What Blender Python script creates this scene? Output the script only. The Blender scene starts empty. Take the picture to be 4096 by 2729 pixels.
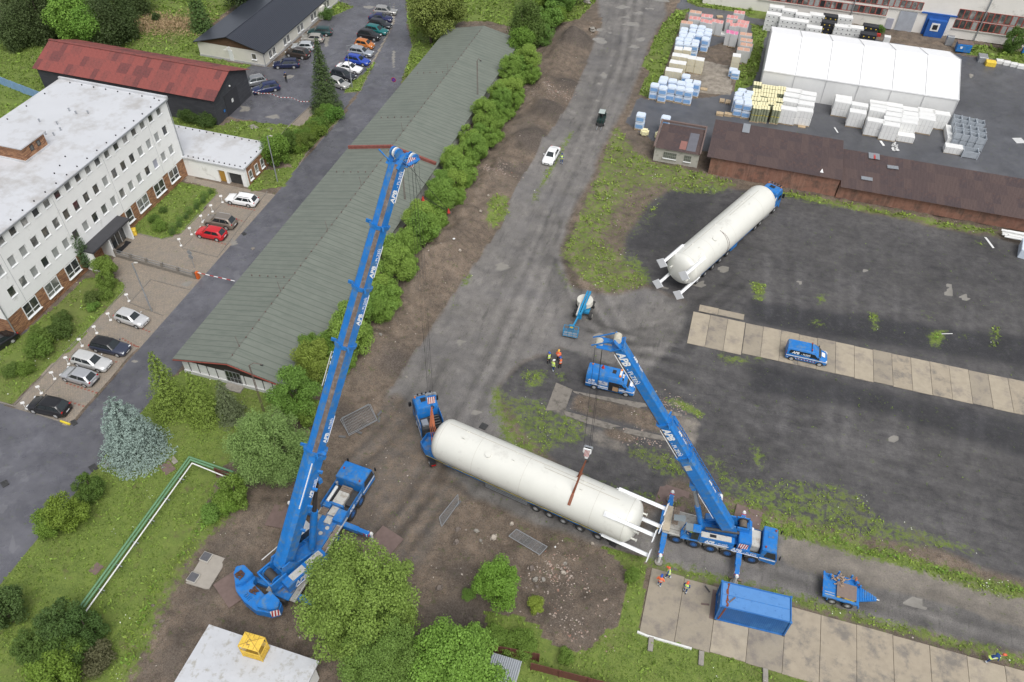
import bpy, math, random
import numpy as np
from mathutils import Vector, Matrix
random.seed(7); RNG=np.random.default_rng(7)
PI=math.pi
scn=bpy.context.scene; COL=scn.collection
# ---------------------------------------------------------------- camera: an aerial camera 68 m up, 45 degrees down
CAMH=68.0
_p,_r,_a=math.radians(45.44),math.radians(1.585),math.radians(15.7)
_f=Vector((0,math.cos(_p),-math.sin(_p)));_rt=Vector((1,0,0));_u=_rt.cross(_f)
_R=math.cos(_r)*_rt+math.sin(_r)*_u;_U=-math.sin(_r)*_rt+math.cos(_r)*_u
_Z=Matrix.Rotation(_a,3,'Z');CR=_Z@_R;CU=_Z@_U;CF=_Z@_f
cam=bpy.data.cameras.new('camera');cam.lens=27.976;cam.sensor_width=36;cam.clip_start=1;cam.clip_end=3000
co=bpy.data.objects.new('camera',cam);COL.objects.link(co)
co.matrix_world=Matrix(((CR.x,CU.x,-CF.x,0),(CR.y,CU.y,-CF.y,0),(CR.z,CU.z,-CF.z,CAMH),(0,0,0,1)))
scn.camera=co
# ---------------------------------------------------------------- light: overcast sky and a very soft sun
w=bpy.data.worlds.new('World');scn.world=w;w.use_nodes=True
nt=w.node_tree;nt.nodes.clear()
sky=nt.nodes.new('ShaderNodeTexSky');sky.sky_type='NISHITA';sky.sun_disc=False
SUN_EL,SUN_AZ=60,140
sky.sun_elevation=math.radians(SUN_EL);sky.sun_rotation=math.radians(SUN_AZ);sky.dust_density=3;sky.air_density=1.0
hs=nt.nodes.new('ShaderNodeHueSaturation');hs.inputs['Saturation'].default_value=0.30
bg=nt.nodes.new('ShaderNodeBackground');bg.inputs['Strength'].default_value=0.10
ow=nt.nodes.new('ShaderNodeOutputWorld')
nt.links.new(sky.outputs[0],hs.inputs['Color']);nt.links.new(hs.outputs[0],bg.inputs[0]);nt.links.new(bg.outputs[0],ow.inputs[0])
sl=bpy.data.lights.new('sun','SUN');sl.energy=1.5;sl.angle=math.radians(42);sl.color=(1,.985,.96)
so=bpy.data.objects.new('sun',sl);COL.objects.link(so)
_az=math.radians(SUN_AZ);_el=math.radians(SUN_EL)
_sd=Vector((math.sin(_az)*math.cos(_el),math.cos(_az)*math.cos(_el),math.sin(_el)))
so.rotation_euler=_sd.to_track_quat('Z','Y').to_euler();so.location=(0,0,120)
vs=scn.view_settings;vs.view_transform='Standard';vs.look='None';vs.gamma=1;vs.exposure=0.62;vs.use_curve_mapping=False
# ---------------------------------------------------------------- helpers
def G(px,py,z=0.0):
    """ground point (or point at height z) for a survey point of the aerial photograph"""
    d=CR*((px-2048)/3183.0)-CU*((py-1364.5)/3183.0)+CF
    k=(z-CAMH)/d.z
    return Vector((d.x*k,d.y*k,z))
_off=[(c,r) for r in (0,670,1340,2000) for c in (0,1000,2000,2996)]
def T(i,x,y,z=0.0): return G(_off[i][0]+x/2.14,_off[i][1]+y/2.14,z)
def Dp(x,y,z=0.0): return G(x*1.7407,y*1.7407,z)
def srgb(*c): return tuple(((v/255)/12.92 if v/255<=.04045 else ((v/255+.055)/1.055)**2.4) for v in c)
_M={}
def mat(name,col,rough=.6,metal=0.0,var=.12,vscale=1.2,bump=0.0,bscale=30,coat=0.0,col2=None,c2amt=.5,c2scale=.6,spec=.5,trans=0,alpha=1):
    if name in _M: return _M[name]
    m=bpy.data.materials.new(name);m.use_nodes=True;n=m.node_tree.nodes;l=m.node_tree.links
    b=n['Principled BSDF'];b.inputs['Roughness'].default_value=rough;b.inputs['Metallic'].default_value=metal
    b.inputs['Specular IOR Level'].default_value=spec
    if coat: b.inputs['Coat Weight'].default_value=coat;b.inputs['Coat Roughness'].default_value=.08
    if trans: b.inputs['Transmission Weight'].default_value=trans
    if alpha<1: b.inputs['Alpha'].default_value=alpha
    tc=n.new('ShaderNodeTexCoord')
    nz=n.new('ShaderNodeTexNoise');nz.inputs['Scale'].default_value=vscale;nz.inputs['Detail'].default_value=6;nz.inputs['Roughness'].default_value=.65
    l.new(tc.outputs['Object'],nz.inputs['Vector'])
    mr=n.new('ShaderNodeMapRange');mr.inputs[1].default_value=.25;mr.inputs[2].default_value=.75;mr.inputs[3].default_value=1-var;mr.inputs[4].default_value=1+var
    l.new(nz.outputs[0],mr.inputs[0])
    vm=n.new('ShaderNodeVectorMath');vm.operation='SCALE';l.new(mr.outputs[0],vm.inputs['Scale'])
    if col2:
        n2=n.new('ShaderNodeTexNoise');n2.inputs['Scale'].default_value=c2scale;n2.inputs['Detail'].default_value=8;n2.inputs['Roughness'].default_value=.7
        l.new(tc.outputs['Object'],n2.inputs['Vector'])
        m2=n.new('ShaderNodeMapRange');m2.inputs[1].default_value=.62-c2amt*.3;m2.inputs[2].default_value=.72-c2amt*.2
        l.new(n2.outputs[0],m2.inputs[0])
        mx=n.new('ShaderNodeMix');mx.data_type='RGBA';mx.inputs['A'].default_value=(*col,1);mx.inputs['B'].default_value=(*col2,1)
        l.new(m2.outputs[0],mx.inputs['Factor']);l.new(mx.outputs['Result'],vm.inputs[0])
    else: vm.inputs[0].default_value=col
    l.new(vm.outputs[0],b.inputs['Base Color'])
    if bump:
        n3=n.new('ShaderNodeTexNoise');n3.inputs['Scale'].default_value=bscale;n3.inputs['Detail'].default_value=4
        l.new(tc.outputs['Object'],n3.inputs['Vector'])
        bp=n.new('ShaderNodeBump');bp.inputs['Strength'].default_value=bump;bp.inputs['Distance'].default_value=.05
        l.new(n3.outputs[0],bp.inputs['Height']);l.new(bp.outputs[0],b.inputs['Normal'])
    _M[name]=m;return m
def add_mod(m,kind,scale,c2,lo=.5,hi=.6,vec=(1,1,1),attr='Object',dist=0,rot=0):
    """mixes another colour into an existing material through a wave, noise or brick texture"""
    n=m.node_tree.nodes;l=m.node_tree.links;b=n['Principled BSDF']
    src=b.inputs['Base Color'].links[0].from_socket
    tc=n.new('ShaderNodeTexCoord');mp=n.new('ShaderNodeMapping');mp.inputs['Scale'].default_value=vec;mp.inputs['Rotation'].default_value=(0,0,rot)
    l.new(tc.outputs[attr],mp.inputs[0])
    if kind=='wave':
        t=n.new('ShaderNodeTexWave');t.inputs['Scale'].default_value=scale;t.inputs['Distortion'].default_value=dist;o=t.outputs['Fac']
    elif kind=='voronoi':
        t=n.new('ShaderNodeTexVoronoi');t.inputs['Scale'].default_value=scale;o=t.outputs['Distance']
    else:
        t=n.new('ShaderNodeTexNoise');t.inputs['Scale'].default_value=scale;t.inputs['Detail'].default_value=7;t.inputs['Roughness'].default_value=.7;o=t.outputs[0]
    l.new(mp.outputs[0],t.inputs['Vector'])
    mr=n.new('ShaderNodeMapRange');mr.inputs[1].default_value=lo;mr.inputs[2].default_value=hi;l.new(o,mr.inputs[0])
    mx=n.new('ShaderNodeMix');mx.data_type='RGBA';l.new(mr.outputs[0],mx.inputs['Factor']);l.new(src,mx.inputs['A']);mx.inputs['B'].default_value=(*c2,1)
    l.new(mx.outputs['Result'],b.inputs['Base Color']);return m
class MB:
    def __init__(s): s.v=[];s.f=[];s.m=[];s.X=Matrix()
    def add(s,vs,fs,mi=0):
        o=len(s.v);X=s.X
        s.v.extend([tuple(X@Vector(v)) for v in vs]);s.f.extend([tuple(i+o for i in f) for f in fs]);s.m.extend([mi]*len(fs));return s
    def box(s,c,d,mi=0,rz=0,R=None,taper=None):
        x,y,z=d[0]/2,d[1]/2,d[2]/2;t=taper or (1,1)
        vs=[(-x,-y,-z),(x,-y,-z),(x,y,-z),(-x,y,-z),(-x*t[0],-y*t[1],z),(x*t[0],-y*t[1],z),(x*t[0],y*t[1],z),(-x*t[0],y*t[1],z)]
        M=R if R is not None else Matrix.Rotation(rz,3,'Z')
        vs=[M@Vector(v)+Vector(c) for v in vs]
        return s.add(vs,[(3,2,1,0),(4,5,6,7),(0,1,5,4),(1,2,6,5),(2,3,7,6),(3,0,4,7)],mi)
    def bx(s,x0,x1,y0,y1,z0,z1,mi=0): return s.box(((x0+x1)/2,(y0+y1)/2,(z0+z1)/2),(x1-x0,y1-y0,z1-z0),mi)
    def bar(s,a,b,w,h=None,mi=0,up=(0,0,1)):
        a=Vector(a);b=Vector(b);d=b-a;L=d.length
        if L<1e-6: return s
        h=h or w;z=d/L;u=Vector(up)
        if abs(z.dot(u))>.98:u=Vector((1,0,0))
        x=u.cross(z).normalized();y=z.cross(x)
        R=Matrix((x,y,z)).transposed()
        return s.box((a+b)/2,(w,h,L),mi,R=R)
    def cyl(s,a,b,r,n=12,mi=0,r2=None,caps=True,mi2=None):
        a=Vector(a);b=Vector(b);d=(b-a);L=d.length
        if L<1e-6:return s
        z=d/L;u=Vector((0,0,1)) if abs(z.z)<.95 else Vector((1,0,0));x=u.cross(z).normalized();y=z.cross(x);r2=r if r2 is None else r2
        vs=[];fs=[]
        for k in range(n):
            t=2*PI*k/n;e=x*math.cos(t)+y*math.sin(t);vs+=[a+e*r,b+e*r2]
        for k in range(n):
            j=(k+1)%n;fs.append((2*k,2*j,2*j+1,2*k+1))
        s.add(vs,fs,mi)
        if caps: s.add(vs,[tuple(2*k for k in range(n))[::-1],tuple(2*k+1 for k in range(n))],mi if mi2 is None else mi2)
        return s
    def prism(s,pts,z0,z1,mi=0,mside=None):
        n=len(pts);vs=[(p[0],p[1],z0) for p in pts]+[(p[0],p[1],z1) for p in pts]
        A=sum(pts[i][0]*pts[(i+1)%n][1]-pts[(i+1)%n][0]*pts[i][1] for i in range(n))
        ring=list(range(n)) if A>0 else list(range(n))[::-1]
        s.add(vs,[tuple(ring[::-1]),tuple(i+n for i in ring)],mi)
        return s.add(vs,[(ring[i],ring[(i+1)%n],ring[(i+1)%n]+n,ring[i]+n) for i in range(n)],mi if mside is None else mside)
    def xprism(s,pts,axis,a0,a1,mi=0):
        """polygon pts (u,v) extruded along an axis 'x' (u=y,v=z) or 'y' (u=x,v=z)"""
        n=len(pts)
        f=(lambda p,a:(a,p[0],p[1])) if axis=='x' else (lambda p,a:(p[0],a,p[1]))
        vs=[f(p,a0) for p in pts]+[f(p,a1) for p in pts]
        fs=[tuple(range(n)),tuple(i+n for i in range(n))[::-1]]+[((i+1)%n,i,i+n,(i+1)%n+n) for i in range(n)]
        return s.add(vs,fs,mi)
    def loft(s,rings,mi=0,closed=True,caps=True,mfun=None):
        n=len(rings[0]);vs=[p for r in rings for p in r]
        for k in range(len(rings)-1):
            for i in range(n if closed else n-1):
                j=(i+1)%n
                s.add([vs[k*n+i],vs[k*n+j],vs[(k+1)*n+j],vs[(k+1)*n+i]],[(0,1,2,3)],mfun(k,i) if mfun else mi)
        if caps: s.add(rings[0],[tuple(range(n))[::-1]],mi);s.add(rings[-1],[tuple(range(n))],mi)
        return s
    def ball(s,c,r,n=8,mi=0,sc=(1,1,1)):
        c=Vector(c);rings=[]
        for k in range(1,n):
            t=PI*k/n;rings.append([(c.x+r*sc[0]*math.sin(t)*math.cos(2*PI*i/(n*2)),c.y+r*sc[1]*math.sin(t)*math.sin(2*PI*i/(n*2)),c.z-r*sc[2]*math.cos(t)) for i in range(n*2)])
        return s.loft(rings,mi)
    def mesh(s,name,mats):
        me=bpy.data.meshes.new(name);me.from_pydata(s.v,[],s.f)
        for m in (mats if isinstance(mats,(list,tuple)) else [mats]): me.materials.append(m)
        if max(s.m,default=0)>0: me.polygons.foreach_set('material_index',s.m)
        me.update();return me
    def build(s,name,mats,parent=None,smooth=False,loc=None,rz=0,bevel=0,recalc=True):
        me=s.mesh(name,mats)
        if recalc or bevel:
            import bmesh
            bm=bmesh.new();bm.from_mesh(me)
            bmesh.ops.remove_doubles(bm,verts=bm.verts,dist=1e-4)
            bmesh.ops.recalc_face_normals(bm,faces=bm.faces)
            if bevel:
                es=[e for e in bm.edges if len(e.link_faces)==2 and e.calc_face_angle(0)>.5]
                bmesh.ops.bevel(bm,geom=es,offset=bevel,segments=2 if bevel>.03 else 1,affect='EDGES',clamp_overlap=True)
            bm.to_mesh(me);bm.free()
        if smooth:
            me.polygons.foreach_set('use_smooth',[True]*len(me.polygons))
            try: me.set_sharp_from_angle(angle=math.radians(38))
            except Exception: pass
        return link(name,me,parent,loc,rz)
def link(name,me,parent=None,loc=None,rz=0):
    o=bpy.data.objects.new(name,me);COL.objects.link(o)
    if parent is not None:o.parent=parent
    if loc is not None:o.location=loc
    if rz:o.rotation_euler=(0,0,rz)
    return o
def thing(name,label,cat,loc=(0,0,0),rz=0,group=None):
    o=bpy.data.objects.new(name,None);COL.objects.link(o);o.location=loc;o.rotation_euler=(0,0,rz);o.empty_display_size=.3
    return tag(o,label,cat,group)
def tag(o,label,cat,group=None):
    o['label']=label;o['category']=cat
    if group:o['group']=group
    return o
def kids(o): return [c for c in bpy.data.objects if c.parent==o]
_kc={}
def tree_of(root):
    """list of (object, children) gathered once for copying"""
    if root.name in _kc:return _kc[root.name]
    t=[(c,kids(c)) for c in kids(root)];_kc[root.name]=t;return t
def dup(root,loc,rz,label=None,group=None,scale=None,recolor=None):
    r=root.copy();COL.objects.link(r);r.location=loc;r.rotation_euler=(0,0,rz)
    if scale: r.scale=scale
    if label:r['label']=label
    if group:r['group']=group
    for c,gs in tree_of(root):
        d=c.copy();COL.objects.link(d);d.parent=r
        for g_ in gs:
            e=g_.copy();COL.objects.link(e);e.parent=d
    return r
def text_mesh(txt,size,extr=0.004,shear=0,bold=0,name='lettering'):
    cu=bpy.data.curves.new('t','FONT');cu.body=txt;cu.size=size;cu.extrude=extr;cu.shear=shear;cu.offset=bold;cu.resolution_u=2
    ob=bpy.data.objects.new('t',cu);COL.objects.link(ob)
    dg=bpy.context.evaluated_depsgraph_get();me=bpy.data.meshes.new_from_object(ob.evaluated_get(dg))
    bpy.data.objects.remove(ob);bpy.data.curves.remove(cu);me.name=name;return me
_tx={}
def text(txt,size,parent,M,matl,shear=0,bold=0,name='lettering'):
    """lettering lying in the local XY plane of matrix M"""
    k=(txt,size,shear,bold)
    if k not in _tx:_tx[k]=text_mesh(txt,size,.004,shear,bold)
    me=_tx[k]
    if not me.materials: me.materials.append(matl)
    o=bpy.data.objects.new(name,me);COL.objects.link(o);o.parent=parent;o.matrix_local=M;return o
def frame(o,x,y):
    """matrix with origin o, X along x, Y along y"""
    x=Vector(x).normalized();y=Vector(y);z=x.cross(y).normalized();y=z.cross(x)
    m=Matrix((x,y,z)).transposed().to_4x4();m.translation=Vector(o);return m
def apb(parent,o,x,y,h,matl,line=True):
    """white APB - PLZEN lettering, underlined"""
    x=Vector(x).normalized();y=Vector(y).normalized()
    text('APB',h*1.35,parent,frame(o,x,y),matl,shear=.25,bold=h*.045)
    text('- PLZEŇ',h*.85,parent,frame(Vector(o)+x*h*2.9,x,y),matl,shear=0,bold=0)
    if line:
        m=MB();a=Vector(o)-y*h*.3+x*h*.1;m.bar(a,a+x*h*6.2,.02,h*.14,up=x.cross(y));m.build('stripe',matl,parent,recalc=False)
# ---------------------------------------------------------------- common materials
BLUE=srgb(36,110,190)
PB=mat('blue paint',(.012,.165,.50),.45,0,.14,1.8,col2=(.09,.19,.33),c2amt=.42,c2scale=1.6,coat=.1)
PBD=mat('worn blue paint',(.018,.165,.46),.5,0,.2,2.2,col2=(.16,.17,.18),c2amt=.42,c2scale=1.3)
PWH=mat('white paint',(.72,.72,.70),.4,0,.06)
WHT=mat('white lettering',(.82,.82,.82),.5,0,.03)
TYRE=mat('tyre rubber',(.035,.034,.033),.85,0,.2,6)
RIMB=mat('blue rim',(.03,.14,.40),.5,0,.15,5)
RIMS=mat('silver rim',(.55,.55,.55),.4,.3,.1,5)
BLK=mat('black plastic',(.02,.02,.022),.5,0,.15,5)
DRK=mat('dark steel',(.06,.06,.06),.55,.3,.3,4)
GREY=mat('grey deck plate',(.34,.33,.30),.6,0,.15,3,col2=(.18,.15,.12),c2amt=.3,c2scale=2)
STEEL=mat('galvanised steel',(.42,.44,.46),.4,.6,.12,4)
GRIME=mat('greased boom flank',(.125,.095,.082),.5,0,.25,2,col2=(.20,.165,.15),c2amt=.5,c2scale=3)
GLASS=mat('dark window glass',(.02,.026,.028),.06,0,.1,1,spec=.8)
RED=mat('red paint',(.45,.04,.03),.45,0,.1)
ORA=mat('orange strap',(.42,.13,.06),.7,0,.2,5)
YEL=mat('yellow paint',(.78,.55,.06),.5,0,.15,2)
AMB=mat('amber lamp',(.7,.22,.03),.2)
WOOD=mat('weathered planks',(.22,.17,.13),.8,0,.3,4)
PALW=mat('pallet wood',(.50,.38,.24),.8,0,.25,5)
RUST=mat('rusty steel plate',(.17,.12,.105),.7,.1,.2,2)
def ordn(k): return ['first','second','third','fourth','fifth','sixth','seventh','eighth','ninth','tenth','eleventh','twelfth','thirteenth','fourteenth','fifteenth','sixteenth','seventeenth','eighteenth','nineteenth','twentieth'][k] if k<20 else '%dth'%(k+1) if (k+1)%10 not in (1,2,3) else '%d%s'%(k+1,{1:'st',2:'nd',3:'rd'}[(k+1)%10])
STONE=mat('grey stone',(.26,.24,.21),.9,0,.25,3)
# ================================================================ GROUND
CS=0.35;GX0,GX1,GY0,GY1=-132.0,76.0,8.0,205.0
NX=int((GX1-GX0)/CS)+1;NY=int((GY1-GY0)/CS)+1
gx=GX0+np.arange(NX)*CS;gy=GY0+np.arange(NY)*CS
XX,YY=np.meshgrid(gx,gy)
def vnoise(sc,seed,oct=4):
    r=np.random.default_rng(seed);out=np.zeros_like(XX);amp=1;tot=0
    for o in range(oct):
        s=sc/(2**o);nx=int((GX1-GX0)/s)+3;ny=int((GY1-GY0)/s)+3
        g_=r.random((ny,nx));u=(XX-GX0)/s;v=(YY-GY0)/s;i=u.astype(int);j=v.astype(int);fu=u-i;fv=v-j
        fu=fu*fu*(3-2*fu);fv=fv*fv*(3-2*fv)
        out+=amp*((g_[j,i]*(1-fu)+g_[j,i+1]*fu)*(1-fv)+(g_[j+1,i]*(1-fu)+g_[j+1,i+1]*fu)*fv);tot+=amp;amp*=.5
    return out/tot
wx=(vnoise(5,1)-.5)*2.2;wy=(vnoise(5,2)-.5)*2.2
def pip(poly,warp=0.0):
    P=np.array([(p[0],p[1]) for p in poly]);X=XX+wx*warp;Y=YY+wy*warp
    ins=np.zeros(XX.shape,bool);n=len(P)
    for i in range(n):
        x1,y1=P[i];x2,y2=P[(i+1)%n]
        if y1==y2: continue
        c=((y1>Y)!=(y2>Y))&(X<(x2-x1)*(Y-y1)/(y2-y1)+x1);ins^=c
    return ins.astype(float)
def pline(pts,width,warp=0.0,soft=.5):
    P=[(p[0],p[1]) for p in pts];X=XX+wx*warp;Y=YY+wy*warp;D=np.full(XX.shape,1e9)
    for (x1,y1),(x2,y2) in zip(P[:-1],P[1:]):
        dx,dy=x2-x1,y2-y1;L2=dx*dx+dy*dy+1e-9;t=np.clip(((X-x1)*dx+(Y-y1)*dy)/L2,0,1)
        D=np.minimum(D,np.hypot(X-x1-t*dx,Y-y1-t*dy))
    return np.clip((width/2+soft/2-D)/soft,0,1)
tD=lambda L:[Dp(*p) for p in L]
tT=lambda i,L:[T(i,*p) for p in L]
def blur0(a,n=8):
    for _ in range(n): p=np.pad(a,1,mode='edge');a=(p[:-2,1:-1]+p[2:,1:-1]+p[1:-1,:-2]+p[1:-1,2:]+4*a)/8
    return a
M={k:np.zeros(XX.shape) for k in 'asphalt paver concrete grass weeds cinder dirt soil store puddle tint oldc dark'.split()}
def put(k,m,v=1.0): M[k]=np.maximum(M[k],m*v)
ROAD=tD([(933,0),(905,0),(907,51),(859,145),(827,212),(792,262),(757,301),(682,386),(632,448),(502,590),(322,796),(161,978),(29,936),(0,924),(-150,860),(-150,1500),(0,1348),(43,1294),(94,1232),(161,1151),(250,1038),(341,928),(362,899),(419,840),(620,640),(918,199),(937,145),(948,105),(935,62)])
put('asphalt',pip(ROAD,.06))
put('asphalt',pip([Vector((-69.5,210,0)),Vector((-60.5,210,0)),Dp(933,0),Dp(905,0)]))
YARD=tD([(770,-60),(905,-60),(905,0),(900,60),(850,150),(820,212),(785,262),(722,238),(665,292),(560,275),(480,262),(575,150),(625,155),(770,20)])
put('asphalt',pip(YARD,.1))
put('asphalt',pip(tT(4,[(-200,1250),(-200,1700),(0,1562),(110,1480),(235,1400)])));put('asphalt',pip(tT(8,[(-300,0),(215,0),(0,210),(-300,400)])))
put('paver',pip(tT(4,[(1590,70),(2354,235),(1200,1530),(1150,1582),(590,1582),(1060,1060),(1075,1000),(1000,950),(960,800),(1000,720),(1130,560),(1400,615),(1550,570),(1860,230),(1840,180),(1590,120)])))
put('paver',pip(tT(8,[(1280,-20),(590,775),(110,610),(560,130),(690,-20)])))
put('paver',pip(tT(1,[(520,910),(320,1090),(200,1220),(300,1230),(580,960)])))
put('concrete',pip(tT(1,[(1300,0),(1235,0),(1180,190),(1000,560),(1060,540),(1240,190)]),.1),.8)
for i,L in [(0,[(-300,-100),(2200,-150),(2060,0),(1700,300),(1720,470),(2000,540),(2150,560),(1700,800),(200,900),(0,1100),(-300,1200)]),
    (0,[(1380,900),(1900,1080),(1990,1030),(2700,1090),(2450,1300),(2290,1230),(1480,1070)]),
    (1,[(760,960),(800,990),(480,1310),(400,1440),(190,1340),(300,1210),(560,960)]),
    (1,[(1080,510),(1070,540),(940,790),(800,800),(850,720),(960,640)]),
    (1,[(740,10),(890,60),(760,120),(620,170),(640,130)]),
    (4,[(1560,120),(1840,180),(1860,230),(1550,570),(1400,615),(1170,560),(1160,500)]),
    (4,[(240,1400),(750,940),(1000,950),(1075,1000),(1060,1060),(600,1570),(0,2000),(0,1562)]),
    (8,[(700,-40),(560,130),(100,605),(0,580),(-250,520),(-250,330),(0,215),(215,0)]),
    (4,[(2100,175),(2354,20),(2500,60),(2290,195),(2150,190)]),
    (1,[(0,1470),(400,1430),(300,1600),(0,1640)]),
    (1,[(1340,-150),(1345,200),(1390,390),(1350,540),(1290,720),(1600,380),(1800,180),(2050,180),(2250,240),(2700,300),(3100,-150)]),
    (2,[(-100,-100),(700,-100),(640,80),(650,200),(560,300),(480,380),(330,500),(200,560),(100,240)]),
    (2,[(1500,90),(1620,80),(1560,180),(1500,330),(1400,620),(1290,850),(1190,800),(1280,600),(1210,570),(1400,200)]),
    (2,[(1600,-60),(1800,-60),(2500,60),(2354,160),(2100,110),(1700,60),(1600,20)]),
    (3,[(-100,70),(200,80),(150,170),(0,150)]),
    (2,[(2150,200),(2290,240),(2200,640),(2140,740),(2000,790),(2060,560),(2170,420)]),
    (3,[(880,160),(1120,230),(1090,290),(960,220)]),(3,[(1870,370),(2400,460),(2400,560),(1870,470)]),
    (14,[(850,400),(1230,480),(1240,650),(1190,1090),(1640,1260),(2354,1420),(2354,1800),(-100,1800),(-100,960),(150,1000),(330,1060),(380,1200),(600,1300),(750,1290),(900,1130),(1000,1080),(1080,780),(1060,560)]),
    (13,[(2000,950),(2354,1000),(2354,1800),(1400,1800),(1500,1260),(2050,1200)]),
    (15,[(-100,1340),(300,1420),(680,1560),(700,1900),(-100,1900)])]:
    put('grass',pip(tT(i,L),.12))
put('grass',pip(tD([(362,899),(341,928),(250,1038),(161,1151),(94,1232),(43,1294),(0,1348),(-150,1500),(-150,1700),(250,1700),(262,1568),(300,1480),(370,1360),(430,1250),(490,1130),(505,1080),(560,1040),(640,930),(620,880),(420,850)]),.15))
# weeds: broken cover over cinders and soil
put('weeds',pip(tD([(1420,285),(1460,350),(1500,370),(1640,400),(1700,425),(1640,445),(1530,440),(1510,500),(1440,560),(1500,640),(1480,660),(1400,672),(1330,640),(1290,580),(1300,550),(1340,480),(1360,420)]),.5),.60)
M['weeds']*=1-.65*blur0(pip(tD([(1440,440),(1530,420),(1540,470),(1450,600),(1380,560)]),.6))
put('weeds',pline(tT(7,[(300,225),(700,300),(1000,350),(1300,410),(1700,490),(2070,550)]),1.6,.25,1.4),.8)
for i,L,v in [(10,[(20,540),(150,520),(400,560),(400,650),(740,720),(720,900),(480,960),(370,1040),(650,1160),(1000,1290),(1400,1370),(1700,1450),(1700,1510),(1400,1440),(900,1280),(340,1030),(20,800)],.50),
    (10,[(1390,560),(1500,540),(1790,680),(1740,720),(1560,650)],.8),(10,[(180,300),(380,290),(400,400),(240,480)],.55),(10,[(450,330),(560,330),(520,400)],.6),
    (10,[(1100,930),(1500,1000),(1650,1200),(1400,1200),(1200,1080),(1100,1060)],.5),
    (10,[(1690,1000),(1900,1050),(2000,1200),(2354,1350),(2354,1600),(1950,1560),(1850,1200)],.42),
    (11,[(0,1230),(300,1250),(700,1260),(1000,1400),(1100,1600),(0,1600)],.38),
    (15,[(0,-40),(800,-40),(1200,180),(1650,320),(2000,420),(1950,470),(1300,400),(800,330),(200,230),(0,150)],.5),
    (5,[(2030,350),(2080,260),(2230,240),(2200,420),(2100,530),(2020,480)],.75),(5,[(1790,1000),(1880,880),(1890,920),(1840,1030)],.65),
    (5,[(1700,1200),(1770,1150),(1740,1220)],.5),(14,[(340,270),(700,380),(800,410),(640,400),(440,330)],.6),(14,[(160,220),(280,240),(260,275),(190,255)],.7),
    (11,[(0,900),(140,1000),(140,1140),(60,1150)],.55),(7,[(0,980),(150,1000),(140,1140),(70,1150)],.75),(7,[(560,1080),(680,1075),(640,1170),(590,1160)],.6),
    (7,[(480,1290),(640,1300),(600,1390)],.5),(7,[(1040,1230),(1110,1240),(1100,1400),(1050,1390)],.7),(7,[(1550,1400),(1700,1390),(1640,1540),(1550,1530)],.85),
    (7,[(1430,1230),(1600,1290),(1560,1310)],.55),(7,[(2070,1370),(2140,1380),(2110,1550),(2060,1540)],.6),(7,[(1820,1430),(1890,1430),(1860,1480)],.6),(7,[(1850,610),(2060,650),(1980,670)],.5),
    (10,[(1850,150),(2130,200),(2100,260),(1900,240)],.55),(11,[(0,180),(150,190),(130,220),(0,210)],.6)]:
    put('weeds',pip(tT(i,L),.3),v)
put('weeds',pline(tT(15,[(150,215),(400,280),(700,350),(960,440),(1200,490),(1400,550),(1650,620),(1880,690),(2354,800)]),1.5,.2,1.0),.95)
put('weeds',pline(tT(14,[(1240,520),(1500,600),(1880,690),(2100,740)]),1.1,.2,.8),.85)
put('weeds',pline(tT(15,[(-60,730),(120,780),(370,850),(600,920),(900,1000),(1400,1120),(1700,1215),(2050,1300),(2500,1450)]),1.0,.2,.8),.85)
put('weeds',pline(tT(2,[(370,1560),(450,1420),(520,1290),(620,1130)]),.6,.05,.5),.85);put('weeds',pline(tT(6,[(280,290),(340,180),(450,0)]),.6,.05,.5),.8)
put('weeds',pline(tT(6,[(460,830),(540,930),(580,1010),(640,1060)]),.5,.1,.5),.6)
put('weeds',pline(tT(9,[(2120,500),(2120,640),(2180,780),(2250,900),(2354,980)]),1.5,.25,1.2),.75)
put('weeds',pline(tT(12,[(1000,1500),(1100,1330),(1250,1000),(1330,800),(1500,560),(1700,260),(1850,150)]),2.6,.3,1.5),.85)
# dirt road, cinder yard, storage yard
put('dirt',pip(tD([(1368,-80),(1530,-80),(1528,40),(1500,90),(1470,160),(1440,240),(1410,290),(1360,400),(1310,500),(1290,560),(1290,600),(1310,660),(1400,680),(1500,660),(1580,700),(1560,780),(1480,860),(1290,800),(1200,830),(1140,900),(1160,990),(1290,1120),(1420,1200),(1500,1250),(1450,1275),(1400,1262),(1200,1190),(1080,1140),(1020,1200),(960,1310),(860,1300),(720,1180),(760,1100),(850,980),(900,900),(960,800),(1020,700),(1080,620),(1150,520),(1180,430),(1230,350),(1300,250),(1340,160),(1380,60)]),.35))
put('dirt',pip(tD([(1490,1170),(1800,1225),(2353,1365),(2500,1400),(2500,1600),(2353,1505),(1900,1400),(1700,1345),(1480,1290)]),.1))
put('oldc',pip(tT(15,[(280,300),(1010,480),(1440,600),(2354,800),(2700,860),(2700,1300),(2354,1100),(1500,860),(1010,740),(600,660),(270,540)]),.08),.85)
put('cinder',pip(tD([(1530,440),(1600,425),(1650,430),(1830,450),(2000,490),(2200,530),(2353,560),(2600,600),(2600,1400),(2353,1340),(2150,1265),(1900,1215),(1700,1150),(1550,1090),(1500,1160),(1330,1110),(1200,990),(1140,900),(1200,830),(1350,790),(1500,700),(1600,700),(1500,660),(1430,600),(1440,540),(1480,480)]),.4))
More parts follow.
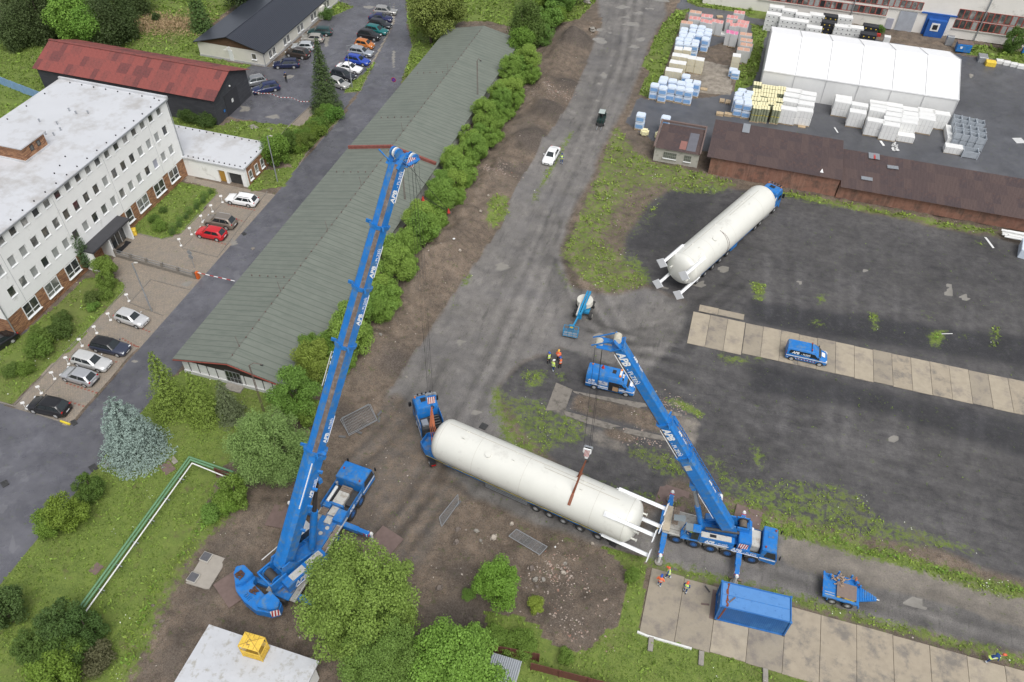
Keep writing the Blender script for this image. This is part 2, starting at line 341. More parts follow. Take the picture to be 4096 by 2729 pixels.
put('dark',pip(tT(7,[(0,1130),(2600,1500),(2600,1750),(0,1330)]),.3),.9);put('dark',pip(tT(11,[(0,240),(2600,800),(2600,1150),(1900,900),(1000,640),(0,500)]),.5),.8);put('dark',pip(tT(6,[(1450,180),(1900,190),(1500,700),(1030,700),(1300,420)]),.4),.6);put('dark',pip(tT(12,[(1500,1060),(1800,1000),(2354,1100),(2354,1250),(1700,1060),(1500,1560),(1400,1560)]),.5),.6)
[put('dark',pline([T(i_,x_,y_)]*2,r_,.3,1.5),.9) for i_,x_,y_,r_ in ((2,650,370,7),(2,430,970,6),(2,290,1220,6.5),(2,570,740,5),(2,250,1480,5),(5,1560,420,3),(13,1780,1050,5),(9,700,700,5),(9,1250,260,4),(13,1780,640,2),(12,1700,820,1.6),(6,60,40,3))]
put('dark',pip(tT(14,[(340,1050),(500,600),(1080,600),(1000,1080),(700,1290)]),.6),.35)
put('store',pip(tT(2,[(1190,830),(1290,860),(1660,850),(1990,800),(2060,560),(2000,350),(1700,420),(1850,260),(1500,60),(1600,-60),(2500,110),(3000,300),(5200,700),(5200,1900),(2354,1400),(1330,1220),(1080,1050)]),.1))
put('concrete',pip(tT(2,[(1750,520),(1990,560),(1985,820),(1700,790),(1620,650),(1640,560)]),.2),.6)
put('oldc',pip(tT(2,[(1180,830),(1340,880),(1280,1000),(1320,1180),(1080,1040)]),.2),.7)
put('oldc',pip(tT(10,[(480,410),(640,460),(560,640),(720,760),(760,760),(1120,940),(1090,1060),(780,960),(740,860),(380,640),(400,560)]),.2),.55);put('oldc',pip(tT(10,[(1560,680),(1740,720),(1700,960),(1480,940),(1400,880)]),.3),.6)
put('soil',pip(tD([(640,1200),(720,1040),(820,940),(930,900),(980,1010),(1100,1150),(1040,1200),(960,1340),(820,1330),(640,1330)]),.6),.62)
put('soil',pip(tT(10,[(640,500),(1240,620),(1560,700),(1540,850),(1400,850),(760,700),(590,640)]),.15),.8);put('soil',pip(tT(10,[(880,790),(1150,860),(1230,900),(1100,930),(890,880)]),.1),1)
# wear, tyre tracks and stains (darker -, paler +)
t=M['tint']
def track(pts,w_,v,gauge=0.0,wp=.1):
    P=[Vector((p[0],p[1],0)) for p in pts]
    for s in ((-gauge/2,gauge/2) if gauge else (0,)):
        Q=[]
        for i,p in enumerate(P):
            d=(P[min(i+1,len(P)-1)]-P[max(i-1,0)]).normalized();Q.append(p+Vector((-d.y,d.x,0))*s)
        global t;t=t+v*pline(Q,w_,wp,.7)*(.4+1.2*vnoise(6,int(abs(p.x*7))%97,3))
for k in range(7):
    o=k*16;track(tD([(1270+o,500+o*.4),(1265+o*.7,590),(1290+o*.9,680),(1340+o,745+o*.35),(1430+o,775+o*.3),(1530+o*.5,760+o*.5),(1620,700+o*.5),(1700,640+o*.4)]),.5,random.choice([-.35,-.5,.35]),1.9,.12)
for k in range(6):
    o=k*22;track(tD([(820+o,1230+o*.1),(900+o,1120+o*.3),(1000+o*.9,960+o*.3),(1060+o*.9,860),(1150+o*.7,700),(1220+o*.5,560),(1290+o*.3,420),(1360+o*.4,260),(1400+o*.5,120),(1420+o*.5,-40)]),.5,random.choice([-.3,-.22,.25]),2.0,.12)
for k in range(3):
    track(tT(9,[(1250+k*90,1560),(1420+k*90,1350),(1560+k*100,1120),(1700+k*110,960),(1450+k*90,900)][:4]),.5,-.35,1.9,.08)
track(tT(9,[(880,1100),(1080,930),(1250,760),(1380,620),(1500,420),(1600,200)]),.7,-.5,2.0);track(tT(13,[(1200,520),(1500,150),(1620,0)]),.6,-.45,1.9)
for x in (160,420,770,890,1260,1380,1780,1900,2280,140,290):
    track(tT(7,[(x,720+x*.25),(x+10,950+x*.25),(x+15,1230+x*.14)]),.8,.45,0,.2)
for x in (300,700,840,1380,1830,1960,1240):
    track(tT(11,[(x+15,320+x*.2),(x,600+x*.2),(x-30,900+x*.1)]),1.0,.4,0,.25)
for y in range(0,9):
    track(tT(10,[(1000+y*60,100+y*45),(1500+y*60,170+y*70),(2354,380+y*110)]),.6,random.choice([-.3,.2,-.2]),1.9,.2)
    track(tT(11,[(0,620+y*60),(900,760+y*85),(2354,1050+y*110)]),.6,random.choice([-.2,.25,.2]),1.9,.3)
for y in range(5):
    track(tT(15,[(200,560+y*35),(1000,740+y*55),(2354,1100+y*75)]),.6,random.choice([-.3,.25,-.25]),1.8,.2)
    track(tT(9,[(1580+y*60,1240+y*30),(2000+y*30,1300+y*60),(2354,1400+y*40)]),.5,random.choice([-.3,-.4]),0,.2)
t=t+(vnoise(9,31,4)-.5)*.8+(vnoise(2.2,32,3)-.5)*.65+(vnoise(.9,33,2)-.5)*.35
M['tint']=np.clip(t,-1,1)*.5+.5
for i,x,y,a,b in [(2,1050,60,55,14),(2,1130,205,70,14),(2,1180,110,50,9),(2,890,645,28,24),(2,1210,340,34,22),(2,1150,400,40,14),(2,1080,145,30,10),(2,940,285,22,8),(2,850,718,16,10),(2,945,563,12,6),(2,830,865,16,8),(2,1400,0,60,20),(2,860,350,60,24),(2,1280,75,40,8),(2,850,255,30,12),
    (7,995,883,26,14),(7,1715,1065,38,30),(7,1710,1010,22,18),(7,1840,1110,44,22),(7,430,980,18,18),(15,1420,870,80,34),(15,1470,910,50,20),(9,1925,670,40,16),(9,1800,60,40,22),(6,860,1440,50,30),(6,1720,1000,50,30),(6,1920,870,50,26),(6,1410,1030,34,10),
    (1,1020,60,60,10),(1,650,330,30,60),(1,450,300,50,20),(1,330,660,40,20),(1,1230,500,14,70),(1,200,1000,60,18),(3,1900,650,20,16),(11,1250,900,44,32),(5,2150,850,60,30),(4,1600,1000,40,30),(4,2000,640,30,30),(8,1150,220,30,20),(0,2100,930,40,30)]:
    c=T(i,x,y);e1=T(i,x+a,y)-c;e2=T(i,x,y+b)-c
    ang=np.linspace(0,2*PI,14)[:-1];M['puddle']=np.maximum(M['puddle'],pip([c+e1*(math.cos(q)*(1+.3*math.sin(3*q+x)))+e2*(math.sin(q)*(1+.25*math.cos(2*q+y))) for q in ang],.2))
def blur(a,n=2):
    for _ in range(n):
        p=np.pad(a,1,mode='edge');a=(p[:-2,1:-1]+p[2:,1:-1]+p[1:-1,:-2]+p[1:-1,2:]+4*a)/8
    return a
for k_ in ('cinder','dirt','soil','oldc','dark'): M[k_]=blur(M[k_],14 if k_ in('cinder','dirt') else 7)
M['weeds']=blur(M['weeds'],3)
# relief: banked spoil between the long shed and the dirt road, heaps
ZZ=np.zeros_like(XX)
SP=tD([(1320,60),(1290,120),(1262,180),(1235,250),(1180,330),(1120,420),(1060,510),(1005,590),(930,690),(860,780),(810,850)])
bank=pip(tD([(1385,40),(1340,160),(1300,250),(1235,345),(1185,430),(1150,520),(1080,620),(1020,700),(960,800),(900,890),(800,960),(740,940),(790,800),(900,640),(990,500),(1060,390),(1130,270),(1190,150),(1260,60)]),.15)
M['soil']=np.maximum(M['soil'],bank)
M['dirt']*=1-bank;M['grass']*=1-bank
ZZ+=pline(SP,2.0,.3,7.0)*(.3+4.6*vnoise(6,11,4)*vnoise(2.2,14,3)+1.5*np.abs(vnoise(2.6,15,2)-.5))
for i,x,y,r,h in [(2,650,370,3.2,1.6),(2,420,960,2.6,1.3),(2,300,1210,2.6,1.0),(2,570,750,2.4,1.1),(2,480,520,4,1.2),(5,1620,800,4,1.3),(5,2100,100,3,.8),(9,1150,150,4,1.2),(14,700,900,4.5,.5),(13,1800,1050,2.4,-.7),(13,1900,300,3,.4),(14,520,450,2,.4),(13,2200,500,3,.3),(8,2200,1500,2.5,.6)]:
    c=T(i,x,y);ZZ+=h*np.exp(-((XX-c.x)**2+(YY-c.y)**2)/(2*(r*.6)**2))*(.7+.6*vnoise(1.5,17,3))
rough=(1-np.clip(M['asphalt']+M['paver']+M['store']+M['oldc']+M['concrete'],0,1))
sl_=np.clip(np.maximum(M['soil'],1-np.clip(M['cinder']+M['dirt']+M['grass'],0,1)*.8),0,1)
ZZ+=((vnoise(1.9,21,3)-.5)*.75+(vnoise(.8,22,1)-.5)*.22)*sl_*rough*(1-M['grass'])+((vnoise(1.2,23,3)-.5)*.10)*rough*(1-M['paver'])
ZZ-=.03*M['puddle']
for x0,x1,y0,y1 in ((1.6,70,70.3,78),(2.6,68,33.1,40.0),(-91,-74,46.5,83),(-80.5,-64,82.5,90),(-93.5,-80,116.7,152)): ZZ[(XX>x0-.4)&(XX<x1+.4)&(YY>y0-.4)&(YY<y1+.4)]=0
def ztop(x,y):
    i=min(max(int((x-GX0)/CS),0),NX-1);j=min(max(int((y-GY0)/CS),0),NY-1);return float(ZZ[j,i])
def samp(k,x,y):
    i=min(max(int((x-GX0)/CS),0),NX-1);j=min(max(int((y-GY0)/CS),0),NY-1);return float(M[k][j,i])
# ---- ground material: layers chosen by survey masks, edges broken by noise
def ground_mat():
    m=bpy.data.materials.new('ground surfaces');m.use_nodes=True;n=m.node_tree.nodes;l=m.node_tree.links;b=n['Principled BSDF']
    tc=n.new('ShaderNodeTexCoord');P=tc.outputs['Object']
    def nz(s,d=6,r=.65,dist=0,vec=None,typ=None):
        t=n.new('ShaderNodeTexNoise');t.inputs['Scale'].default_value=s;t.inputs['Detail'].default_value=d;t.inputs['Roughness'].default_value=r;t.inputs['Distortion'].default_value=dist
        if vec:
            mp=n.new('ShaderNodeMapping');mp.inputs['Scale'].default_value=vec[0];mp.inputs['Rotation'].default_value=(0,0,vec[1]);l.new(P,mp.inputs[0]);l.new(mp.outputs[0],t.inputs['Vector'])
        else:l.new(P,t.inputs['Vector'])
        return t.outputs[0]
    def mr(s,a,b_,c=0,d=1):
        q=n.new('ShaderNodeMapRange');q.inputs[1].default_value=a;q.inputs[2].default_value=b_;q.inputs[3].default_value=c;q.inputs[4].default_value=d;l.new(s,q.inputs[0]);return q.outputs[0]
    def mth(op,a,b_):
        q=n.new('ShaderNodeMath');q.operation=op
        for i,v in enumerate((a,b_)):
            if isinstance(v,(int,float)):q.inputs[i].default_value=v
            else:l.new(v,q.inputs[i])
        return q.outputs[0]
    def mix(f,a,c):
        q=n.new('ShaderNodeMix');q.data_type='RGBA'
        if isinstance(f,(int,float)):q.inputs['Factor'].default_value=f
        else:l.new(f,q.inputs['Factor'])
        for nm,v in (('A',a),('B',c)):
            if isinstance(v,tuple):q.inputs[nm].default_value=(*v,1)
            else:l.new(v,q.inputs[nm])
        return q.outputs['Result']
    def attr(k):
        a=n.new('ShaderNodeAttribute');a.attribute_name=k;return a.outputs['Fac']
    big=nz(.12,5);mid=nz(.9,7,.7);fin=nz(6,6,.75);grit=nz(28,3,.8);clump=nz(1.7,8,.72)
    def edge(k,src=mid,amp=.7,w=.12):
        return mr(mth('ADD',attr(k),mth('MULTIPLY',mth('SUBTRACT',src,.5),amp)),.5-w,.5+w)
    vo=n.new('ShaderNodeTexVoronoi');vo.inputs['Scale'].default_value=3.2;vo.inputs['Randomness'].default_value=1;l.new(P,vo.inputs['Vector'])
    vo2=n.new('ShaderNodeTexVoronoi');vo2.inputs['Scale'].default_value=9;l.new(P,vo2.inputs['Vector'])
    peb=mth('MULTIPLY',mr(vo.outputs['Distance'],.10,.05),mr(mid,.48,.6))
    peb2=mth('MULTIPLY',mr(vo2.outputs['Distance'],.17,.09),mr(fin,.42,.6))
    # soil
    soil=mix(mr(mid,.35,.65),(.080,.058,.042),(.215,.160,.115));soil=mix(mr(fin,.45,.7),soil,(.19,.16,.13))
    soil=mix(mr(big,.5,.66,0,.6),soil,(.105,.088,.072));soil=mix(mr(nz(11,3,.8),.5,.62,0,.75),soil,(.04,.03,.023));soil=mix(mr(nz(9,3,.8),.58,.68,0,.6),soil,(.24,.21,.175))
    soil=mix(mr(clump,.54,.68,0,.7),soil,(.055,.042,.034));soil=mix(attr('dark'),soil,mix(mr(fin,.4,.6),(.045,.036,.03),(.11,.09,.075)));soil=mix(mth('MULTIPLY',peb2,.8),soil,(.26,.23,.195));soil=mix(mth('MULTIPLY',peb,.35),soil,(.42,.38,.34))
    soil=mix(mr(grit,.62,.72,0,.7),soil,(.03,.024,.02))
    # dirt road
    drk=nz(.8,8,.75,.4,((1.6,.28,1),-.12));dirt=mix(mr(mid,.3,.7),(.122,.113,.106),(.220,.205,.190));dirt=mix(mr(drk,.54,.68,0,.75),dirt,(.060,.056,.054));dirt=mix(mr(drk,.42,.32,0,.5),dirt,(.235,.22,.20));dirt=mix(mr(fin,.5,.75,0,.7),dirt,(.23,.22,.20));dirt=mix(mr(big,.45,.65,0,.5),dirt,(.12,.115,.118));dirt=mix(mr(nz(9,3,.8),.52,.64,0,.55),dirt,(.065,.060,.056));dirt=mix(mr(nz(8,3,.8),.58,.68,0,.45),dirt,(.28,.265,.245));dirt=mix(mth('MULTIPLY',peb2,.35),dirt,(.33,.31,.28));dirt=mix(mr(grit,.6,.75,0,.6),dirt,(.05,.047,.045))
    strk=nz(1.0,8,.75,.3,((.35,2.2,1),.25));cin=mix(mr(mid,.32,.68),(.042,.040,.042),(.100,.095,.094));cin=mix(mr(nz(9.5,3,.8),.54,.66,0,.6),cin,(.13,.125,.12));cin=mix(mr(strk,.52,.68,0,.6),cin,(.026,.025,.028));cin=mix(mr(big,.45,.6,0,.5),cin,mix(mr(clump,.35,.65),(.065,.062,.061),(.145,.137,.132)));cin=mix(mr(grit,.5,.7,0,.6),cin,(.025,.024,.025));cin=mix(mth('MULTIPLY',peb2,.3),cin,(.26,.25,.24))
    cin=mix(mth('MULTIPLY',attr('dark'),mr(clump,.30,.5,.35,1)),cin,mix(mr(grit,.45,.7),(.017,.017,.020),(.05,.05,.055)))
    asp=mix(mr(mid,.3,.7),(.090,.090,.104),(.125,.125,.138));asp=mix(mr(nz(.35,6,.7,.6),.52,.62,0,.6),asp,(.075,.075,.088));asp=mix(mr(grit,.5,.75,0,.5),asp,(.045,.045,.05));asp=mix(mr(nz(.22,4,.6,1.5),.6,.64,0,.35),asp,(.17,.17,.18))
    sto=mix(mr(mid,.3,.7),(.070,.072,.080),(.105,.107,.117));sto=mix(mr(grit,.5,.75,0,.5),sto,(.04,.04,.045));sto=mix(mr(big,.5,.7,0,.4),sto,(.13,.13,.135))
    br=n.new('ShaderNodeTexBrick');br.inputs['Scale'].default_value=1;br.inputs['Brick Width'].default_value=.22;br.inputs['Row Height'].default_value=.15;br.inputs['Mortar Size'].default_value=.012
    br.inputs['Color1'].default_value=(.33,.27,.21,1);br.inputs['Color2'].default_value=(.26,.22,.18,1);br.inputs['Mortar'].default_value=(.09,.085,.07,1);l.new(P,br.inputs['Vector'])
    pav=mix(mr(mid,.45,.75,0,.6),br.outputs['Color'],(.17,.155,.135));pav=mix(mr(nz(.3,5),.5,.7,0,.45),pav,(.20,.185,.17))
    con=mix(mr(mid,.3,.7),(.21,.185,.15),(.34,.30,.25));con=mix(mr(fin,.5,.7,0,.6),con,(.15,.14,.12))
    old=mix(mr(mid,.3,.7),(.17,.15,.125),(.27,.235,.195));old=mix(mr(fin,.45,.7,0,.7),old,(.10,.095,.09));old=mix(mr(grit,.5,.7,0,.4),old,(.32,.30,.27))
    gr=mix(mr(mid,.3,.7),(.085,.135,.024),(.185,.245,.048));gr=mix(mr(fin,.45,.7,0,.8),gr,(.215,.26,.06));gr=mix(mr(big,.5,.68,0,.7),gr,(.13,.135,.045));gr=mix(mr(grit,.5,.7,0,.75),gr,(.028,.050,.010));gr=mix(mr(nz(.5,5,.7),.58,.70,0,.8),gr,(.12,.10,.05));gr=mix(mr(clump,.55,.7,0,.6),gr,(.045,.075,.016))
    c=soil;r=.85
    def lay(k,colr,rv,**kw):
        nonlocal c,r
        f=edge(k,**kw);c=mix(f,c,colr)
        q=n.new('ShaderNodeMix');q.data_type='FLOAT';l.new(f,q.inputs[0])
        for i,v in ((2,r),(3,rv)):
            if isinstance(v,(int,float)):q.inputs[i].default_value=v
            else:l.new(v,q.inputs[i])
        r=q.outputs[0]
    lay('cinder',cin,.75,amp=.5,w=.25);lay('dirt',dirt,mr(mid,.35,.6,.42,.75),amp=.6,w=.25);lay('soil',soil,.85,amp=.5,w=.2)
    lay('oldc',old,.7,amp=.5,w=.15);lay('store',sto,mr(mid,.4,.6,.3,.6),amp=.3,w=.2);lay('concrete',con,.7,amp=.6,w=.15);lay('asphalt',asp,mr(nz(.3,5),.4,.6,.18,.6),amp=.12,w=.08)
    ti=mr(attr('tint'),0,1,.42,1.58)
    vm=n.new('ShaderNodeVectorMath');vm.operation='SCALE';l.new(c,vm.inputs[0]);l.new(ti,vm.inputs['Scale']);c=vm.outputs[0]
    lay('paver',pav,.65,amp=.05,w=.06)
    lay('weeds',gr,.9,src=clump,amp=3.0,w=.22);lay('grass',gr,.9,amp=.6,w=.15)
    lay('puddle',mix(mr(mid,.3,.7),(.20,.188,.165),(.26,.245,.22)),.06,amp=.35,w=.08)
    l.new(c,b.inputs['Base Color']);l.new(r,b.inputs['Roughness']);b.inputs['Specular IOR Level'].default_value=.45
    bp=n.new('ShaderNodeBump');bp.inputs['Strength'].default_value=.6;bp.inputs['Distance'].default_value=.12
    hh=mth('ADD',mth('MULTIPLY',fin,.8),mth('MULTIPLY',grit,.3));q=mth('MULTIPLY',hh,mr(mth('ADD',mth('ADD',attr('asphalt'),attr('puddle')),mth('ADD',attr('paver'),attr('store'))),0,1,1,.12))
    l.new(q,bp.inputs['Height']);l.new(bp.outputs[0],b.inputs['Normal'])
    return m
GM=ground_mat()
prio=['base','cinder','dirt','soil','oldc','store','concrete','asphalt','paver','grass']
lab=np.zeros(XX.shape,int)
for i,k in enumerate(prio[1:],1): lab[M[k]>.5]=i
cl=lab[:-1,:-1]
carp=(np.abs(XX[:-1,:-1])<0)  # cells
gnames={0:'bare_ground',1:'cinder_yard',2:'dirt_road',3:'soil_bank',4:'old_concrete_road',5:'storage_yard',6:'concrete_apron',7:'asphalt_road',8:'paved_parking',9:'lawn'}
vid=np.arange(NX*NY).reshape(NY,NX)
co_all=np.stack([XX.ravel(),YY.ravel(),ZZ.ravel()],1)
for k,nm in gnames.items():
    jj,ii=np.nonzero(cl==k)
    if len(jj)==0: continue
    q=np.stack([vid[jj,ii],vid[jj,ii+1],vid[jj+1,ii+1],vid[jj+1,ii]],1)
    u,inv=np.unique(q.ravel(),return_inverse=True);inv=inv.reshape(-1)
    me=bpy.data.meshes.new(nm);me.vertices.add(len(u));me.vertices.foreach_set('co',co_all[u].ravel())
    me.loops.add(len(inv));me.loops.foreach_set('vertex_index',inv);me.polygons.add(len(q));me.polygons.foreach_set('loop_start',np.arange(0,len(inv),4))
    me.update(calc_edges=True);me.polygons.foreach_set('use_smooth',np.ones(len(q),bool))
    for a in M:
        at=me.attributes.new(a,'FLOAT','POINT');at.data.foreach_set('value',M[a].ravel()[u].astype(np.float32))
    me.materials.append(GM);o=link(nm,me);o['kind']='structure'
# far surroundings beyond the surveyed block, as a wide ring of fields round it
GF=mat('far field',(.07,.10,.03),.9,0,.3,.05,col2=(.11,.11,.05),c2scale=.02)
fr=MB();R0=1400
for x0,x1,y0,y1 in ((-R0,GX0,-R0,R0),(GX0+(NX-1)*CS,R0,-R0,R0),(GX0,GX0+(NX-1)*CS,-R0,GY0),(GX0,GX0+(NX-1)*CS,GY0+(NY-1)*CS,R0)):
    fr.add([(x0,y0,-.01),(x1,y0,-.01),(x1,y1,-.01),(x0,y1,-.01)],[(0,1,2,3)])
fo=fr.build('terrain',GF,recalc=False);fo['kind']='structure'
# ================================================================ BUILDINGS
PLAS=mat('white render',(.84,.84,.82),.8,0,.05,.5,col2=(.62,.61,.58),c2amt=.12,c2scale=.5)
MEMB=mat('white roof membrane',(.53,.54,.56),.55,0,.04,.3,col2=(.40,.39,.38),c2amt=.45,c2scale=.18)
def brickmat():
    m=mat('brick cladding',(.30,.13,.07),.85,0,.2,2);n=m.node_tree.nodes;l=m.node_tree.links;b=n['Principled BSDF']
    tc=n.new('ShaderNodeTexCoord');mp=n.new('ShaderNodeMapping');mp.vector_type='POINT'
    sx=n.new('ShaderNodeSeparateXYZ');cx=n.new('ShaderNodeCombineXYZ');ad=n.new('ShaderNodeMath');ad.operation='ADD'
    l.new(tc.outputs['Object'],sx.inputs[0]);l.new(sx.outputs[0],ad.inputs[0]);l.new(sx.outputs[1],ad.inputs[1]);l.new(ad.outputs[0],cx.inputs[0]);l.new(sx.outputs[2],cx.inputs[1])
    br=n.new('ShaderNodeTexBrick');br.inputs['Scale'].default_value=1;br.inputs['Brick Width'].default_value=.5;br.inputs['Row Height'].default_value=.13;br.inputs['Mortar Size'].default_value=.012
    br.inputs['Color1'].default_value=(.42,.22,.11,1);br.inputs['Color2'].default_value=(.16,.065,.035,1);br.inputs['Mortar'].default_value=(.12,.08,.06,1);br.inputs['Bias'].default_value=-.1
    l.new(cx.outputs[0],br.inputs['Vector']);l.new(br.outputs[0],b.inputs['Base Color']);return m
BRK=brickmat()
WFR=mat('white window frame',(.75,.76,.76),.45,0,.04)
GLZ=[mat('window pane dark',(.035,.04,.042),.08,0,.5,.35,col2=(.14,.13,.11),c2scale=.5,spec=.7),mat('window pane curtained',(.33,.34,.33),.25,0,.2,2,spec=.6),mat('window pane half blind',(.12,.125,.12),.12,0,.5,.8,col2=(.35,.34,.32),c2scale=.7,spec=.7),mat('window pane lilac blind',(.36,.37,.44),.3,0,.1,2)]
def window(parent,plane,u,z,w,h,g,mull=0,sill=True,fw=.07,frm=WFR,transom=None):
    """window on a wall: plane ('x',X,dir) or ('y',Y,dir); frame proud and pane recessed, sill below"""
    ax,P,d=plane
    def bx(m,u0,u1,a,b,z0,z1):
        if ax=='x': m.bx(min(P+a*d,P+b*d),max(P+a*d,P+b*d),u0,u1,z0,z1)
        else: m.bx(u0,u1,min(P+a*d,P+b*d),max(P+a*d,P+b*d),z0,z1)
    m=MB();a,b=-.02,.05
    bx(m,u-w/2,u-w/2+fw,a,b,z-h/2,z+h/2);bx(m,u+w/2-fw,u+w/2,a,b,z-h/2,z+h/2);bx(m,u-w/2+fw,u+w/2-fw,a,b,z-h/2,z-h/2+fw);bx(m,u-w/2+fw,u+w/2-fw,a,b,z+h/2-fw,z+h/2)
    for k in range(mull): 
        c=u-w/2+w*(k+1)/(mull+1);bx(m,c-fw/2,c+fw/2,a,b-.005,z-h/2+fw,z+h/2-fw)
    if transom: bx(m,u-w/2+fw,u+w/2-fw,a,b-.008,z-h/2+transom,z-h/2+transom+fw)
    fo=m.build('window',frm,parent,recalc=False)
    m=MB();bx(m,u-w/2+fw*.5,u+w/2-fw*.5,.002,.02,z-h/2+fw*.5,z+h/2-fw*.5);m.build('pane',g,fo,recalc=False)
    if sill: m=MB();bx(m,u-w/2-.05,u+w/2+.05,-.01,.22,z-h/2-.06,z-h/2-.005);m.build('sill',WFR,fo,recalc=False)
    return fo
# ---- office block: walls are built as four slabs with real window reveals on the long face
t=thing('office_building','long white four-storey office block with brick ground floor and flat white roof','office block',(0,0,0))
m=MB();m.bx(-91,-74.25,46.9,82.95,2.95,12.0)
ys=[81.1-1.87*k for k in range(18)]
zr=[11.45,8.42,5.32]
# outer skin of the long face with openings 1.02 x 1.36
y0,y1=46.9,82.95;skin=.25;zb=2.95
edges=[y0];
for y in sorted(ys): edges+= [y-.51,y+.51]
edges.append(y1)
for i in range(0,len(edges),2): m.bx(-74.25,-74,edges[i],edges[i+1],zb,12.0)
for y in ys:
    zz=zb
    for z in sorted(zr): m.bx(-74.25,-74,y-.51,y+.51,zz,z-.68);zz=z+.68
    if zz<12.0: m.bx(-74.25,-74,y-.51,y+.51,zz,12.0)
m.build('upper_wall',PLAS,t,recalc=False)
m=MB();m.bx(-91,-74.06,46.96,82.9,.0,2.95);m.build('brick_wall',BRK,t,recalc=False)
m=MB();m.bx(-91.3,-73.75,46.7,83.1,12.0,12.3);m.build('roof',MEMB,t,recalc=False)
for q_ in ((-91.3,-73.72,82.95,83.25,12.3,12.62),(-91.3,-73.72,46.6,46.72,12.0,12.4)): m=MB();m.bx(*q_);m.build('parapet',MEMB,t,recalc=False)
m=MB();m.bx(-73.75,-73.66,46.7,83.2,12.16,12.26);m.build('gutter',STEEL,t,recalc=False)
for y in (83.02,46.98): m=MB();m.cyl((-73.9,y,0),(-73.9,y,12.1),.07,8);m.build('downpipe',STEEL,t,recalc=False)
for y in ys[2::5]: m=MB();m.bx(-74,-73.985,y+.9,y+.93,2.95,11.9);m.build('panel_joint',STEEL,t,recalc=False)
rg=random.Random(3)
light3=[1,0,0,0,0,0,1,1,2]
for r,z in enumerate(zr):
    for k,y in enumerate(ys):
        g=GLZ[0] if (r==0 and k%2==1) else rg.choice([GLZ[0],GLZ[0],GLZ[2],GLZ[1]]) if r==1 else rg.choice([GLZ[1],GLZ[2],GLZ[0],GLZ[1]])
        if r==0 and k%2==0: g=GLZ[2]
        if r==2 and k==2: g=GLZ[3]
        window(t,('x',-74.17,1),y,z,1.0,1.34,g,fw=.06)
for y,wd in ((50.45,2.3),(54.2,2.3),(57.9,2.25),(72.65,2.35),(76.5,2.3),(80.0,2.1)): window(t,('x',-74.03,1),y,1.9,wd,1.95,GLZ[rg.choice([0,2])],mull=1,fw=.11,transom=.62 if y>60 else .55)
window(t,('x',-74.03,1),69.6,1.9,1.3,1.95,GLZ[0],mull=0,fw=.11,transom=.62)
m=MB();m.bx(-74.2,-72.1,60.0,67.6,3.0,3.32);m.build('porch_canopy',mat('dark porch roof',(.045,.045,.05),.7,0,.2,1),t,bevel=.03)
for y in (63.35,67.3,60.15):
    m=MB();m.bx(-74.05,-72.4,y-.12,y+.12,0,3.0);m.build('porch_wall',PLAS,t,recalc=False)
m=MB()
for k in range(5): m.bx(-73.5,-73.42,63.6+k*.88,63.66+k*.88,0,2.9)
m.bx(-73.5,-73.42,63.5,67.2,2.84,2.9);m.bx(-73.5,-73.42,63.5,67.2,2.1,2.16);m.build('entrance_frame',WFR,t,recalc=False)
m=MB();m.bx(-73.47,-73.45,63.5,67.2,0,2.85);m.build('entrance_glazing',GLZ[0],t,recalc=False)
m=MB();m.bx(-73.2,-72.3,64.1,66.6,.01,.03);m.build('doormat',BLK,t,recalc=False)
# roof box with its own brick walls
m=MB();m.bx(-86.9,-80.9,64.0,68.0,12.3,14.2);m.build('roof_box_wall',BRK,t,recalc=False)
m=MB();m.bx(-87.1,-80.55,63.75,68.25,14.2,14.35);m.build('roof_box_cap',MEMB,t,recalc=False)
m=MB();m.bx(-87.1,-80.75,63.85,68.12,12.3,12.5);m.build('roof_box_upstand',MEMB,t,recalc=False)
for y in (65.6,66.8): window(t,('x',-80.9,1),y,13.4,.55,.7,GLZ[0],sill=False,fw=.05,frm=DRK)
vent=MB();vent.cyl((0,0,0),(0,0,.14),.09,6);ventme=vent.mesh('roof_vent',BLK)
vt2=MB();vt2.cyl((0,0,0),(0,0,.35),.09,6);vt2.cyl((0,0,.35),(0,0,.45),.14,6);vt2me=vt2.mesh('vent_pipe',STEEL)
for k in range(19): link('roof_vent',ventme,t,(-74.4,48+k*1.9,12.3))
for k in range(8): link('roof_vent',ventme,t,(-89+k*1.95,82.5,12.3))
for k in range(9): link('roof_vent',ventme,t,(-90.2,50+k*3.6,12.3))
for x,y in ((-84,76),(-82.6,75.6),(-81.2,76.2),(-85.8,72.4),(-83.2,72.6),(-81.8,71.5),(-84.2,70),(-82.9,70),(-81.8,70.2),(-82,58),(-84,55)): link('vent_pipe',vt2me,t,(x,y,12.3))
for x,y in ((-77.2,66.5),(-76.5,64.6),(-76,63)): link('roof_vent',ventme,t,(x,y,12.3))
# ---- annexe
t=thing('annex_building','low white flat-roofed annexe with brick end joined to the office block','annexe')
AN=MB();AN.bx(-80.2,-64.1,83.25,89.9,0,2.95);AN.bx(-80.2,-68.6,82.8,83.25,0,2.95);AN.bx(-67.45,-67.05,82.8,83.25,0,2.95);AN.bx(-68.6,-67.45,82.8,83.25,2.05,2.95);AN.bx(-67.05,-64.1,82.8,83.25,2.0,2.95);AN.bx(-64.75,-64.1,82.8,83.25,0,2.0)
AN.build('wall',PLAS,t,recalc=False)
m=MB();m.bx(-80.4,-63.95,82.6,90.1,2.95,3.25);m.build('roof',MEMB,t,bevel=.03)
m=MB();m.bx(-64.1,-64.04,83.4,89.8,0,2.9);m.build('brick_wall',BRK,t,recalc=False)
for y in (84.1,85.75,87.4,89.0): window(t,('x',-64.04,1),y,1.35,.85,1.55,GLZ[2],fw=.09,transom=.45)
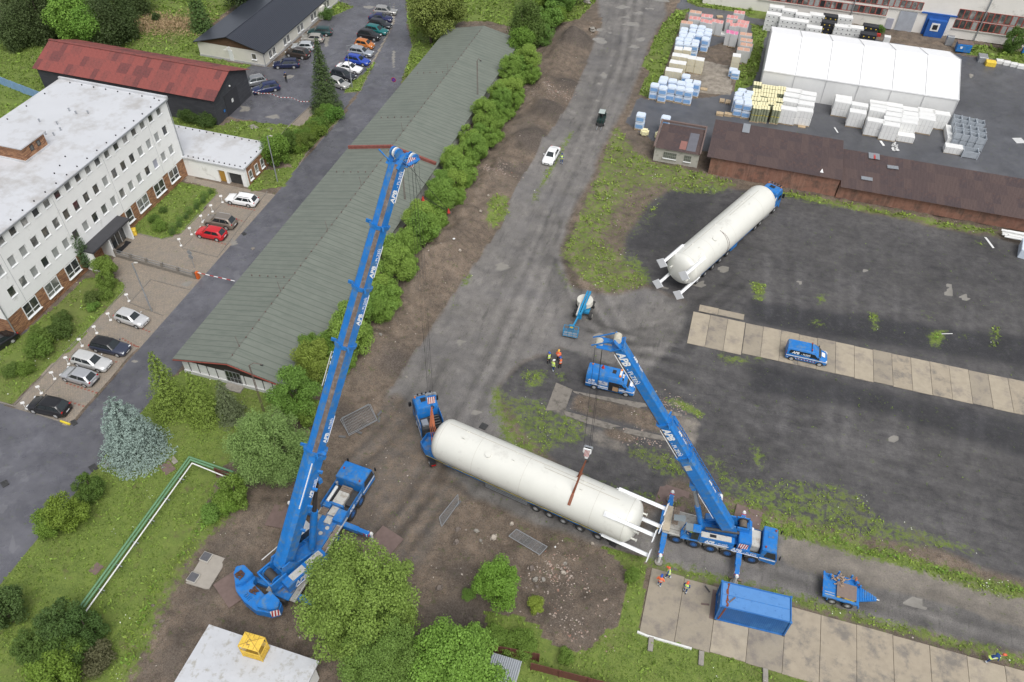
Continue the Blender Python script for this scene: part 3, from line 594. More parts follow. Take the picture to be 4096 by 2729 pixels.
m=MB();m.bx(-68.55,-67.5,83.0,83.06,.05,2.02);m.build('door',mat('ochre door',(.40,.22,.04),.5),t,recalc=False)
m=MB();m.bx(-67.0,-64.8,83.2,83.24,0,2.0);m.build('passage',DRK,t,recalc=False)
for k in range(12): link('roof_vent',ventme,t,(-74+k*.85,83.0,3.25))
for k in range(12): link('roof_vent',ventme,t,(-79+k*1.2,89.6,3.25))
for k in range(4): link('roof_vent',ventme,t,(-64.4,84+k*1.6,3.25))
def gable(t,x0,x1,y0,y1,he,hr,axis,walls,roofm,ov=.35,th=.12,gabm=None,ridge=None,sheets=None):
    """walls with gables plus two roof planes; axis = ridge direction"""
    m=MB();c=ridge if ridge is not None else ((x0+x1)/2 if axis=='y' else (y0+y1)/2)
    if axis=='y':
        m.xprism([(x0,0),(x1,0),(x1,he),(c,hr-.1),(x0,he)],'y',y0,y1)
    else: m.xprism([(y0,0),(y1,0),(y1,he),(c,hr-.1),(y0,he)],'x',x0,x1)
    m.build('wall',walls,t)
    for s in (0,1):
        m=MB();e=(x0 if s==0 else x1) if axis=='y' else (y0 if s==0 else y1)
        sl=(hr-he)/abs(c-e);o=e+(-ov if s==0 else ov);zo=he-sl*ov+.04
        pts=[(o,zo),(c,hr+.04),(c,hr+.04+th),(o,zo+th)]
        if axis=='y': m.xprism(pts,'y',y0-ov,y1+ov)
        else: m.xprism(pts,'x',x0-ov,x1+ov)
        m.build('roof_slope',roofm,t)
    return c
# ---- long green-grey shed
GRF=mat('green grey roofing felt',(.155,.172,.145),.8,0,.10,.7,bump=.3,bscale=20,col2=(.155,.172,.145),c2amt=.5,c2scale=.25)
add_mod(GRF,'wave',.36,(.108,.124,.103),.90,1.0,rot=PI/2,dist=.3);add_mod(GRF,'noise',1.0,(.10,.12,.10),.5,.75,vec=(.12,1.6,1));add_mod(GRF,'noise',26,(.25,.28,.25),.62,.8)
SHW=mat('white panel wall',(.72,.72,.71),.6,0,.06)
t=thing('long_shed','very long low shed with grey-green felt roof and white panelled front','shed')
gable(t,-52.2,-38.9,48.3,136.5,2.5,3.95,'y',SHW,GRF,ov=.55,th=.14)
m=MB();rd=mat('red fascia',(.22,.05,.035),.6,0,.2,3)
for a,b in (((-52.75,47.72,2.38),(-45.55,47.72,3.98)),((-45.55,47.72,3.98),(-38.35,47.72,2.38))): m.bar(a,b,.06,.2,up=(0,1,0))
m.build('fascia',rd,t)
m=MB();m.add([(-52.1,48.27,2.35),(-45.55,48.27,3.75),(-39.0,48.27,2.35),(-39.6,48.27,1.9),(-51.6,48.27,2.0)],[(0,4,3,2,1)]);m.build('gable_boards',mat('dark gable boards',(.04,.032,.028),.8),t,recalc=False)
for x in [-51.3+k*1.16 for k in range(11)]: m=MB();m.bx(x,x+.05,48.22,48.27,.5,2.1);m.build('panel_joint',DRK,t,recalc=False)
m=MB();m.bx(-52.2,-39,48.15,48.3,0,.45);m.build('plinth',mat('pale plinth',(.55,.55,.54),.8),t,recalc=False)
window(t,('y',48.25,-1),-45.7,1.15,1.9,2.1,GLASS,mull=3,sill=False,frm=STEEL,transom=1.0)
m=MB();m.bx(-46.7,-44.6,47.2,48.2,0,.2);m.build('door_step',STONE,t,recalc=False)
bk=MB();bk.bx(-.05,.05,-.05,.05,0,.18);bkme=bk.mesh('ridge_clip',RUST)
for k in range(60): link('ridge_clip',bkme,t,(-45.55,49+k*1.45,4.12))
m=MB();m.cyl((-45.55,48.5,4.28),(-45.55,136,4.28),.012,4)
m.build('lightning_wire',RUST,t,recalc=False)
for y in (50.5,60,72.5,83,98,118):
    m=MB();m.cyl((-45.6,y,4.1),(-45.75,y,5.6),.025,5);m.build('lightning_rod',RUST,t,recalc=False)
for y in (62.6,86.5,102.5,118): 
    for k in range(5): link('ridge_clip',bkme,t,(-46.6-k*1.15,y,3.92-k*.235))
YFW=T(1,835,1265,2.7).y
yb=YFW
for s in (-1,1):
    m=MB();
    for k in range(6):
        a=k/6;b=(k+1)/6
        P0=(-45.55+s*7.0*a,yb,3.95-1.5*a+.35);P1=(-45.55+s*7.0*b-s*.02,yb,3.95-1.5*b+.35);m.bar(P0,P1,.34,.5)
    m.build('fire_wall',mat('red brick fire wall',(.22,.07,.055),.8,0,.25,2),t)
# ---- barn with red felt roof, roof laid in sheets
BW=mat('black tarred boards',(.045,.047,.055),.75,0,.2,1,bump=.4,bscale=8);add_mod(BW,'noise',1.5,(.075,.078,.085),.5,.7,vec=(.3,.3,3))
RF=[mat('red felt a',(.235,.062,.052),.8,0,.2,3,col2=(.11,.045,.04),c2amt=.3,c2scale=.8),mat('red felt b',(.205,.058,.05),.8,0,.25,3,col2=(.10,.045,.04),c2amt=.35,c2scale=1),mat('red felt c',(.15,.045,.042),.8,0,.3,3,col2=(.09,.04,.038),c2amt=.4,c2scale=1.2)]
t=thing('barn','long dark boarded barn under a weathered red roof behind the office block','barn')
m=MB();m.xprism([(96.6,0),(107.0,0),(107.0,4.6),(101.8,6.9),(96.6,4.6)],'x',-110,-77.3);m.build('wall',BW,t)
for s in (-1,1):
    sl=5.6/3;L=math.hypot(5.6,2.45);tilt=math.atan2(2.45,5.6)
    sh=MB();sh.bx(0,1.0,0,L/3+.04,0,.05)
    mes=[]
    for q in RF: mes.append(sh.mesh('roof_sheet',q))
    for r in range(3):
        for c in range(34):
            o=link('roof_sheet',mes[(0 if rg.random()<.45 else 1 if rg.random()<.6 else 2)],t)
            f=r/3;y=101.8+s*5.6*(1-f) ;z=4.43+2.45*f+.05+(2-r)*.0
            o.location=(-110.5+c*.995,y,z+.012*(2-r)+rg.random()*.01)
            o.rotation_euler=(tilt if s<0 else PI-tilt,0,0) if s<0 else (tilt,0,PI)
            if s>0:o.location.x+=1
m=MB();m.bar((-110.6,101.8,6.99),(-76.6,101.8,6.99),.5,.07);m.build('ridge_cap',RF[1],t)
m=MB();m.bx(-77.3,-77.22,99.6,103.4,0,3.6);m.build('barn_door',mat('dark door boards',(.035,.036,.042),.7),t,recalc=False)
m=MB();m.bx(-77.22,-77.2,101.3,101.8,1.6,2.2);m.build('notice',PWH,t,recalc=False)
m=MB();m.bx(-77.22,-77.2,98.7,99.1,1.2,1.6);m.build('number_plate',PB,t,recalc=False)
m=MB();m.ball((-77.15,101.6,4.4),.16,5);m.build('wall_lamp',PWH,t)
# ---- white house with slate-grey tiled roof
TILE=mat('dark roof tiles',(.030,.034,.045),.3,0,.2,4)
add_mod(TILE,'wave',1.1,(.06,.065,.08),.75,1,vec=(1,1,.0),attr='Object')
HW=mat('cream render',(.66,.64,.57),.85,0,.06)
t=thing('bungalow','long cream single-storey building with dark tiled gable roof','house')
m=MB();m.xprism([(-93.3,0),(-80.1,0),(-80.1,2.75),(-86.7,4.5),(-93.3,2.75)],'y',116.9,152);m.build('wall',HW,t)
m=MB();m.bx(-93.36,-80.04,116.84,152.1,0,.35);m.build('plinth',mat('grey plinth',(.42,.42,.42),.8),t,recalc=False)
for s in (-1,1):
    m=MB();x1=-86.7+s*7.1;z1=2.72;n=24
    for k in range(n):
        a=k/n;b=(k+1)/n;xa=x1+(-86.7-x1)*a;xb=x1+(-86.7-x1)*b;za=z1+1.9*a;zb=z1+1.9*b
        m.xprism([(xa,za-.1),(xb,zb-.1),(xb,zb+.03),(xa,za+.075)],'y',116.45,152.4)
    o=m.build('roof_tiles',TILE,t)
m=MB();m.cyl((-86.7,116.45,4.66),(-86.7,152.4,4.66),.11,8);m.build('ridge_tiles',TILE,t)
m=MB();m.add([(-93.2,116.86,2.75),(-80.2,116.86,2.75),(-86.7,116.86,4.45)],[(0,1,2)]);m.build('gable_boards',mat('brown boards',(.10,.055,.03),.8,0,.25,3),t,recalc=False)
for a,b in (((-93.9,116.5,2.62),(-86.7,116.5,4.62)),((-79.5,116.5,2.62),(-86.7,116.5,4.62))):
    m=MB();m.bar(a,b,.05,.22,up=(0,1,0));m.build('barge_board',BLK,t)
for y in (119.1,120.4,124.5,125.8,129.9,131.2,135.4,136.7,141,142.3,147,148.3): window(t,('x',-80.1,1),y,1.4,.95,1.35,GLZ[0],mull=1,fw=.07)
window(t,('y',116.9,-1),-82.05,1.6,.95,1.1,GLZ[0],fw=.08)
m=MB();m.bx(-87.15,-86.35,116.82,116.9,.1,2.1);m.build('door',WFR,t,recalc=False)
m=MB()
for k in range(-3,4): m.bar((-86.75,116.9,2.75),(-86.75+k*.28,116.1,2.3),.03)
m.build('door_hood',WFR,t);m=MB();m.cyl((-80.02,116.8,0),(-80.02,116.8,2.7),.05,6);m.build('downpipe',STEEL,t,recalc=False)
m=MB();m.bx(-80.1,-79.2,137.9,139.3,0,2.4);m.build('porch',HW,t,recalc=False)
# ---- marquee tent
TEN=mat('white tent membrane',(.86,.86,.86),.5,0,.02);TW=mat('tent wall sheet',(.68,.68,.67),.6,0,.06,.4);SEAM=mat('tent seam',(.50,.50,.50),.5)
t=thing('warehouse_tent','big white frame tent hall among the pallets','tent')
yn,yf,yr,ze,zt=136.0,154.2,145.1,4.3,7.0
for k in range(6):
    a=5.3+k*5.22;b=a+5.22
    for nm,pts,mm in (('roof_panel',[(yn,ze),(yr,zt),(yr,zt-.05),(yn,ze-.05)],TEN),('roof_panel',[(yf,ze),(yr,zt),(yr,zt-.05),(yf,ze-.05)],TEN)):
        m=MB();m.xprism(pts,'x',a+.07,b-.07);m.build(nm,mm,t)
    m=MB();n=10;ring=[]
    for j in range(n+1):
        x=a+.06+(b-a-.12)*j/n;d=.05*math.sin(PI*j/n)+rg.random()*.02
        ring.append(x);m.v+= [(x,yn-d-.1,0),(x,yn-.5*d,ze)]
    m.f+=[(2*j,2*j+2,2*j+3,2*j+1) for j in range(n)];m.m=[0]*n
    m.build('wall_sheet',TW,t,recalc=False)
for k in range(7):
    x=5.3+k*5.22;m=MB();m.bar((x,yn-.06,0),(x,yn-.06,ze),.12);m.bar((x,yn-.08,ze),(x,yr,zt+.03),.14,.08);m.bar((x,yf,ze),(x,yr,zt+.03),.14,.08);m.build('frame_rib',SEAM,t)
for x in (5.3,36.6):
    m=MB();m.xprism([(yn,0),(yf,0),(yf,ze),(yr,zt-.02),(yn,ze)],'x',x-.03,x+.03);m.build('end_wall',TW,t)
m=MB();m.bar((5.2,yn-.1,ze),(36.7,yn-.1,ze),.1,.22);m.build('eave_beam',TEN,t);m=MB();m.bx(5.35,36.55,yf-.03,yf+.03,0,ze);m.build('back_wall',TW,t)
# ---- brown corrugated sheds along the yard
CRM=[mat('brown sheet a',(.075,.05,.047),.65,0,.2,2),mat('brown sheet b',(.088,.058,.052),.65,0,.2,2),mat('brown sheet c',(.065,.045,.045),.65,0,.25,2,col2=(.11,.06,.045),c2amt=.4)]
RWM=mat('rust stained cladding',(.27,.135,.095),.75,0,.25,1.2,col2=(.15,.09,.07),c2amt=.5,c2scale=.7);add_mod(RWM,'noise',1.2,(.33,.19,.14),.5,.75,vec=(2.5,2.5,.25))
def corr(w,L,n=6,a=.028):
    m=MB()
    for k in range(2*n+1): m.v+=[(w*k/(2*n),0,a*(k%2)),(w*k/(2*n),L,a*(k%2))]
    m.f=[(2*k,2*k+2,2*k+3,2*k+1) for k in range(2*n)];m.m=[0]*len(m.f);return m
def corr_roof(t,x0,x1,ya,za,yb_,zb,rows,mats,w=1.05,name='roof_sheet'):
    n=max(1,round((x1-x0)/w));w=(x1-x0)/n;L=math.hypot(yb_-ya,zb-za);tilt=math.atan2(zb-za,yb_-ya)
    mes=[corr(w+.03,L/rows+.08).mesh(name,q) for q in mats]
    for r in range(rows):
        for c in range(n):
            f=r/rows;o=link(name,mes[rg.randrange(len(mes))] ,t)
            o.location=(x0+c*w,ya+(yb_-ya)*f,za+(zb-za)*f+.012*(rows-r)+.004*(c%2));o.rotation_euler=(tilt,0,0)
def wallpanels(t,x0,x1,y,z0,z1,matl,w=1.0,name='cladding_panel',lean=.0):
    n=max(1,round((x1-x0)/w));w=(x1-x0)/n
    for c in range(n):
        m=MB();d=rg.random()*.03;m.add([(x0+c*w+.01,y-d,z0),(x0+(c+1)*w-.01,y-d,z0),(x0+(c+1)*w-.01,y-d-lean,z1),(x0+c*w+.01,y-d-lean,z1),(x0+c*w+.01,y+.1,z0),(x0+(c+1)*w-.01,y+.1,z0),(x0+(c+1)*w-.01,y+.1,z1),(x0+c*w+.01,y+.1,z1)],[(0,1,2,3),(1,5,6,2),(4,0,3,7),(3,2,6,7),(5,4,7,6)]);m.build(name,matl,t,recalc=False)
t=thing('brown_shed','long brown corrugated shed with rust-streaked front beside the pallet yard','shed')
m=MB();m.bx(.15,18.6,107.95,117.8,0,2.85);m.build('wall',RWM,t,recalc=False)
wallpanels(t,-.1,18.6,107.9,0,2.95,RWM)
corr_roof(t,-.75,18.75,107.5,3.05,118.0,3.55,4,CRM)
m=MB();m.add([(3.6,115.6,3.55),(4.7,115.6,3.55),(4.7,118.1,3.7),(3.6,118.1,3.7)],[(0,1,2,3)]);m.build('patch_sheet',STEEL,t,recalc=False)
m=MB();m.add([(15.6,108.5,3.2),(16.1,108.5,3.2),(15.85,109.1,3.5)],[(0,1,2)]);m.build('vent_cowl',PWH,t,recalc=False)
t=thing('brown_shed','lower brown corrugated shed running off to the right edge of the yard','shed')
m=MB();m.bx(18.75,66,107.75,116.3,0,2.05);m.build('wall',RWM,t,recalc=False)
wallpanels(t,18.7,66,107.7,0,2.1,RWM,w=1.15)
corr_roof(t,18.8,66,107.0,2.25,116.5,3.0,4,CRM,w=1.1)
for x,y,c in ((22.6,115.0,STEEL),(25.3,113.3,STEEL),(21.6,109.5,STEEL)):
    m=corr(1.6,1.5 if y>114 else .8,8,.05);o=m.build('loose_sheet',c,t,(x,y,2.5+(y-107)*.079+.1),recalc=False) if False else link('loose_sheet',m.mesh('loose_sheet',c),t,(x,y,2.42+(y-107)*.079))
    o.rotation_euler=(.08,0,rg.random()*.1)
m=MB();m.bx(23.3,23.55,115.0,116.4,3.12,3.16);m.build('red_stripe',RED,t,recalc=False)
# ---- small outhouse
t=thing('outhouse','small pale outhouse with glass-brick windows at the shed corner','outhouse')
m=MB();m.bx(-8.7,-1.9,108.9,116.0,0,2.3);m.build('wall',mat('stained render',(.46,.44,.39),.9,0,.15,.8,col2=(.24,.22,.19),c2amt=.35,c2scale=.8),t,recalc=False)
corr_roof(t,-8.6,-1.8,108.6,2.42,115.6,2.75,3,CRM)
m=MB();m.bar((-8.8,108.7,2.62),(-8.8,116.2,3.1),.3,.22);m.bar((-8.8,116.1,3.0),(-1.7,116.1,3.0),.3,.3);m.bar((-1.8,108.7,2.6),(-1.8,116.2,3.1),.2,.2);m.build('parapet',RUST,t)
m=MB();m.add([(-4.0,109.2,2.52),(-2.6,109.2,2.52),(-2.6,114.2,2.75),(-4.0,114.2,2.75)],[(0,1,2,3)]);m.build('grey_sheet',mat('grey felt strip',(.13,.13,.15),.6),t,recalc=False)
m=MB();m.add([(-5.1,109.3,2.53),(-4.1,109.3,2.53),(-4.1,111.6,2.64),(-5.1,111.6,2.64)],[(0,1,2,3)]);m.build('red_sheet',mat('faded red sheet',(.26,.12,.10),.7),t,recalc=False)
GBK=mat('glass bricks',(.12,.13,.11),.3)
for x,w_ in ((-6.25,2.0),(-3.55,1.1)):
    f=window(t,('y',108.9,-1),x,1.35,w_,1.05,GBK,mull=6 if w_>1.5 else 3,sill=True,fw=.05,frm=mat('grey frame',(.3,.3,.27),.7),transom=.5)
# ---- factory hall along the top edge
FW=mat('factory render',(.74,.71,.66),.9,0,.06,.4,col2=(.45,.42,.38),c2amt=.15,c2scale=.3)
t=thing('factory_hall','tall beige factory hall with bands of red-framed windows','factory')
m=MB();m.bx(-9,80,171.3,190,0,9.5);m.build('wall',FW,t,recalc=False)
REDF=mat('red window frame',(.30,.06,.045),.6,0,.15)
def wband(x0,x1,z0,z1,step=1.05):
    n=int((x1-x0)/step)
    for k in range(n): window(t,('y',171.3,-1),x0+(k+.5)*(x1-x0)/n,(z0+z1)/2,(x1-x0)/n-.03,z1-z0,GLZ[rg.choice([0,0,2,1,2])],sill=False,fw=.1,frm=REDF)
wband(2,26.8,2.4,3.85);wband(2,32.8,4.3,5.85);wband(39.3,70,1.9,3.6);wband(39.3,70,3.75,5.6)
m=MB();m.bx(1.9,26.9,171.1,171.3,2.2,2.38);m.bx(26.9,33,171.1,171.3,4.0,4.22);m.bx(39.2,70,171.1,171.3,1.7,1.88);m.build('sill_band',mat('pale sill',(.5,.48,.44),.8),t,recalc=False)
m=MB();m.bx(29.1,32.3,171.15,171.32,0,3.8);m.build('roller_door',mat('grey roller door',(.36,.38,.42),.5),t,recalc=False)
m=MB();m.bx(27.2,28.5,171.2,171.32,0,2.1);m.build('side_door',mat('lilac grey door',(.38,.38,.44),.6),t,recalc=False)
m=MB();m.bx(34.1,38.2,171.1,171.34,0,3.95);m.bx(32.9,39.4,171.05,171.3,3.95,4.2);m.build('blue_gate',mat('blue gate',(.02,.10,.36),.6),t,recalc=False)
m=MB();m.bx(34.6,37.9,170.2,171.1,0,3.2);m.build('gate_porch',mat('blue gate',(.02,.10,.36),.6),t,recalc=False)
m=MB();m.bx(35.3,36.8,170.12,170.2,1.2,2.7);m.build('notice_frame',PWH,t,recalc=False);m=MB();m.bx(35.6,36.5,170.08,170.12,1.5,2.4);m.build('notice',BLK,t,recalc=False)
for x in (44.0,20.3): 
    m=MB();m.cyl((x,171.1,0),(x,171.1,9.4),.12,8);m.build('downpipe',STEEL,t,recalc=False)
# ---- flat concrete roof in the near left corner (pump house)
CNR=mat('pale concrete roof',(.50,.51,.53),.8,0,.08,.8,col2=(.36,.35,.32),c2amt=.3,c2scale=1.5);add_mod(CNR,'noise',7,(.22,.20,.15),.66,.74)
t=thing('pump_house','low building with a shallow pale concrete roof in the near left corner','pump house')
hz=3.0;A=T(12,1790,1065,hz);B=T(13,590,1380,hz);ex=(B-A).normalized();ey=Vector((ex.y,-ex.x,0));W=(B-A).length;Lr=W
def q(u,v,z): p=A+ex*u*W+ey*v*Lr;return (p.x,p.y,z)
m=MB();m.v=[q(0,0,hz),q(1,0,hz),q(1,1,hz),q(0,1,hz),q(.32,.32,hz+.25),q(.68,.32,hz+.25),q(.68,.68,hz+.25),q(.32,.68,hz+.25),q(0,0,hz-.2),q(1,0,hz-.2),q(1,1,hz-.2),q(0,1,hz-.2)]
m.f=[(0,1,5,4),(1,2,6,5),(2,3,7,6),(3,0,4,7),(4,5,6,7),(8,9,1,0),(9,10,2,1),(10,11,3,2),(11,8,0,3),(11,10,9,8)];m.m=[0]*10;m.build('roof',CNR,t)
m=MB();m.v=[q(.03,.03,0),q(.97,.03,0),q(.97,.97,0),q(.03,.97,0),q(.03,.03,hz-.2),q(.97,.03,hz-.2),q(.97,.97,hz-.2),q(.03,.97,hz-.2)];m.f=[(0,1,5,4),(1,2,6,5),(2,3,7,6),(3,0,4,7)];m.m=[0]*4;m.build('wall',PLAS,t)
# ================================================================ CARS AND VANS
LAMP=mat('clear lamp glass',(.65,.67,.68),.1,0,.05,spec=.8);TAIL=mat('red lamp glass',(.38,.01,.01),.15,0,.05)
PLATE=mat('number plate white',(.7,.7,.7),.5)
def paint(name,c,metal=0.0): return mat(name,c,.3,metal,.05,2,coat=.6)
def wheel(parent,x,y,r,w,side,rim=RIMS,tyre=TYRE,n=20,hub=None,z=None):
    z=r if z is None else z
    m=MB();m.loft([[(x+rr*math.cos(2*PI*k/n),y+yy,z+rr*math.sin(2*PI*k/n)) for k in range(n)] for yy,rr in ((-w/2,r*.5),(-w/2,r*.95),(-w*.35,r),(w*.35,r),(w/2,r*.95),(w/2,r*.5))],caps=True)
    t=m.build('wheel',tyre,parent,smooth=True)
    m=MB();yo=y+side*w*.5;m.cyl((x,yo-side*.03,z),(x,yo+side*.012,z),r*(.60 if r<.45 else .50),n)
    for k in range(5 if r<.45 else 10):
        a=2*PI*k/(5 if r<.45 else 10);m.cyl((x+r*.38*math.cos(a),yo+side*.012,z+r*.38*math.sin(a)),(x+r*.38*math.cos(a),yo+side*.018,z+r*.38*math.sin(a)),r*.085,6,mi=1)
    m.cyl((x,yo,z),(x,yo+side*.04,z),r*.16,8,mi=0)
    m.build('rim',[rim,BLK],t);return t
KIND={ # length width height, belt, hood height, windscreen base/top, roof end, rear base (fractions of length from the front), wheelbase fractions, wheel radius
 'estate':(4.65,1.80,1.48,.92,.86,.27,.42,.88,.975,.185,.79,.32),'hatch':(4.15,1.76,1.48,.94,.90,.25,.42,.86,.975,.18,.80,.31),
 'mini':(3.65,1.62,1.54,.95,.95,.20,.36,.90,.98,.17,.82,.28),'sedan':(4.70,1.82,1.44,.92,.84,.29,.44,.70,.86,.19,.78,.32),
 'suv':(4.45,1.86,1.66,1.05,1.0,.25,.40,.86,.975,.18,.79,.36)}
def car(kind,rear,front,col,label,group,mt=0.0,rails=False,dark_roof=False,rz=None,contrast=None):
    L,W,H,belt,hood,ws0,ws1,re1,re0,fw_,rw_,wr=KIND[kind]
    c=(rear+front)/2;th=math.atan2(front.y-rear.y,front.x-rear.x) if rz is None else rz
    t=thing('parked_car',label,'car',(c.x,c.y,ztop(c.x,c.y)+.0),th,group)
    P=paint('car paint '+label[:28],col,mt);X=lambda f:L/2-f*L
    h=W/2;tr=kind=='sedan'
    st=[(0,.30,.58,.70,.55),(.012,.22,.66,.84,.72),(.05,.18,hood-.10,.94,.80),(.14,.17,hood-.03,.985,.84),(ws0,.17,hood+.04,1,.88),(.45,.17,belt,1,.90),(.70,.17,belt,1,.90),(re0-.05 if not tr else .88,.18,belt-(.0 if not tr else .02),.985,.88),(.965,.22,belt-(.06 if not tr else .06),.93,.82),(.99,.28,belt-.12,.86,.74),(1.0,.36,belt-.26,.78,.66)]
    rings=[]
    for f,zb,zt,wf,tf in st:
        w=h*wf;x=X(f)
        rings.append([(x,-w*.86,zb),(x,-w*.98,zb+.10),(x,-w,zb+(zt-zb)*.5),(x,-w*.975,zt-.10),(x,-h*tf,zt-.01),(x,-h*tf*.5,zt+.025),(x,h*tf*.5,zt+.025),(x,h*tf,zt-.01),(x,w*.975,zt-.10),(x,w,zb+(zt-zb)*.5),(x,w*.98,zb+.10),(x,w*.86,zb)])
    m=MB();m.loft(rings,caps=True)
    # greenhouse
    xb=(X(ws0+.0),X(re0));xt=(X(ws1),X(re1));wb,wt=h*.90,h*.70;zb=belt-.06 if not tr else belt-.05;zr=H-.03
    def gring(v,ins=0,dz=0):
        a=xb[0]+(xt[0]-xb[0])*v-ins;b=xb[1]+(xt[1]-xb[1])*v+ins;y=wb+(wt-wb)*v-ins;z=zb+(zr-zb)*v+dz
        return [(a,-y*.78,z),(a-.10,-y,z-.01),((a+b)/2,-y*1.015,z+.012),(b+.10,-y,z-.01),(b,-y*.8,z),(b,y*.8,z),(b+.10,y,z-.01),((a+b)/2,y*1.015,z+.012),(a-.10,y,z-.01),(a,y*.78,z)]
    m.loft([gring(0),gring(.55),gring(.93),gring(1,.07,.015),gring(1,.22,.035)],mi=1 if dark_roof else 0)
    body=m.build('body',[P,paint('black roof',(.012,.012,.014))],t,smooth=True)
    # panes, a few millimetres proud of the pillars
    def gp(u,v,s): # side point
        a=xb[0]+(xt[0]-xb[0])*v-.10;b=xb[1]+(xt[1]-xb[1])*v+.10;y=(wb+(wt-wb)*v)*(1+.015*(1-abs(2*u-1)))
        return (a+(b-a)*u,s*(y+.012),zb+(zr-zb)*v)
    e=.012
    def pane(nm,pts,mm=GLASS):
        q=MB();q.add(pts,[tuple(range(len(pts)))]);q.build(nm,mm,t,recalc=False)
    def lerp(p,q_,k): return tuple(p[i]+(q_[i]-p[i])*k for i in range(3))
    A=gring(.06);B=gring(.93)
    def endpane(nm,i,j,sx):
        p=[lerp(A[i],A[j],.04),lerp(A[i],A[j],.96),lerp(B[i],B[j],.97),lerp(B[i],B[j],.03)]
        p=[(a[0]+sx*.03,a[1],a[2]+.018) for a in p];pane(nm,p if sx>0 else p[::-1])
    endpane('windscreen',0,9,1);endpane('rear_window',4,5,-1)
    for s in (-1,1):
        segs=[(.06,.44),(.47,.80),(.83,.97)] if kind in('estate','suv') else [(.06,.50),(.53,.92)]
        for k,(u0,u1) in enumerate(segs):
            p=[gp(u0,.14,s),gp(u1,.14,s),gp(u1-(.02 if k==len(segs)-1 else 0),.86,s),gp(u0+(.015 if k==0 else 0),.86,s)]
            pane('side_window',p if s<0 else p[::-1])
        for f in (fw_,rw_):
            q=MB();x=X(f);n=14
            q.add([(x,s*(h+.004),wr+.02)]+[(x+(wr+.07)*math.cos(PI*k/n),s*(h+.004),wr-.04+(wr+.07)*math.sin(PI*k/n)) for k in range(n+1)],[(0,k+1,k+2) for k in range(n)]);q.build('wheel_arch',BLK,t,recalc=False)
            wheel(t,x,s*(h-.09),wr,.21,s)
        q=MB();q.box((X(ws0+.055),s*(h+.07),belt+.08),(.12,.2,.14));q.build('mirror',P,t,bevel=.03)
        q=MB();q.box((X(.028),s*h*.66,hood-.20),(.16,.36,.13),rz=-s*.35);q.build('headlight',LAMP,t,bevel=.03)
        q=MB();q.box((X(.978),s*h*.74,belt-.14),(.12,.24,.20));q.build('tail_light',TAIL,t,bevel=.03)
        if rails or kind in('suv',):
            q=MB();q.bar((xt[0]-.25,s*wt*.93,H+.03),(xt[1]+.2,s*wt*.93,H+.03),.04,.04);q.build('roof_rail',BLK if mt<.3 else RIMS,t)
        q=MB();q.bx(X(rw_)+wr+.1,X(fw_)-wr-.1,min(s*h*.93,s*(h+.005)),max(s*h*.93,s*(h+.005)),.2,.29);q.build('sill_trim',BLK,t,recalc=False)
    q=MB();q.bx(X(.0)-.02,X(.0)+.012,-h*.45,h*.45,.36,.54);q.build('grille',BLK,t,recalc=False)
    q=MB();q.bx(X(1)-.012,X(1)+.012,-.26,.26,.50,.61);q.bx(X(0)+.012,X(0)+.02,-.26,.26,.30,.41,);q.build('rear_plate',PLATE,t,recalc=False) if False else None
    q=MB();q.bx(X(1)-.014,X(1)+.014,-.26,.26,.50,.61);q.build('rear_plate',PLATE,t,recalc=False)
    q=MB();q.bx(X(0)-.01,X(0)+.018,-.26,.26,.36,.46);q.build('front_plate',PLATE,t,recalc=False)
    q=MB();q.bx(X(1)-.02,X(.985)+.1,-h*.72,h*.72,.24,.40);q.build('rear_bumper',BLK,t,recalc=False)
    return t
zc=.55
g1='cars in the back row of the wet car park beside the road';g2='cars along the bungalow wall';g3='cars in the paved bays by the office block'
SIL=(.50,.51,.52);WHI=(.80,.80,.80);BK=(.012,.012,.014)
def cT(i,k,r,f,c,lab,grp,**kw): return car(k,T(i,*r,zc),T(i,*f,zc),c,lab,grp,**kw)
cT(1,'estate',(1062,88),(1255,103),(.42,.41,.39),'grey-beige estate car at the far end of the kerbside row',g1,mt=.5,rails=True)
cT(1,'sedan',(1020,142),(1218,165),(.015,.02,.09),'dark blue saloon second from the far end of the kerbside row',g1,mt=.2)
cT(1,'estate',(1008,190),(1220,228),(.015,.017,.022),'black estate car between the blue saloon and the teal estate',g1,rails=True)
cT(1,'estate',(982,238),(1183,278),(.01,.15,.15),'teal green estate car in the kerbside row',g1,mt=.2)
cT(1,'suv',(925,290),(1115,322),BK,'black off-roader between the teal estate and the orange hatchback',g1)
cT(1,'mini',(903,368),(1062,398),(.48,.16,.035),'small orange hatchback in the kerbside row',g1)
cT(1,'estate',(845,430),(1055,462),(.42,.45,.49),'silver-grey estate car next to the orange hatchback',g1,mt=.5,rails=True)
cT(1,'estate',(815,495),(1030,538),(.02,.06,.36),'bright blue estate car in the kerbside row',g1,rails=True)
cT(1,'sedan',(735,560),(968,605),WHI,'white coupe-like saloon beside the bright blue estate',g1)
cT(1,'estate',(700,615),(898,672),(.015,.017,.022),'black estate car half hidden by the tall spruce',g1,rails=True)
cT(1,'hatch',(672,685),(845,742),(.50,.49,.46),'silver hatchback nearest the spruce and the grass corner',g1,mt=.5)
cT(1,'estate',(693,275),(505,268),(.012,.05,.05),'dark green estate car farthest along the bungalow wall',g2,mt=.2)
cT(1,'hatch',(620,335),(455,328),(.45,.43,.38),'beige-silver estate hatch behind the dark green car',g2,mt=.5)
cT(1,'hatch',(545,402),(365,398),(.55,.57,.58),'pale silver hatchback in the middle of the bungalow row',g2,mt=.4)
cT(1,'suv',(500,475),(322,445),(.055,.042,.035),'dark brown van-like car in the bungalow row',g2,mt=.3,rails=True)
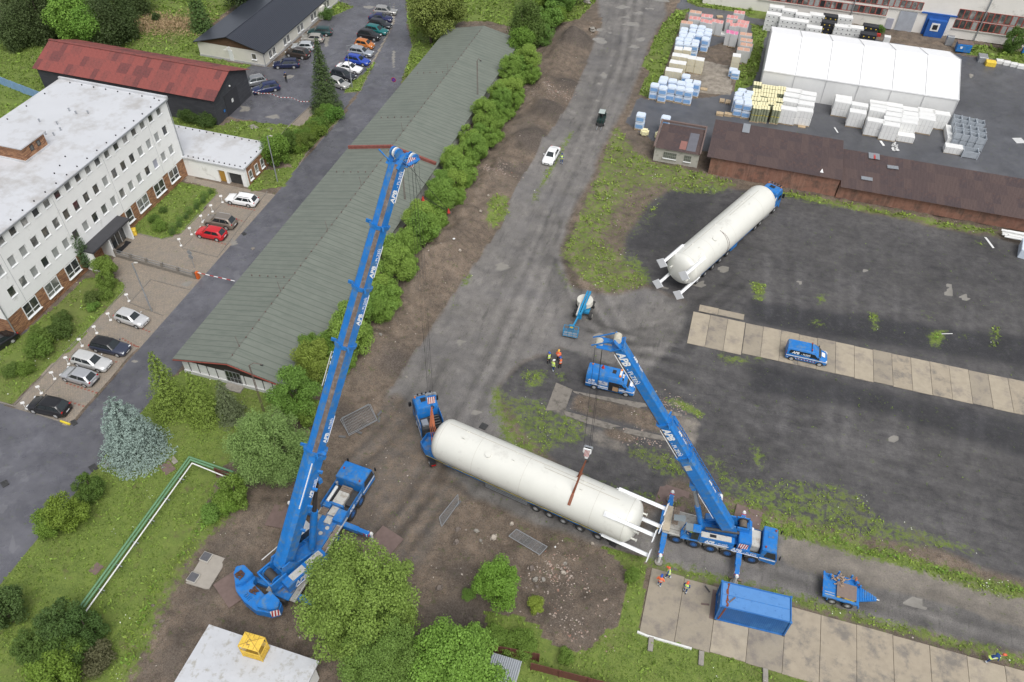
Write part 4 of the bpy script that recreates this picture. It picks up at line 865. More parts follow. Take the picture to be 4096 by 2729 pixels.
cT(1,'estate',(428,545),(195,552),(.012,.018,.06),'navy blue estate car nearest the bungalow corner',g2,mt=.2,rails=True)
cT(1,'estate',(128,680),(-75,722),(.30,.31,.32),'grey estate car half hidden behind the barn end',g2,mt=.5,rails=True)
cT(1,'estate',(240,735),(32,775),(.012,.022,.085),'dark blue estate car with a roof rack in front of the barn doors',g2,rails=True)
cT(4,'estate',(2215,300),(1930,252),WHI,'white estate car by the annexe',g3,rails=True)
cT(4,'suv',(2025,490),(1752,440),(.28,.24,.20),'bronze beige off-roader next to the red car',g3,mt=.5,rails=True)
cT(4,'hatch',(1950,590),(1668,535),(.50,.012,.02),'red estate car in the paved bays',g3)
cT(4,'hatch',(975,1240),(1278,1340),(.62,.62,.62),'silver hatchback facing the road beside the tall lamp post',g3,mt=.35)
cT(8,'estate',(778,62),(1105,135),(.035,.042,.07),'dark slate blue estate car with a black roof',g3,dark_roof=True)
cT(8,'estate',(605,175),(962,275),(.60,.60,.59),'silver-white estate car between the dark blue and the silver hatchback',g3,mt=.3)
cT(8,'hatch',(842,400),(518,305),(.50,.51,.53),'silver five-door car with its tail to the road',g3,mt=.5)
cT(8,'suv',(600,650),(248,578),BK,'black off-roader with a red tail band nearest the yellow kerb',g3)
cT(4,'sedan',(95,1430),(-150,1580),BK,'black car cut by the left edge below the office corner',None)
cT(2,'sedan',(480,1262),(398,1400),WHI,'white saloon parked alone on the dirt road',None)
# ---------------------------------------------------------------- vans
def van(name,label,loc,rz,L,W,H,wb,hoodx,sprinter):
    t=thing(name,label,'van',loc,rz);h=W/2;X0=L/2
    hb=1.05 if not sprinter else 1.15
    def ring(x,zb,zt,wf,sh): # box section with shoulder
        w=h*wf;w2=h*sh;zm=zb+(zt-zb)*.55
        return [(x,-w*.92,zb),(x,-w,zb+.12),(x,-w,zm),(x,-w2-.02,zt-.12),(x,-w2+.10,zt),(x,w2-.10,zt),(x,w2+.02,zt-.12),(x,w,zm),(x,w,zb+.12),(x,w*.92,zb)]
    wx=X0-hoodx
    R=[ring(X0,.32,.72,.80,.70),ring(X0-.10,.25,hb-.2,.95,.82),ring(X0-.45,.22,hb-.03,1,.90),ring(wx,.22,hb+.12,1,.90),ring(wx-.45,.22,hb+(H-hb)*.62,1,.86),ring(wx-.95,.22,H-.06,1,.82),ring(wx-1.4,.22,H,1,.84),ring(0,.22,H,1,.84),ring(-X0+.35,.22,H-.01,1,.84),ring(-X0+.05,.25,H-.06,.98,.82),ring(-X0,.32,H-.25,.93,.78)]
    m=MB();m.loft(R);m.build('body',PB,t,smooth=True)
    def pane(nm,pts,mm=GLASS):
        q=MB();q.add(pts,[tuple(range(len(pts)))]);return q.build(nm,mm,t,recalc=False)
    z0=hb+.16;z1=H-.18;xa=wx-.03;xb=wx-.88;k=.035
    pane('windscreen',[(xa+k,-h*.84,z0+k),(xa+k,h*.84,z0+k),(xb+k+.05,h*.78,z1+k),(xb+k+.05,-h*.78,z1+k)])
    for s in (-1,1):
        zl=hb+.05;zt=hb+.58;f=lambda z:h*1.0+.012-(max(0,z-(.22+(H-.22)*.55)))*.12
        p=[(wx-.25,s*f(zl),zl),(wx-1.25,s*f(zl),zl),(wx-1.25,s*f(zt),zt),(wx-.75,s*f(zt),zt)];pane('side_window',p if s>0 else p[::-1])
        for x in (wb/2+(.0 if not sprinter else .1),-wb/2+(.0 if not sprinter else .1)):
            q=MB();n=14;r=.36;q.add([(x,s*(h+.004),.33)]+[(x+(r+.05)*math.cos(PI*k_/n),s*(h+.004),.3+(r+.05)*math.sin(PI*k_/n)) for k_ in range(n+1)],[(0,k_+1,k_+2) for k_ in range(n)]);q.build('wheel_arch',BLK,t,recalc=False)
            wheel(t,x,s*(h-.10),.34,.24,s)
        q=MB();q.bx(-X0+.05,X0-.15,min(s*h,s*(h+.012)),max(s*h,s*(h+.012)),.80,.90);q.build('white_stripe',WHT,t,recalc=False)
        q=MB();q.box((wx-.25,s*(h+.12),hb+.2),(.14,.24,.26));q.build('mirror',BLK,t,bevel=.03)
        q=MB();q.box((X0-.12,s*h*.74,.74),(.2,.34,.22));q.build('headlight',LAMP,t,bevel=.04)
        q=MB();q.bx(-X0-.01,-X0+.06,min(s*h*.80,s*h*.93),max(s*h*.80,s*h*.93),.75,1.35 if not sprinter else 1.1);q.build('tail_light',TAIL,t,recalc=False)
    q=MB();q.box((X0-.06,0,.36),(.2,W*.9,.22));q.build('bumper',BLK if not sprinter else STEEL,t,bevel=.05)
    q=MB();q.add([(X0-.35,-.35,hb+.02),(X0-.35,.35,hb+.02),(wx+.1,.35,hb+.14),(wx+.1,-.35,hb+.14)],[(0,1,2,3)]);q.build('bonnet_logo',WHT,t,recalc=False)
    return t,h,wx
V,h,wx=van('rescue_van','blue panel van with open sliding door and a light bar on the roof',(-5.35,60.95,0),0,5.6,1.95,2.45,3.66,.75,True)
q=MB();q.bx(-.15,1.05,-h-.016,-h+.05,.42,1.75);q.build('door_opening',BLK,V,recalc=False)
q=MB();q.bx(.35,.98,-h-.03,-h+.3,.50,1.15);q.build('cardboard_box',mat('cardboard',(.38,.24,.13),.8),V,recalc=False)
q=MB();q.bx(-1.35,-.15,-h-.07,-h-.02,.40,1.85);q.build('sliding_door',PB,V,bevel=.02)
q=MB();q.bx(-1.35,-.25,-h-.085,-h-.071,1.15,1.70);q.build('picture_panel',mat('picture panel',(.62,.62,.62),.5,0,.1,3,col2=(.12,.2,.4),c2amt=.6,c2scale=3),V,recalc=False)
q=MB();q.bx(-1.35,-.18,-h-.085,-h-.071,.80,.90);q.build('white_stripe',WHT,V,recalc=False)
text('APB',.42,V,frame((-2.5,-h-.014,1.30),(1,0,0),(0,0,1)),WHT,shear=.25,bold=.012)
text('DOPRAVA',.20,V,frame((-2.45,-h-.014,1.02),(1,0,0),(0,0,1)),WHT,bold=.006)
text('AUTOJEŘÁBŮ',.19,V,frame((-1.3,-h-.088,.56),(1,0,0),(0,0,1)),WHT,bold=.006)
text('20-1200 tun',.15,V,frame((1.1,-h-.014,.62),(1,0,0),(0,0,1)),WHT,bold=.004)
text('APB',.16,V,frame((1.35,-h-.014,.93),(1,0,0),(0,0,1)),WHT,shear=.25,bold=.006)
text('APB',.34,V,frame((1.42,-.55,2.44),(0,1,0),(-1,0,-.12)),WHT,shear=.25,bold=.01)
q=MB();q.box((.95,0,2.53),(.26,.72,.12));q.build('light_bar',PWH,V,bevel=.03)
for s in (-1,1): q=MB();q.cyl((.95,s*.48,2.47),(.95,s*.48,2.6),.13,10);q.build('beacon',AMB,V)
q=MB();q.cyl((-2.35,.5,2.43),(-2.35,.5,2.56),.1,10);q.build('beacon',AMB,V)
q=MB();q.box((.2,.1,2.46),(.42,.55,.05));q.build('roof_hatch',BLK,V,bevel=.02)
V,h,wx=van('blue_van','low blue van parked on the concrete slab strip',(15.75,72.45,0),0,4.75,1.90,1.90,3.2,.85,False)
for s in (-1,1):
    q=MB();p=[(-2.1,s*(h+.004),1.22),(.45,s*(h+.004),1.22),(.45,s*(h-.06),1.68),(-2.0,s*(h-.06),1.68)];q.add(p if s<0 else p[::-1],[(0,1,2,3)]);q.build('side_window',GLASS,V,recalc=False)
text('APB',.44,V,frame((-1.75,-h-.012,1.25),(1,0,0),(0,.13,1)),WHT,shear=.25,bold=.016)
text('- PLZEŇ',.30,V,frame((-.72,-h-.012,1.25),(1,0,0),(0,.13,1)),WHT,bold=.004)
for k in range(22):
    x=-2.15+k*.165
    if abs(x+1.6)<.42 or x>1.15: continue
    q=MB();q.add([(x,-h-.012,.50),(x+.09,-h-.012,.50),(x+.04,-h-.012,.62),(x-.05,-h-.012,.62)],[(0,1,2,3)]);q.build('hazard_mark',[WHT,RED][k%2],V,recalc=False)
q=MB();q.bar((.35,-.8,1.95),(.35,.8,1.95),.06);q.build('roof_bar',DRK,V)
for s in (-1,1): q=MB();q.cyl((.35,s*.55,1.93),(.35,s*.55,2.1),.07,8);q.build('beacon',RED,V)
# ---------------------------------------------------------------- lorries, low trailers and the two tanks
def tractor(label,loc,rz,longrear,deck='grey'):
    t=thing('tractor_unit',label,'lorry',loc,rz)
    # origin at front bumper centre on the ground; x forward, body extends to -x
    m=MB();h=1.24
    def r(x,zb,zt,w): return [(x,-w,zb),(x,-w,zt-.18),(x,-w+.16,zt),(x,w-.16,zt),(x,w,zt-.18),(x,w,zb)]
    m.loft([r(-.02,.35,1.9,h*.94),r(-.06,.35,2.3,h*.97),r(-.28,.5,3.35,h*.97),r(-.55,.9,3.75,h*.95),r(-1.2,1.0,3.82,h*.95),r(-2.2,1.0,3.72,h*.95),r(-2.28,1.0,3.6,h*.92)]);m.build('cab',PB,t,smooth=True)
    m=MB();m.add([(-.03,-1.05,1.95),(-.03,1.05,1.95),(-.26,1.02,3.0),(-.26,-1.02,3.0)],[(0,1,2,3)]);m.build('windscreen',GLASS,t,recalc=False).location=(.02,0,.0)
    for s in (-1,1):
        m=MB();p=[(-.35,s*1.225,2.0),(-1.25,s*1.225,2.0),(-1.2,s*1.225,2.75),(-.45,s*1.225,2.75)];m.add(p if s>0 else p[::-1],[(0,1,2,3)]);m.build('side_window',GLASS,t,recalc=False)
        m=MB();m.box((-.25,s*1.48,2.5),(.25,.3,.65));m.build('mirror',BLK,t,bevel=.05)
        m=MB();m.box((-3.1,s*1.18,2.1),(1.7,.06,2.4));m.build('side_fairing',PB,t,bevel=.02)
        m=MB();m.bx(-3.6,-1.6,min(s*1.22,s*1.235),max(s*1.22,s*1.235),1.15,1.3);m.build('white_stripe',WHT,t,recalc=False)
        wheel(t,-1.45,s*1.05,.5,.32,s,n=22)
        for x in longrear: wheel(t,x,s*.95,.5,.56,s,n=22)
        m=MB();m.bx(-4.5,-3.0,min(s*.6,s*1.2),max(s*.6,s*1.2),.45,1.0);m.build('fuel_tank',STEEL,t,bevel=.06)
        m=MB();xr=min(longrear)
        m.bx(xr-.6,xr+.6,min(s*.65,s*1.25),max(s*.65,s*1.25),1.06,1.12);m.build('mudguard',BLK,t,recalc=False)
        m=MB();m.bx(xr-.75,xr-.7,min(s*.7,s*1.15),max(s*.7,s*1.15),.75,.9);m.build('tail_light',TAIL,t,recalc=False)
    apb(t,(-3.9,-1.255,2.2),(1,0,0),(0,0,1),.75,WHT,line=False) if False else None
    text('APB',1.05,t,frame((-3.85,-1.225,2.35),(1,0,0),(0,0,1)),WHT,shear=.25,bold=.03);text('APB',1.05,t,frame((-1.9,1.225,2.35),(-1,0,0),(0,0,1)),WHT,shear=.25,bold=.03)
    m=MB();m.bx(-7.2,-1.2,-.42,.42,.75,1.05);m.build('chassis',DRK,t,recalc=False)
    m=MB();m.bx(-4.1,-2.5,-1.1,1.1,1.0,2.5);m.bx(-4.3,-4.1,-.9,.9,1.1,2.0);m.build('equipment_rack',DRK,t,bevel=.05)
    for k in range(4): m=MB();m.cyl((-2.75-k*.36,-.95,2.62),(-2.75-k*.36,.1,2.62),.15,10);m.build('air_tank',BLK,t,smooth=True)
    m=MB();m.bx(-3.7,-2.9,.3,.95,2.5,2.72);m.build('tool_box',STEEL,t,recalc=False)
    m=MB();m.box((-1.2,.1,3.84),(.55,.75,.05));m.build('roof_hatch',BLK,t,bevel=.02)
    m=MB();m.bar((-.5,-1.0,3.95),(-.5,1.0,3.95),.05);m.build('lamp_bar',STEEL,t)
    for k in range(4): m=MB();m.cyl((-.42,-.75+k*.45,4.0),(-.54,-.75+k*.45,4.0),.1,10);m.build('roof_lamp',BLK,t)
    for s in (-1,1): m=MB();m.cyl((-.7,s*.95,3.8),(-.7,s*.95,3.98),.08,8);m.build('beacon',AMB,t)
    return t
def lowtrailer(label,loc,rz,wx,s0=-3.4,s1=18.0,neck=True,col=PBD):
    t=thing('low_loader',label,'trailer',loc,rz)
    m=MB();m.bx(s0+3,s1,-1.27,1.27,.85,1.1);m.bx(s0+3,s1,-.5,.5,.55,.85);m.build('deck',col,t,bevel=.02)
    m=MB();m.prism([(s0,-.7),(s0,.7),(s0+.9,1.27),(s0+4.2,1.27),(s0+4.2,-1.27),(s0+.9,-1.27)],1.15,1.42);m.build('gooseneck',PBD,t)
    for s in (-1,1):
        m=MB();m.bar((s0+.8,s*1.27,1.75),(s0+4.2,s*1.27,1.75),.06,.66);m.build('neck_side',PB,t)
        m=MB();m.bar((s0+.05,s*.66,1.75),(s0+.82,s*1.25,1.75),.06,.66);m.build('neck_side',PB,t)
        m=MB();m.bar((s0+1,s*1.26,1.13),(s1,s*1.26,1.13),.05,.08);m.build('yellow_edge',mat('yellow marker',(.62,.48,.10),.5,0,.3,2),t)
        for x in wx:
            wheel(t,x,s*1.10,.5,.5,s,n=20)
            m=MB();m.bx(x-.5,x+.5,min(s*.8,s*1.12),max(s*.8,s*1.12),.99,1.02);m.build('mudguard',DRK,t,recalc=False)
    m=MB();m.bar((s0,-.66,1.75),(s0,.66,1.75),.06,.66,up=(0,0,1));m.build('headboard',PB,t)
    for x in (s0+5,s0+8,s1-6,s1-2):
        m=MB();m.prism([(x-.2,-1.1),(x+.2,-1.1),(x+.2,1.1),(x-.2,1.1)],1.08,1.28);m.build('cradle',DRK,t)
    return t
TNK=mat('cream tank paint',(.66,.655,.60),.42,0,.05,.35,col2=(.56,.55,.50),c2amt=.2,c2scale=.5,coat=.1)
LEGM=mat('white steel leg',(.80,.81,.82),.5,0,.04)
def storage_tank(label,loc,rz,s0,s1,legend,legang,grp):
    """tank shell lying along x; steel legs with foot plates at one end"""
    t=thing('storage_tank',label,'storage tank',loc,rz,grp);r=2.18;z=3.4;dm=1.15;n=56
    prof=[]
    for k in range(9): a=PI/2*k/8;prof.append((s0+dm-dm*math.cos(a),r*math.sin(a)**.9 if k else .02))
    for x in (s0+4,s0+8,s0+12,s0+16,s1-dm-2): prof.append((x,r))
    for k in range(9): a=PI/2*(1-k/8);prof.append((s1-dm+dm*math.cos(a),r*math.sin(a)**.9 if k<8 else .02))
    m=MB();m.loft([[(x,rr*math.cos(2*PI*k/n),z+rr*math.sin(2*PI*k/n)) for k in range(n)] for x,rr in prof]);m.build('shell',TNK,t,smooth=True)
    wm=mat('weld seam',(.50,.48,.42),.6,0,.2,2)
    for x in (s0+dm,s0+5.2,s0+10.4,s1-dm-3.2,s1-dm):
        m=MB();m.loft([[(x+dx,(r+.005)*math.cos(2*PI*k/n),z+(r+.005)*math.sin(2*PI*k/n)) for k in range(n)] for dx in(-.016,.016)],caps=False);m.build('weld_seam',wm,t,recalc=False)
    for a,b,yy in ((s0+1.4,s1-4,.55),(s0+12,s1-2.4,.15)):
        m=MB();zz=z+math.sqrt(r*r-yy*yy)+.012;m.bar((a,yy,zz),(b,yy,zz),.07,.03);m.build('top_pipe',wm,t)
    e=s1 if legend>0 else s0;sg=legend
    for x in (s0+3.5,s0+9,s1-6):
        for yy in (-.5,.5): m=MB();m.box((x,yy,z+math.sqrt(r*r-yy*yy)+.06),(.3,.04,.16));m.build('lifting_lug',TNK,t,recalc=False)
    m=MB();m.cyl((s0+6.5,-.9,z+1.9),(s0+6.5,-.98,z+2.12),.3,16);m.build('manhole_cap',TNK,t)
    for a in legang:
        a=math.radians(a);y=math.cos(a);zz=math.sin(a);rr=r+.12
        xs=e-sg*3.2;xe=e+sg*1.7
        up=(0,y,zz)
        m=MB()
        m.bar((xs,y*(rr-.02),z+zz*(rr-.02)),(xs+sg*1.2,y*(rr-.02),z+zz*(rr-.02)),.5,.05,up=up)
        m.bar((xs+sg*.2,y*rr,z+zz*rr),(xe,y*rr,z+zz*rr),.32,.32,up=up)
        L=m.build('leg',LEGM,t)
        tt=Vector((0,-zz,y));c=Vector((xe+sg*.03,y*rr,z+zz*rr));R=Matrix((Vector((1,0,0)),Vector((0,y,zz)),tt)).transposed()
        m=MB();m.box(c,(.06,1.15,1.15),R=R);m.build('foot_plate',LEGM,L)
    for a,rr in ((160,1.3),(20,1.1),(200,1.5)):
        a=math.radians(a);m=MB();p=(e-sg*.45,rr*math.cos(a),z+rr*math.sin(a));m.cyl(p,(e+sg*.25,p[1],p[2]),.09,10);m.cyl((e+sg*.2,p[1],p[2]),(e+sg*.26,p[1],p[2]),.16,10);m.build('nozzle',TNK,t)
    return t
T1=(-18.16,45.53,0);A1=math.radians(-10.54);T2=(1.3,84.1,0);A2=math.radians(65.52)
TG='cream storage tanks lying on low loaders'
storage_tank('cream storage tank lying across the yard, held by slings from both cranes',T1,A1,-2.5,19.6,1,(42,132,222,318),TG)
storage_tank('cream storage tank on a parked low loader with its legs towards the camera',T2,A2,-5.4,16.7,-1,(48,138,228,312),TG)
lt=lowtrailer('low loader under the near tank, with its gooseneck beside the turned tractor unit',T1,A1,(9.5,11.0,12.5,14.3,16.15),-4.1,17.8)
m=MB()
for z in (.55,.8,1.05): m.bar((3.9,-1.36,z),(8.6,-1.36,z),.05,.09)
m.build('guard_rail',STEEL,lt)
m=MB();m.ball((17.4,-1.7,1.5),.28,5,sc=(1,.8,1.2));tagb=m.build('black_bag',BLK,lt,smooth=True)
lt2=lowtrailer('low loader under the far tank, blue frame and five axles',T2,A2,(-1.9,0.05,1.95,3.8,5.7),None or 10.2,-2.9) if False else None
lt2=thing('low_loader','blue low loader under the far tank, coupled straight to its tractor','trailer',T2,A2)
m=MB();m.bx(-3.2,12.6,-1.27,1.27,.85,1.1);m.bx(-3,12.6,-.5,.5,.55,.85);m.bx(12.0,16.6,-1.15,1.15,1.2,1.42);m.build('deck',PBD,lt2,bevel=.02)
for s in (-1,1):
    for x in (-1.9,0.05,1.95,3.8,5.7):
        wheel(lt2,x,s*1.05,.46,.5,s);m=MB();m.bx(x-.62,x+.62,min(s*.8,s*1.3),max(s*.8,s*1.3),.93,.97);m.build('mudguard',DRK,lt2,recalc=False)
    m=MB();m.bx(6.5,8.2,min(s*.7,s*1.3),max(s*.7,s*1.3),.35,.95);m.build('side_locker',PB,lt2,bevel=.03)
    m=MB();m.bar((-3.2,s*1.3,1.13),(12,s*1.3,1.13),.06,.10);m.build('side_rail',PB,lt2)
for x in (-1,3,8,11): m=MB();m.bx(x-.2,x+.2,-1.1,1.1,1.08,1.28);m.build('cradle',DRK,lt2,recalc=False)
ca,sa=math.cos(A2),math.sin(A2)
tractor('blue tractor unit in front of the far tank, facing the brown shed',(T2[0]+20.3*ca,T2[1]+20.3*sa,0),A2,(-5.6,-6.9))
th=math.radians(126);tractor('blue tractor unit turned sharply against the near tank, cab by the spoil bank',(-24.05,50.75,0),th,(-5.5,-6.85))
m=MB() # steel sling left hanging on the far tank
for k in range(12):
    a0,a1=math.radians(75-k*9),math.radians(75-(k+1)*9)
    for dx in (0,.35*math.sin(PI*k/11)): m.bar((3.0+dx,-2.2*math.cos(a0)*1.0,3.4+2.2*math.sin(a0)),(3.0+dx,-2.2*math.cos(a1),3.4+2.2*math.sin(a1)),.035)
o=m.build('wire_sling',RUST);o.location=T2;o.rotation_euler=(0,0,A2);tag(o,'thin steel sling left hanging over the side of the far tank','sling')
# ================================================================ CRANES
SUPG=mat('pale grey cover',(.50,.49,.45),.55,0,.08,1.5,col2=(.33,.29,.24),c2amt=.3,c2scale=1.6)
def hazard(parent,o,ux,uy,w,h,n=4):
    """red and white slanting stripes on a plate"""
    o=Vector(o);ux=Vector(ux).normalized();uy=Vector(uy).normalized();nn=ux.cross(uy).normalized()
    m=MB();q=[o,o+ux*w,o+ux*w+uy*h,o+uy*h];m.add([p+nn*.006 for p in q],[(0,1,2,3)]);b=m.build('hazard_panel',WHT,parent,recalc=False)
    m=MB()
    for k in range(n):
        a=k/n*w;b_=a+w/n*.5;m.add([o+ux*a+nn*.012,o+ux*b_+nn*.012,o+ux*min(w,b_+w/n*.5)+uy*h+nn*.012,o+ux*(a+w/n*.5)+uy*h+nn*.012],[(0,1,2,3)])
    o2=m.build('hazard_stripe',RED,b,recalc=False);return b
def boom(t,P0,P1,cuts,ws,hs,textside,style):
    """telescopic boom in world coordinates, sections with own widths, collars between"""
    inv=t.matrix_basis.inverted();P0=Vector(P0);P1=Vector(P1);d=(P1-P0).normalized();L=(P1-P0).length
    sd=Vector((d.y,-d.x,0)).normalized()   # right-hand side of the boom
    up=sd.cross(d).normalized()
    def ring(s,w,h,bev):
        c=P0+d*s;a=w/2;b=h/2
        pts=[(-a+bev,b),(a-bev,b),(a,b-bev),(a,-b+bev*1.2),(a-bev*1.2,-b),(-a+bev*1.2,-b),(-a,-b+bev*1.2),(-a,b-bev)]
        return [inv@(c+sd*x+up*y) for x,y in pts]
    ends=[0]+[c*L for c in cuts]+[L]
    for k in range(len(ends)-1):
        w,h=ws[k],hs[k];bev=.22*w if style==1 else .18*w
        m=MB();m.loft([ring(ends[k]-(.6 if k else .3),w,h,bev),ring(ends[k+1],w,h,bev)],mfun=lambda r,i:(1 if (i in(1,7) and k>0 and style==1) or i in (3,5) else 0) if not(k==0) else 0)
        s=m.build('boom_section',[PB,GRIME],t)
        if k<len(ends)-2:
            m=MB();m.loft([ring(ends[k+1]-.28,w+.10,h+.10,bev),ring(ends[k+1]+.02,w+.22,h+.22,bev)],mi=0);m.X=inv
            for q in (-1,1):
                c=P0+d*(ends[k+1]-.05);m.bar(c+sd*q*(w/2+.05)+up*h*.3,c+sd*q*(w/2+.38)+up*h*.45,.12,.3)
            m.build('boom_collar',PB,t)
        ts=textside;x=-d if ts<0 else d
        hh=h*.34
        face=sd*ts*(w/2+.012)
        if style==1:
            st=P0+d*(ends[k]+(L*.012 if k else 7.2))+face-up*(h*.20)
            if k==0: apb(t,inv@(st),inv.to_3x3()@d,inv.to_3x3()@up,.34,WHT)
            else: apb(t,inv@(st+d*(.4 if k%2 else 1.4)),inv.to_3x3()@d,inv.to_3x3()@up,.42,WHT)
            if k==1: apb(t,inv@(P0+d*(ends[2]-1.2)+up*(h/2+.012)-sd*(w*.18)),inv.to_3x3()@(-d),inv.to_3x3()@(sd),.62,WHT) if False else None
        else:
            st=P0+d*((ends[k+1]-(.5 if k else 1.0)))+face-up*(h*.30)
            if k: apb(t,inv@st,inv.to_3x3()@(-d),inv.to_3x3()@up,.62,WHT)
            apb(t,inv@(st-d*(1.2 if k else 3.3)+up*(h*.22)*0+(-face+up*(h/2+.012+h*.30)-sd*ts*.05)),inv.to_3x3()@(-d),inv.to_3x3()@(-sd*ts),.30,WHT,line=False)
    return inv,d,sd,up,L,P0,P1
def outrigger(t,x,s,y0,y1,zb,col=PB,pad=True,haz=True):
    m=MB();ym=(y0+y1)/2;m.bar((x,s*y0,zb),(x,s*(ym+.1),zb-.02),.52,.5,up=(0,0,1));m.build('outrigger_box',col,t,bevel=.02)
    m=MB();m.bar((x,s*ym,zb-.01),(x,s*y1,zb-.05),.42,.42,up=(0,0,1));b=m.build('outrigger_beam',col,t,bevel=.02)
    if haz:
        for k in range(3):
            m=MB();y=y1-.12-k*.26;m.bar((x,s*(y-.07),zb-.05),(x,s*(y+.05),zb-.05),.435,.435,up=(0,0,1));m.build('hazard_band',[RED,WHT][k%2],b)
    m=MB();m.cyl((x,s*(y1+.05),.08),(x,s*(y1+.05),zb+.25),.13,12);m.build('jack',PWH if haz else STEEL,t,smooth=True)
    m=MB();m.cyl((x,s*(y1+.05),.04),(x,s*(y1+.05),.14),.38,16);m.build('foot_pad',STONE,t)
    if haz:
        m=MB();m.cyl((x,s*(y1+.05),zb+.25),(x,s*(y1+.05),zb+.42),.19,12,r2=.12);m.build('jack_cap',PWH,t,smooth=True)
def chassis(t,x0,x1,w,wheels,r,cabx,style):
    h=w/2
    m=MB();m.bx(x0,cabx,-h*.42,h*.42,.75,1.45);m.build('frame',DRK,t,recalc=False)
    m=MB();m.bx(x0+.2,cabx-3.2,-h*.62,h*.62,1.46,1.62);m.build('deck',PBD if style==1 else GREY,t,bevel=.01)
    for s in (-1,1):
        m=MB();m.bx(x0+.3,cabx-3.0,min(s*h*.64,s*h),max(s*h*.64,s*h),1.42,1.52);m.build('walkway',GREY,t,recalc=False)
        m=MB();m.bx(x0+.3,cabx-3.0,min(s*(h-.06),s*(h+.02)),max(s*(h-.06),s*(h+.02)),1.38,1.58);m.build('edge_rail',SUPG,t,recalc=False)
        m=MB();m.bx(x0+3.2,cabx-4.2,min(s*h*.68,s*h*.9),max(s*h*.68,s*h*.9),1.525,1.56);m.build('plank',WOOD,t,recalc=False)
        for x in wheels:
            wheel(t,x,s*(h-.27),r,.5,s,rim=RIMB,n=24)
            n=8;m=MB()
            for k in range(n):
                a0=PI*(.12+.76*k/n);a1=PI*(.12+.76*(k+1)/n);R=r+.12
                m.add([(x+R*math.cos(a0),s*(h-.55),r+R*math.sin(a0)-.1),(x+R*math.cos(a0),s*(h+.01),r+R*math.sin(a0)-.1),(x+R*math.cos(a1),s*(h+.01),r+R*math.sin(a1)-.1),(x+R*math.cos(a1),s*(h-.55),r+R*math.sin(a1)-.1)],[(0,1,2,3)])
            m.build('mudguard',GREY if style==2 else DRK,t,recalc=False)
    # carrier cab across the full width
    m=MB();m.xprism([(cabx,.95),(x1-.02,.75),(x1+.02,1.5),(x1-.28,2.72),(x1-.42,2.86),(cabx,2.86)],'y',-h,h);m.build('carrier_cab',PB,t,bevel=.05)
    m=MB();m.add([(x1+.025,-h*.93,1.58),(x1+.025,h*.93,1.58),(x1-.255,h*.9,2.66),(x1-.255,-h*.9,2.66)],[(0,1,2,3)]);m.build('windscreen',GLASS,t,recalc=False)
    for s in (-1,1):
        p=[(cabx+.35,s*(h+.008),1.75),(x1-.12,s*(h+.008),1.65),(x1-.35,s*(h+.008),2.62),(cabx+.5,s*(h+.008),2.62)];m=MB();m.add(p if s<0 else p[::-1],[(0,1,2,3)]);m.build('side_window',GLASS,t,recalc=False)
        m=MB();m.bx(cabx+.05,x1-.1,min(s*h,s*(h+.012)),max(s*h,s*(h+.012)),1.36,1.5);m.build('white_stripe',WHT,t,recalc=False)
        m=MB();m.box((x1+.12,s*(h+.1),2.3),(.1,.22,.5));m.build('mirror',BLK,t,bevel=.03)
        m=MB();m.cyl((cabx+.3 if s<0 else cabx+1.1,s*h*.75,2.86),(cabx+.3 if s<0 else cabx+1.1,s*h*.75,3.02),.09,8);m.build('beacon',mat('red brown beacon',(.30,.06,.03),.3),t)
        m=MB();m.bx(cabx-3.0,cabx,min(s*(h-.05),s*h),max(s*(h-.05),s*h),1.35,2.25 if style==1 else 1.9);m.build('side_panel',PB,t,recalc=False)
    m=MB();m.box((cabx+.7,h*.3,2.88),(.5,.6,.04));m.build('roof_hatch',PBD,t,bevel=.01)
    apb(t,(cabx-2.6,-h-.012,1.5),(1,0,0),(0,0,1),.40,WHT,line=style==2)
    m=MB();m.bx(cabx-3.0,cabx,-h+.06,h-.06,1.30,1.42);m.build('engine_deck',DRK,t,recalc=False)
# ---------------------------------------------------------------- big crane by the spoil bank
HC=math.radians(85.2)
t=thing('mobile_crane','big blue five-axle crane whose long boom reaches over the grey-green shed','mobile crane',(-27.45,33.6,0),HC)
chassis(t,-7.6,7.35,2.9,(4.5,2.95,.0,-1.85,-3.8),.76,5.0,1)
m=MB();m.cyl((4.4,1.05,2.05),(2.6,1.05,2.05),.16,14);m.build('silencer',PWH,t,smooth=True)
m=MB();m.cyl((4.55,1.05,2.0),(4.55,1.05,2.5),.09,10);m.cyl((4.55,1.05,2.42),(4.55,1.05,2.62),.13,10);m.build('exhaust',STEEL,t,smooth=True)
m=MB();m.bx(2.7,4.1,-.55,.55,1.42,2.15);m.build('engine_cover',SUPG,t,bevel=.04)
m=MB();m.bx(2.5,2.72,-.7,.7,1.42,2.1);m.build('cover_frame',PB,t,bevel=.02)
for k in range(3): m=MB();m.bx(4.2+k*.22,4.38+k*.22,-.5,.62,1.5,2.0);m.build('plank',WOOD,t,recalc=False)
m=MB();m.bx(3.0,4.6,-1.3,-.62,1.42,1.86);m.build('mesh_cover',DRK,t,recalc=False)
m=MB();m.bx(2.1,2.75,.55,1.35,1.45,1.95);m.build('locker',PB,t,bevel=.03)
m=MB();m.bx(.95,2.3,-1.42,-.45,1.5,2.15);m.build('locker',PB,t,bevel=.03)
m=MB();m.bx(1.5,2.5,-.4,.45,1.62,1.78);m.bx(.6,1.4,-.35,.35,1.62,1.74);m.build('grey_box',SUPG,t,bevel=.02)
for k in range(4): m=MB();m.bx(1.3,2.1,.6+k*.18,.74+k*.18,1.62,1.7);m.build('plank',WOOD,t,recalc=False)
